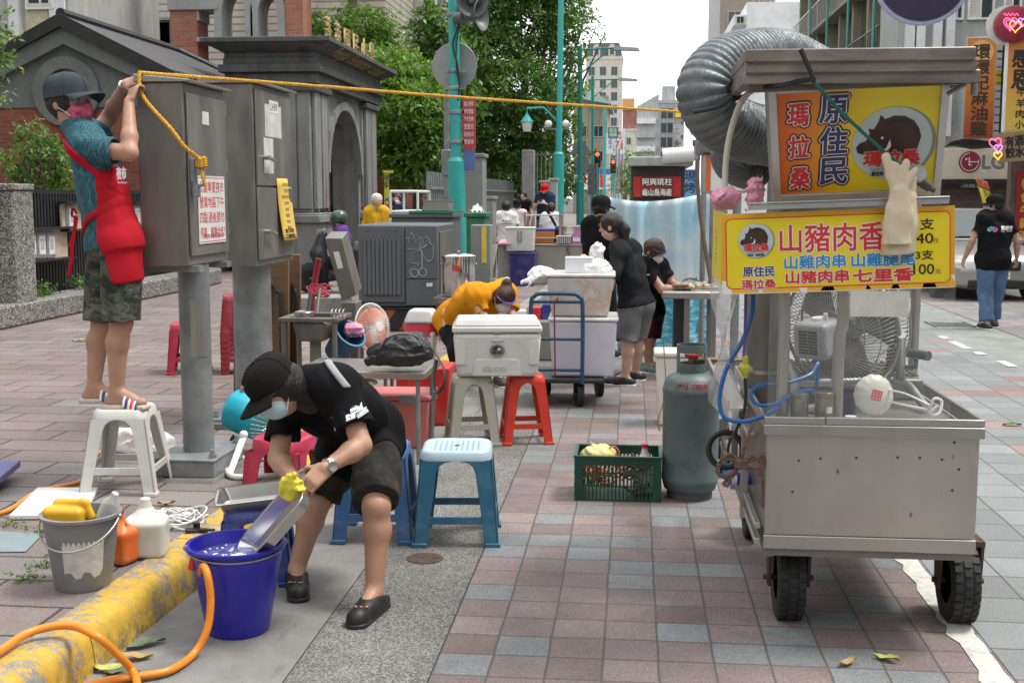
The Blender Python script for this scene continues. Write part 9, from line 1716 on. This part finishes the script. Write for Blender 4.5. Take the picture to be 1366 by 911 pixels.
 if hair:
  s=N();s.ell(hc+u*.024*hk-f*.008,(.088*hk,.106*hk,.108*hk),A3,0)
  q=N();q.d[:]=9;q.ell(hc+f*.10*hk-u*.055*hk,(.085*hk,.085*hk,.105*hk),A3,0);s.minus(q);s.cut(hc-u*(.055 if hairlen<1 else.075)*hk,-u+f*.5)
  if hairlen==2:s.chain([hc-f*.09+u*.03,hc-f*.13-u*.04,hc-f*.115-u*.15,hc-f*.09-u*.24],[.035,.042,.040,.012],.03)
  if hairlen==1:s.chain([hc-f*.045-u*.03,hc-f*.06-u*.14,],[.08,.055],.04)
  if hairlen==3:s.ell(hc-f*.07+u*.12,(.045,.04,.045),A3,.02)
  s.ripple(.004,70,seed,(1,1,.3),5);P['hair']=ho=s.mesh('hair',hair,t)
  if vox<.0115 and hairlen in(1,2,3):
   b=MB();rg=random.Random(seed);dn=V((0,0,-1))
   for i in range(90):
    a=rg.uniform(-1.3,1.3);q0=hc+(-f*math.cos(a)+r*math.sin(a))*.085*hk+u*rg.uniform(-.05,.05);L_=rg.uniform(.05,.13 if hairlen!=3 else.06);w_=V((rg.gauss(0,.25),rg.gauss(0,.25),0));b.tube([q0,q0+(dn*.6-f*.35+w_)*L_*.5,q0+(dn+w_*.6-f*.1)*L_],[.0028,.002,.0008],4,cap=False)
   b.build('loose_strands',hair,ho)
 if cap:
  M3=Matrix(A3).transposed();c=hc+u*.048*hk;b=MB();n_=26;pr=[(1.0,-.02),(1.0,.02),(.96,.045),(.84,.070),(.60,.088),(.28,.097),(.02,.099)];vs=[]
  for rr_,z_ in pr:
   for i in range(n_):a=2*PI*i/n_;vs.append(c+M3@V((math.cos(a)*rr_*.096*hk,math.sin(a)*rr_*.114*hk-.004,z_*hk)))
  b.add(vs,[(k*n_+i,k*n_+(i+1)%n_,(k+1)*n_+(i+1)%n_,(k+1)*n_+i)for k in range(6)for i in range(n_)]+[tuple(6*n_+i for i in range(n_))]);o=b.build('cap',cap,t,smooth=60);b=MB()
  b.grid(lambda x,y:c+M3@V((math.sin((x-.5)*2.2)*(.096+.010*y)*hk,(math.cos((x-.5)*2.2)*.112+.085*y*math.cos((x-.5)*2.0))*hk,(-.012-.014*y*y-.020*(2*x-1)**2*(.4+y))*hk)),16,6);b.build('visor',cap,o,solid=.004,smooth=180);b=MB();b.ball(c+u*.099*hk,.008,8,6);b.build('button',cap,o)
  b=MB()
  for k in range(3):b.tube([c+M3@V((math.cos(PI/3*k+PI/6)*q_*.0965*hk,math.sin(PI/3*k+PI/6)*q_*.1145*hk-.004,z_*hk))for q_,z_ in[(x,y+.0008)for x,y in pr]+[(-x,y+.0008)for x,y in pr[::-1]]],.0016,4)
  b.build('seams',cap,o);P['cap']=o;P['cf']=(c,M3)
 if mask:
  s=N();s.ell(hc+f*.046*hk-u*.042*hk,(.066*hk,.070*hk,.062*hk),A3,0);s.cone(hc+f*.10*hk,hc+f*.112*hk-u*.025,.012,.016,.02);s.cut(hc+f*.038*hk,-f);s.cut(hc+u*.014*hk,u);o=s.mesh('mask',mask,t,2);b=MB()
  for sg in(-1,1):
   for k in(.0,-.075):b.tube([hc+r*sg*.062*hk+f*.05*hk+u*(k+.005),hc+r*sg*.080*hk+f*.0+u*(k*.3-.0)],.0022,5)
  b.build('ear_loop',M_WHITEP,o)
 if glasses is not None and vox<.009:
  b=MB()
  for sg in(-1,1):b.ball(hc+r*sg*.031*hk+f*.082*hk+u*.008*hk,.010,12,8)
  b.build('eyes',mat('eye_dark',(.03,.02,.018),.2),t)
 if glasses:
  b=MB();b.grid(lambda x,y:hc+r*(math.sin((x-.5)*2.3)*.088)+f*(.035+.082*math.cos((x-.5)*2.3))+u*(.03-.05*y),16,3);o=b.build('safety_glasses',film('clear_lens',(.85,.87,.88),.16,.05),t,smooth=180);b=MB();b.tube([hc+r*(math.sin((x-.5)*2.3)*.089)+f*(.036+.082*math.cos((x-.5)*2.3))+u*.03 for x in[i/14 for i in range(15)]],.003,6)
  for sg in(-1,1):b.tube([hc+r*sg*.082+f*.07+u*.025,hc+r*sg*.082-f*.02+u*.012],.003,6)
  b.build('frame',M_BLACKP,o)
 return P
def printed(P,text,px,py,Y,size,m,d,ux,part='shirt',**kw):
 o_=P['t'].location;q=at(px,py,Y)-o_;ux=nv(ux);d=nv(d);uy=nv((ux.cross(d))*-1);uy=uy if uy.z>-.2 else-uy
 o=lettering(text,1,m,P[part],q-d*.1,ux,uy,fit=size,name='print',**kw);return wrap(o,bvh_of(P[part]),d,.0025)
Yb=6.03;Q=lambda px,py,dy=0.0:at(px,py,Yb+dy);r0=V((-2.62,Yb,.605));D_=lambda px,py,dy=0.0:Q(px,py,dy)-r0
zf=lambda p,z:V((p.x,p.y,z));J={'pel':D_(150,318,.06),'chest':D_(133,228,.06),'neck':D_(104,172,.06),'head':D_(92,139,.05),'hf':V((.96,-.25,.12)),'hu':V((-.08,0,1)),'sh_r':D_(122,201,-.10),'el_r':D_(173,204,-.14),'wr_r':D_(172,136,-.0),'sh_l':D_(118,192,.20),'el_l':D_(146,156,.30),'wr_l':D_(167,113,.14),'hip_r':D_(158,332,-.03),'kn_r':D_(162,430,-.05),'an_r':zf(D_(156,530,-.05),.075),'toe_r':zf(D_(190,540,-.06),.028),'hip_l':D_(143,332,.14),'kn_l':D_(137,430,.13),'an_l':zf(D_(126,530,.12),.075),'toe_l':zf(D_(158,540,.13),.028)}
m,n,l,bs=nt('teal_heather');v=coords(n);hn=noise(n,l,v,120,3,.7,(1,1,.25));l.new(ramp(n,l,hn.outputs[0],[(.36,(.010,.045,.065)),(.5,(.022,.10,.135)),(.66,(.07,.19,.23))]).outputs[0],bs.inputs['Base Color']);bs.inputs['Roughness'].default_value=.9;HEA=m
MASKR=mat('red_print_mask',(.58,.10,.17),.8,var=.75,scale=28)
P=person('man in grey cap and red apron standing on a stool, tying the yellow rope',J,r0,0,.0062,SK1,HEA,.62,-.02,CAMO1,.49,mat('slide_sole',(.52,.47,.40),.7,dirt=.4),HAIR,0,cloth('faded_grey_cap',(.055,.068,.078),.25),MASKR,.95,'people at the stalls',{'r':(D_(180,116,.04)-D_(172,136,0),V((-.6,-.7,.1)),.85),'l':(D_(196,104,.10)-D_(167,113,.14),V((-.1,-.8,.6)),.8)},3,.0055,1.10,'slide',True,1.0)
APR=cloth('red_apron',(.44,.012,.022),.08);S0=P['sdf'];fx=V((.97,-.24,0));ap=S0.copy();ap.grow(.007)
leg_=P['psdf'].copy();leg_.grow(.010);ap.join(leg_,.04);up_=nv(J['chest']-J['pel']);X,Y_,Z=ap._p((slice(None),)*3);pe=J['pel'];hz=(X-pe.x)*up_.x+(Y_-pe.y)*up_.y+(Z-pe.z)*up_.z;fr=(X-pe.x-hz*up_.x)*fx.x+(Y_-pe.y-hz*up_.y)*fx.y
lim=np.where(hz>-.02,.055+.16*np.clip(hz-.06,0,1),.06+.16*np.clip(-hz,0,1));ap.d=np.maximum(ap.d,lim-fr);ap.d=np.maximum(ap.d,hz-.36);ap.d=np.maximum(ap.d,-hz-.24)
st=S0.copy();st.grow(.012);w1=st.copy();w1.band(J['sh_r'].lerp(J['sh_l'],.28)*.5+(pe+up_*.23+fx*.07)*.5,nv(V((.62,.1,.78))),.021);w1.d=np.maximum(w1.d,-(hz-.16));w2=st.copy();w2.band(pe+up_*.125,nv(up_*1.0+V((-.42,0,0))),.016)
core=S0.copy();core.grow(-.012);w1.join(w2,0);ap.join(w1,0);ap.minus(core);arm=SDF(P['lo'],P['hi'],.0062)
for sd in 'rl':arm.cone(J['sh_'+sd]+(J['el_'+sd]-J['sh_'+sd])*.35,J['el_'+sd]+(J['el_'+sd]-J['sh_'+sd])*.4,.10,None,0)
ap.minus(arm);apo=ap.mesh('apron',APR,P['t']);b=MB();kn=D_(101,288,-.02)
for pts in([(102,285),(97,278),(96,288),(101,290)],[(101,288),(99,310),(93,330)],[(102,290),(97,325),(95,350),(91,368)]):b.tube(smooth_path([D_(x,y,-.03)for x,y in pts],5),.011,6,flat=.4)
b.build('apron_tie',APR,P['t']);P['apron']=apo;WTX=mat('white_print',(.72,.72,.72),.7)
printed(P,'夜市',166,232,5.9,(.045,.06),WTX,V((-.25,.95,0)),V((.95,.25,0)),'apron',fat=.002);printed(P,'Ningxia Market',166,244,5.9,(.06,.011),WTX,V((-.25,.95,0)),V((.95,.25,0)),'apron')
b=MB();c,M3=P['cf'];b.box(c+M3@V((.055,.082,.03)),(.03,.004,.035),(0,0,.6));b.build('cap_patch',mat('tan_patch',(.32,.25,.14),.8),P['cap'],bevel=.002)
b=MB();w_=J['wr_l']+(J['el_l']-J['wr_l'])*.06;ax=nv(J['el_l']-J['wr_l']);b.lathe([(.031,-.012),(.034,0),(.031,.012)],18,w_,axis=ax);b.build('wristwatch',M_STEELB,P['t'])
r0=V((-1.25,4.9,0));A_=lambda px,py,Y:at(px,py,Y)-r0
J={'pel':A_(487,568,5.16),'chest':A_(455,530,4.98),'neck':A_(413,513,4.78),'head':A_(370,518,4.66),'hf':V((-.50,-.52,-.62)),'hu':V((-.62,-.42,.72)),'sh_l':A_(459,519,4.72),'el_l':A_(482,594,4.62),'wr_l':A_(434,624,4.46),'sh_r':A_(383,535,4.93),'el_r':A_(371,612,4.80),'wr_r':A_(393,640,4.58),'hip_l':A_(503,585,5.08),'kn_l':A_(502,676,4.78),'an_l':A_(499,781,4.72),'toe_l':A_(492,808,4.62),'hip_r':A_(462,582,5.22),'kn_r':A_(422,672,5.04),'an_r':A_(396,764,4.98),'toe_r':A_(404,782,4.88)}
for k in 'lr':J['an_'+k].z=.085;J['toe_'+k].z=.03
J['toe_l']=J['an_l']+V((-.03,-.16,-.055));J['toe_r']=J['an_r']+V((.045,-.14,-.055))
MASKB=mat('pale_blue_mask',(.42,.62,.66),.8,var=.06)
P=person('man in black cap and tee bending over the blue bucket to scrub a steel tray',J,r0,0,.0065,SK1,BLK,.66,.10,CAMO2,.46,mat('black_clog',(.014,.014,.015),.5),HAIR,1,cloth('black_cap',(.012,.011,.011)),MASKB,.95,'people at the stalls',{'l':(A_(412,646,4.41)-A_(434,624,4.46),V((.3,-.6,.6)),.75),'r':(A_(405,655,4.44)-A_(393,640,4.58),V((-.2,-.6,.7)),.7)},5,.0075,.98,'clog',True,1.15)
b=MB();w_=J['wr_l'].lerp(J['el_l'],.10);ax=nv(J['el_l']-J['wr_l']);b.lathe([(.030,-.011),(.034,-.008),(.034,.008),(.030,.011)],20,w_,axis=ax);b.lathe([(.02,0),(.02,.008),(0,.009)],18,w_+V((.02,-.026,.005)),axis=(.6,-.8,.1));b.build('wristwatch',M_CHR,P['t'])
TB=bvh_of(P['shirt'])
printed(P,'監護電競',474,553,4.6,(.075,.022),WTX,V((.05,1,0)),V((1,0,.38)),fat=.001);printed(P,'▰◢■',475,543,4.6,(.065,.03),mat('pale_print',(.6,.72,.78),.7),V((.05,1,0)),V((1,0,.38)))
for k,(px,py,cc)in enumerate(((448,562,(.6,.3,.05)),(440,559,(.5,.05,.04)),(455,565,(.6,.6,.55)))):printed(P,'★',px,py,4.7,(.022,.018),mat('tee_print%d'%k,cc,.7),V((.1,1,.1)),V((1,0,0)))
b=MB();c,M3=P['cf'];b.box(c+M3@V((0.005,.100,.055)),(.022,.006,.022),(.5,.3,.6));b.build('cap_logo',mat('cap_logo',(.5,.3,.3),.6),P['cap'])
s=P['sdf'].copy();s.grow(.006);s.band(A_(448,490,4.85),nv((.75,.2,.62)),.014);q=P['sdf'].copy();q.grow(-.01);s.minus(q);s.cut(A_(448,505,4.9),(0,0,-1));s.mesh('bag_strap',mat('grey_webbing',(.32,.32,.33),.6),P['t'])
for k,sd in enumerate('lr'):
 b=MB();rg=random.Random(k)
 for i in range(9):b.lathe([(.006,0),(0,.002)],8,J['toe_'+sd].lerp(J['an_'+sd],.25+.05*(i%3))+V((-.022+.022*(i//3),-.012-.02*(i%3),.025)))
 b.ball(J['toe_'+sd]+V((-.01,.02,.024)),(.014,.012,.008),8,6);b.build('clog_charm',mat('charm_pink',(.6,.2,.18),.5),P['t'])
r0=V((-1.3,10.7,0));A_=lambda px,py,Y:at(px,py,Y)-r0
J={'pel':A_(612,424,10.9),'chest':A_(630,400,10.62),'neck':A_(655,392,10.42),'head':A_(672,399,10.32),'hf':V((.35,-.62,-.60)),'hu':V((.35,-.35,.80)),'sh_r':A_(628,398,10.28),'el_r':A_(652,432,10.2),'wr_r':A_(676,440,10.12),'sh_l':A_(678,392,10.56),'el_l':A_(684,428,10.4),'wr_l':A_(682,440,10.2),'hip_l':A_(618,430,10.98),'kn_l':A_(655,460,10.75),'an_l':A_(665,508,10.75),'hip_r':A_(600,430,10.84),'kn_r':A_(612,465,10.55),'an_r':A_(612,508,10.6)}
for k in 'lr':J['an_'+k].z=.085;J['toe_'+k]=J['an_'+k]+V((.05,-.14,-.055))
P=person('woman in an orange shirt bending down behind the white cooler, hair clipped up',J,r0,0,.0105,SK2,cloth('orange_cotton',(.66,.27,.012),.06),.62,.06,cloth('black_trousers',(.015,.015,.018)),.9,mat('dark_sandal',(.05,.04,.04),.6),HAIRB,3,None,mat('grey_mask',(.55,.56,.57),.8),1.28,seed=9,rip=.009,loose=1.3);f,u=nv(J['hf']),nv(J['hu']);r=f.cross(u)
b=MB();hc=J['head'];b.tube([hc+r*(math.sin(a)*.094)+f*(.0+.108*math.cos(a))+u*.045 for a in[-1.3+2.6*i/14 for i in range(15)]],.013,6,flat=.5);b.build('visor_band',plast('violet_clip',0),P['t']);b=MB();b.ball(hc-f*.075+u*.145,(.03,.02,.02));b.build('hair_clip',mat('pale_clip',(.45,.55,.55),.3),P['t'])
b=MB();b.tube(smooth_path([A_(592,412,10.7),A_(593,440,10.66),A_(598,470,10.6)],5),.012,5);b.build('side_stripe',M_WHITEP,P['t'])
r0=V((-.05,10.9,0));A_=lambda px,py,Y=10.9:at(px,py,Y)-r0
J={'pel':A_(849,408),'chest':A_(842,362),'neck':A_(828,327),'head':A_(815,303),'hf':V((-.93,.30,-.12)),'hu':V((-.1,0,1)),'sh_l':A_(826,342,10.72),'el_l':A_(812,384,10.6),'wr_l':A_(788,357,10.62),'sh_r':A_(846,336,11.08),'el_r':A_(818,372,11.16),'wr_r':A_(790,350,11.0),'hip_l':A_(842,412,10.83),'kn_l':A_(836,455,10.78),'an_l':A_(834,503,10.82),'hip_r':A_(858,412,10.98),'kn_r':A_(850,452,11.0),'an_r':A_(848,492,11.14)}
for k in 'lr':J['an_'+k].z=.085;J['toe_'+k]=J['an_'+k]+V((-.14,.03,-.055))
P=person('woman with black ponytail, charcoal tee and grey shorts holding a white bag',J,r0,0,.010,SK2,cloth('charcoal_cotton',(.016,.017,.020)),.75,-.075,cloth('grey_shorts',(.13,.13,.135),.12),.5,mat('black_runner',(.015,.015,.017),.6),HAIR,2,None,None,.98,hands={'l':(V((-.5,.1,.75)),V((.5,-.7,.2)),.25)},seed=13,rip=.009,loose=1.1);hc=J['head'];b=MB();q=nv(J['hf']);w3=q.cross(V((0,0,1)))
for sg in(-1,1):b.tube([hc+q*.10+w3*(.034*sg+.024*math.cos(a))+V((0,0,.02+.02*math.sin(a)))for a in[2*PI*i/14 for i in range(14)]],.003,5,closed=True);b.tube([hc+q*.1+w3*.06*sg+V((0,0,.02)),hc-q*.02+w3*.08*sg+V((0,0,.015))],.003,5)
b.build('glasses',M_BLACKP,P['t']);bag('plastic_bag','white plastic bag held up in the hands of the woman with the ponytail',at(797,340,10.72),(.06,.06,.11),M_WBAG,61,vox=.009,amp=.012,fr=40)
r0=V((.2,11.7,0));A_=lambda px,py,Y=11.7:at(px,py,Y)-r0
J={'pel':A_(866,414),'chest':A_(866,378),'neck':A_(868,349,11.62),'head':A_(872,335,11.55),'hf':V((.72,-.25,-.5)),'hu':V((.3,-.3,.9)),'sh_r':A_(864,362,11.5),'el_r':A_(884,387,11.42),'wr_r':A_(905,384,11.42),'sh_l':A_(882,357,11.8),'el_l':A_(898,380,11.75),'wr_l':A_(912,384,11.6),'hip_l':A_(872,418,11.8),'kn_l':A_(868,450,11.8),'an_l':A_(866,490,11.85),'hip_r':A_(860,418,11.62),'kn_r':A_(864,452,11.58),'an_r':A_(866,490,11.62)}
for k in 'lr':J['an_'+k].z=.085;J['toe_'+k]=J['an_'+k]+V((.11,-.08,-.055))
P=person('woman in black tee with yellow paw print and maroon shorts at the seafood table',J,r0,0,.0105,SK1,BLK,.6,-.02,cloth('maroon_shorts',(.055,.010,.014),.15),.5,mat('teal_trainer',(.10,.20,.20),.6,var=.5,scale=30),HAIRB,0,None,mat('grey_mask',0),.98,seed=17,rip=.007)
b=MB();f,u=nv(J['hf']),nv(J['hu']);r=f.cross(u);hc=J['head'];b.tube([hc+r*(math.sin(a)*.09)+f*.105*math.cos(a)+u*.05 for a in[-1.4+2.8*i/14 for i in range(15)]],.016,6,flat=.5);b.build('visor_band',cloth('navy_band',(.03,.03,.08)),P['t'])
M_PAW=mat('paw_yellow',(.72,.60,.02),.7)
for k,(dx,dy,sz)in enumerate(((0,0,.07),(-.045,.045,.03),(-.015,.06,.03),(.02,.06,.03),(.05,.04,.03))):
 p=at(867,409,11.5);printed(P,'●',867+dx/.0073,408-dy/.0073,11.5,(sz,sz*.85),M_PAW,V((0,1,0)),V((1,0,0)))
printed(P,'Crew',860,366,11.4,(.10,.03),WTX,V((0,1,0)),V((1,0,0)))
def walker(label,px,Y,h,z0,yaw,vox=.016,**kw):
 p=at(px,300,Y);arms=kw.pop('arms',('down','down'));st_=kw.pop('step',.06);bend=kw.pop('bend',0.0);J=stand(h,bend,arms,st_);hy=kw.pop('hyaw',0.0);J['hf']=V((math.sin(-hy),math.cos(hy),kw.pop('nod',-.05)))
 return person(label,J,(p.x,Y,z0),yaw,vox,**kw),J
walker('man in a black cap and black tee standing behind the woman with the ponytail',800,12.7,1.68,0,R(-40),.013,shirt=BLK,pants=cloth('black_trousers',0),leg=.95,shoe=mat('black_runner',0),cap=cloth('black_cap',0),mask=mat('grey_mask',0),arms=('front','front'),fat=1.12,seed=21)
P,J=walker('man in black cap, black tee and blue jeans walking by the silver car',1327,16.1,1.70,0,R(6),.0115,shirt=BLK,sleeve=.62,hem=.10,pants=JEAN,leg=.97,shoe=mat('black_runner',0),cap=cloth('black_cap',0),mask=mat('grey_mask',0),arms=('out','out'),step=.13,hyaw=R(50),fat=1.15,seed=23,rip=.009,loose=1.5,group='people in the street');pr=P['t']
def local_print(P,s,x,z,fw,fh,m,back=True,**kw):
 o=lettering(s,1,m,P['shirt'],(x,-.5,z),(1,0,0),(0,0,1),fit=(fw,fh),name='print',**kw);wrap(o,bvh_of(P['shirt']),(0,1,0),.004)
local_print(P,'悠遊付',.10,1.30,.17,.055,WTX,fat=.003);local_print(P,'Easy Wallet',.10,1.255,.17,.028,WTX);local_print(P,'●',-.10,1.29,.06,.06,mat('print_cyan',(.05,.35,.5),.7));local_print(P,'◗',-.05,1.28,.05,.07,mat('print_pink',(.6,.1,.3),.7));local_print(P,'◖',-.13,1.28,.04,.06,mat('print_green',(.25,.45,.08),.7))
P,J=walker('man in a white tee with a small back print walking away behind the white cooler',675,23.0,1.60,0,R(12),.015,shirt=WHT,pants=cloth('black_trousers',0),leg=.95,shoe=mat('black_runner',0),arms=('out','down'),seed=31,step=.12,group='people in the street');local_print(P,'●▬ ▬\n▬▬▬▬',0,1.22,.22,.08,mat('grey_print',(.15,.15,.17),.7))
walker('person in pale pink tee and dark cap walking beyond the man in the white tee',690,27.0,1.6,0,R(5),.02,shirt=cloth('pale_pink_cotton',(.64,.54,.55),.05),pants=cloth('black_trousers',0),leg=.95,cap=cloth('black_cap',0),seed=33,group='people in the street');walker('person all in black facing this way beyond the pale pillar',699,32,1.66,SZ,R(150),.022,shirt=BLK,pants=cloth('black_trousers',0),leg=.95,skin=SK2,seed=35,group='people in the street')
P,J=walker('man in white tee with black sling strap behind the steel counter rails',735,24.2,1.56,0,R(15),.015,skin=SK2,shirt=WHT,pants=cloth('black_trousers',0),leg=.95,seed=37,arms=('front','front'),group='people in the street');s=P['sdf'].copy();s.grow(.010);s.band((.03,0,1.2),(.8,0,.45),.03);s.d=np.maximum(s.d,.98-s._p((slice(None),)*3)[2]);s.mesh('sling_strap',BLK,P['t'])
pz=at(727,250,29).z;P,J=walker('man in a red cap and grey apron standing raised up, looking at his phone',727,29,1.7,pz-1.64,R(165),.018,skin=SK2,shirt=cloth('navy_cotton',(.02,.035,.075)),pants=cloth('grey_apron',(.09,.085,.10)),leg=.6,shoe=mat('black_runner',0),cap=cloth('red_cap',(.50,.02,.02)),mask=M_WHITEP,arms=('hold','hold'),nod=-.5,seed=39,loose=2.0,group='people in the street');b=MB();b.box((0,.30,1.28),(.08,.012,.15),(-.7,0,0));o=b.build('phone',M_BLACKP,None);o.location=P['t'].location;o.rotation_euler=(0,0,R(165));tag(o,'black phone in the hands of the man with the red cap','phone')
q=P['t'].location;b=MB();b.b2((q.x-.4,q.y-.3,SZ),(q.x+.4,q.y+.3,q.z));tag(b.build('platform',M_OLIVE,bevel=.02),'grey box the man with the red cap is standing on','box')
walker('person in a yellow hoodie and white cap seen from behind by the gate pier',503,20.5,1.55,SZ,R(10),.016,skin=SK2,shirt=cloth('mustard_hoodie',(.62,.34,.02)),sleeve=1.9,pants=cloth('black_trousers',0),leg=.95,hair=HAIRL,hairlen=1,cap=cloth('white_cap',(.68,.60,.58)),seed=41,fat=1.05,group='people by the gate');walker('masked person in black with a dark bag at the right of the yellow hoodie',521,22.4,1.5,SZ,R(150),.02,skin=SK2,shirt=BLK,pants=cloth('black_trousers',0),leg=.95,mask=M_BLACKP,hairlen=1,seed=43,group='people by the gate');walker('masked woman in navy with a white stripe by the white tube frame',531,23.2,1.58,SZ,R(170),.02,skin=SK2,shirt=cloth('navy_cotton',0),pants=cloth('black_trousers',0),leg=.95,mask=mat('pink_mask',(.66,.5,.5),.8),hair=HAIRB,hairlen=1,seed=45,group='people by the gate')
p=at(463,315,19.1);J=stand(1.55,.12,('front','front'))
for k,v in J.items():
 if k not in('hf','hu'):v.z-=.30
for sd,sg in(('l',-1),('r',1)):J['kn_'+sd]=J['hip_'+sd]+V((.06*sg,.36,-.02));J['an_'+sd]=J['kn_'+sd]+V((.05*sg,.0,-.36));J['toe_'+sd]=J['an_'+sd]+V((0,.14,-.05))
P=person('rider in violet with a dark green helmet sitting on the parked scooter',J,(p.x,19.1,SZ),R(100),.018,SK2,cloth('violet_jacket',(.13,.05,.26)),1.9,-.02,cloth('black_trousers',0),.95,mat('black_runner',0),HAIR,0,None,M_BLACKP,seed=47,group='people by the gate');b=MB();q=J['head']+V((0,-.005,.04));b.lathe([(.135,-.05),(.145,0),(.135,.06),(.10,.11),(.05,.135),(0,.14)],26,q);b.build('helmet',mat('dark_green_helmet',(.03,.075,.05),.25,coat=.4),P['t']);b=MB();b.grid(lambda x,y:q+V((math.sin((x-.5)*2.4)*.148,math.cos((x-.5)*2.4)*.148,-.02-.10*y)),12,4);b.build('face_shield',film('helmet_visor',(.1,.1,.12),.4),P['t'],smooth=180)
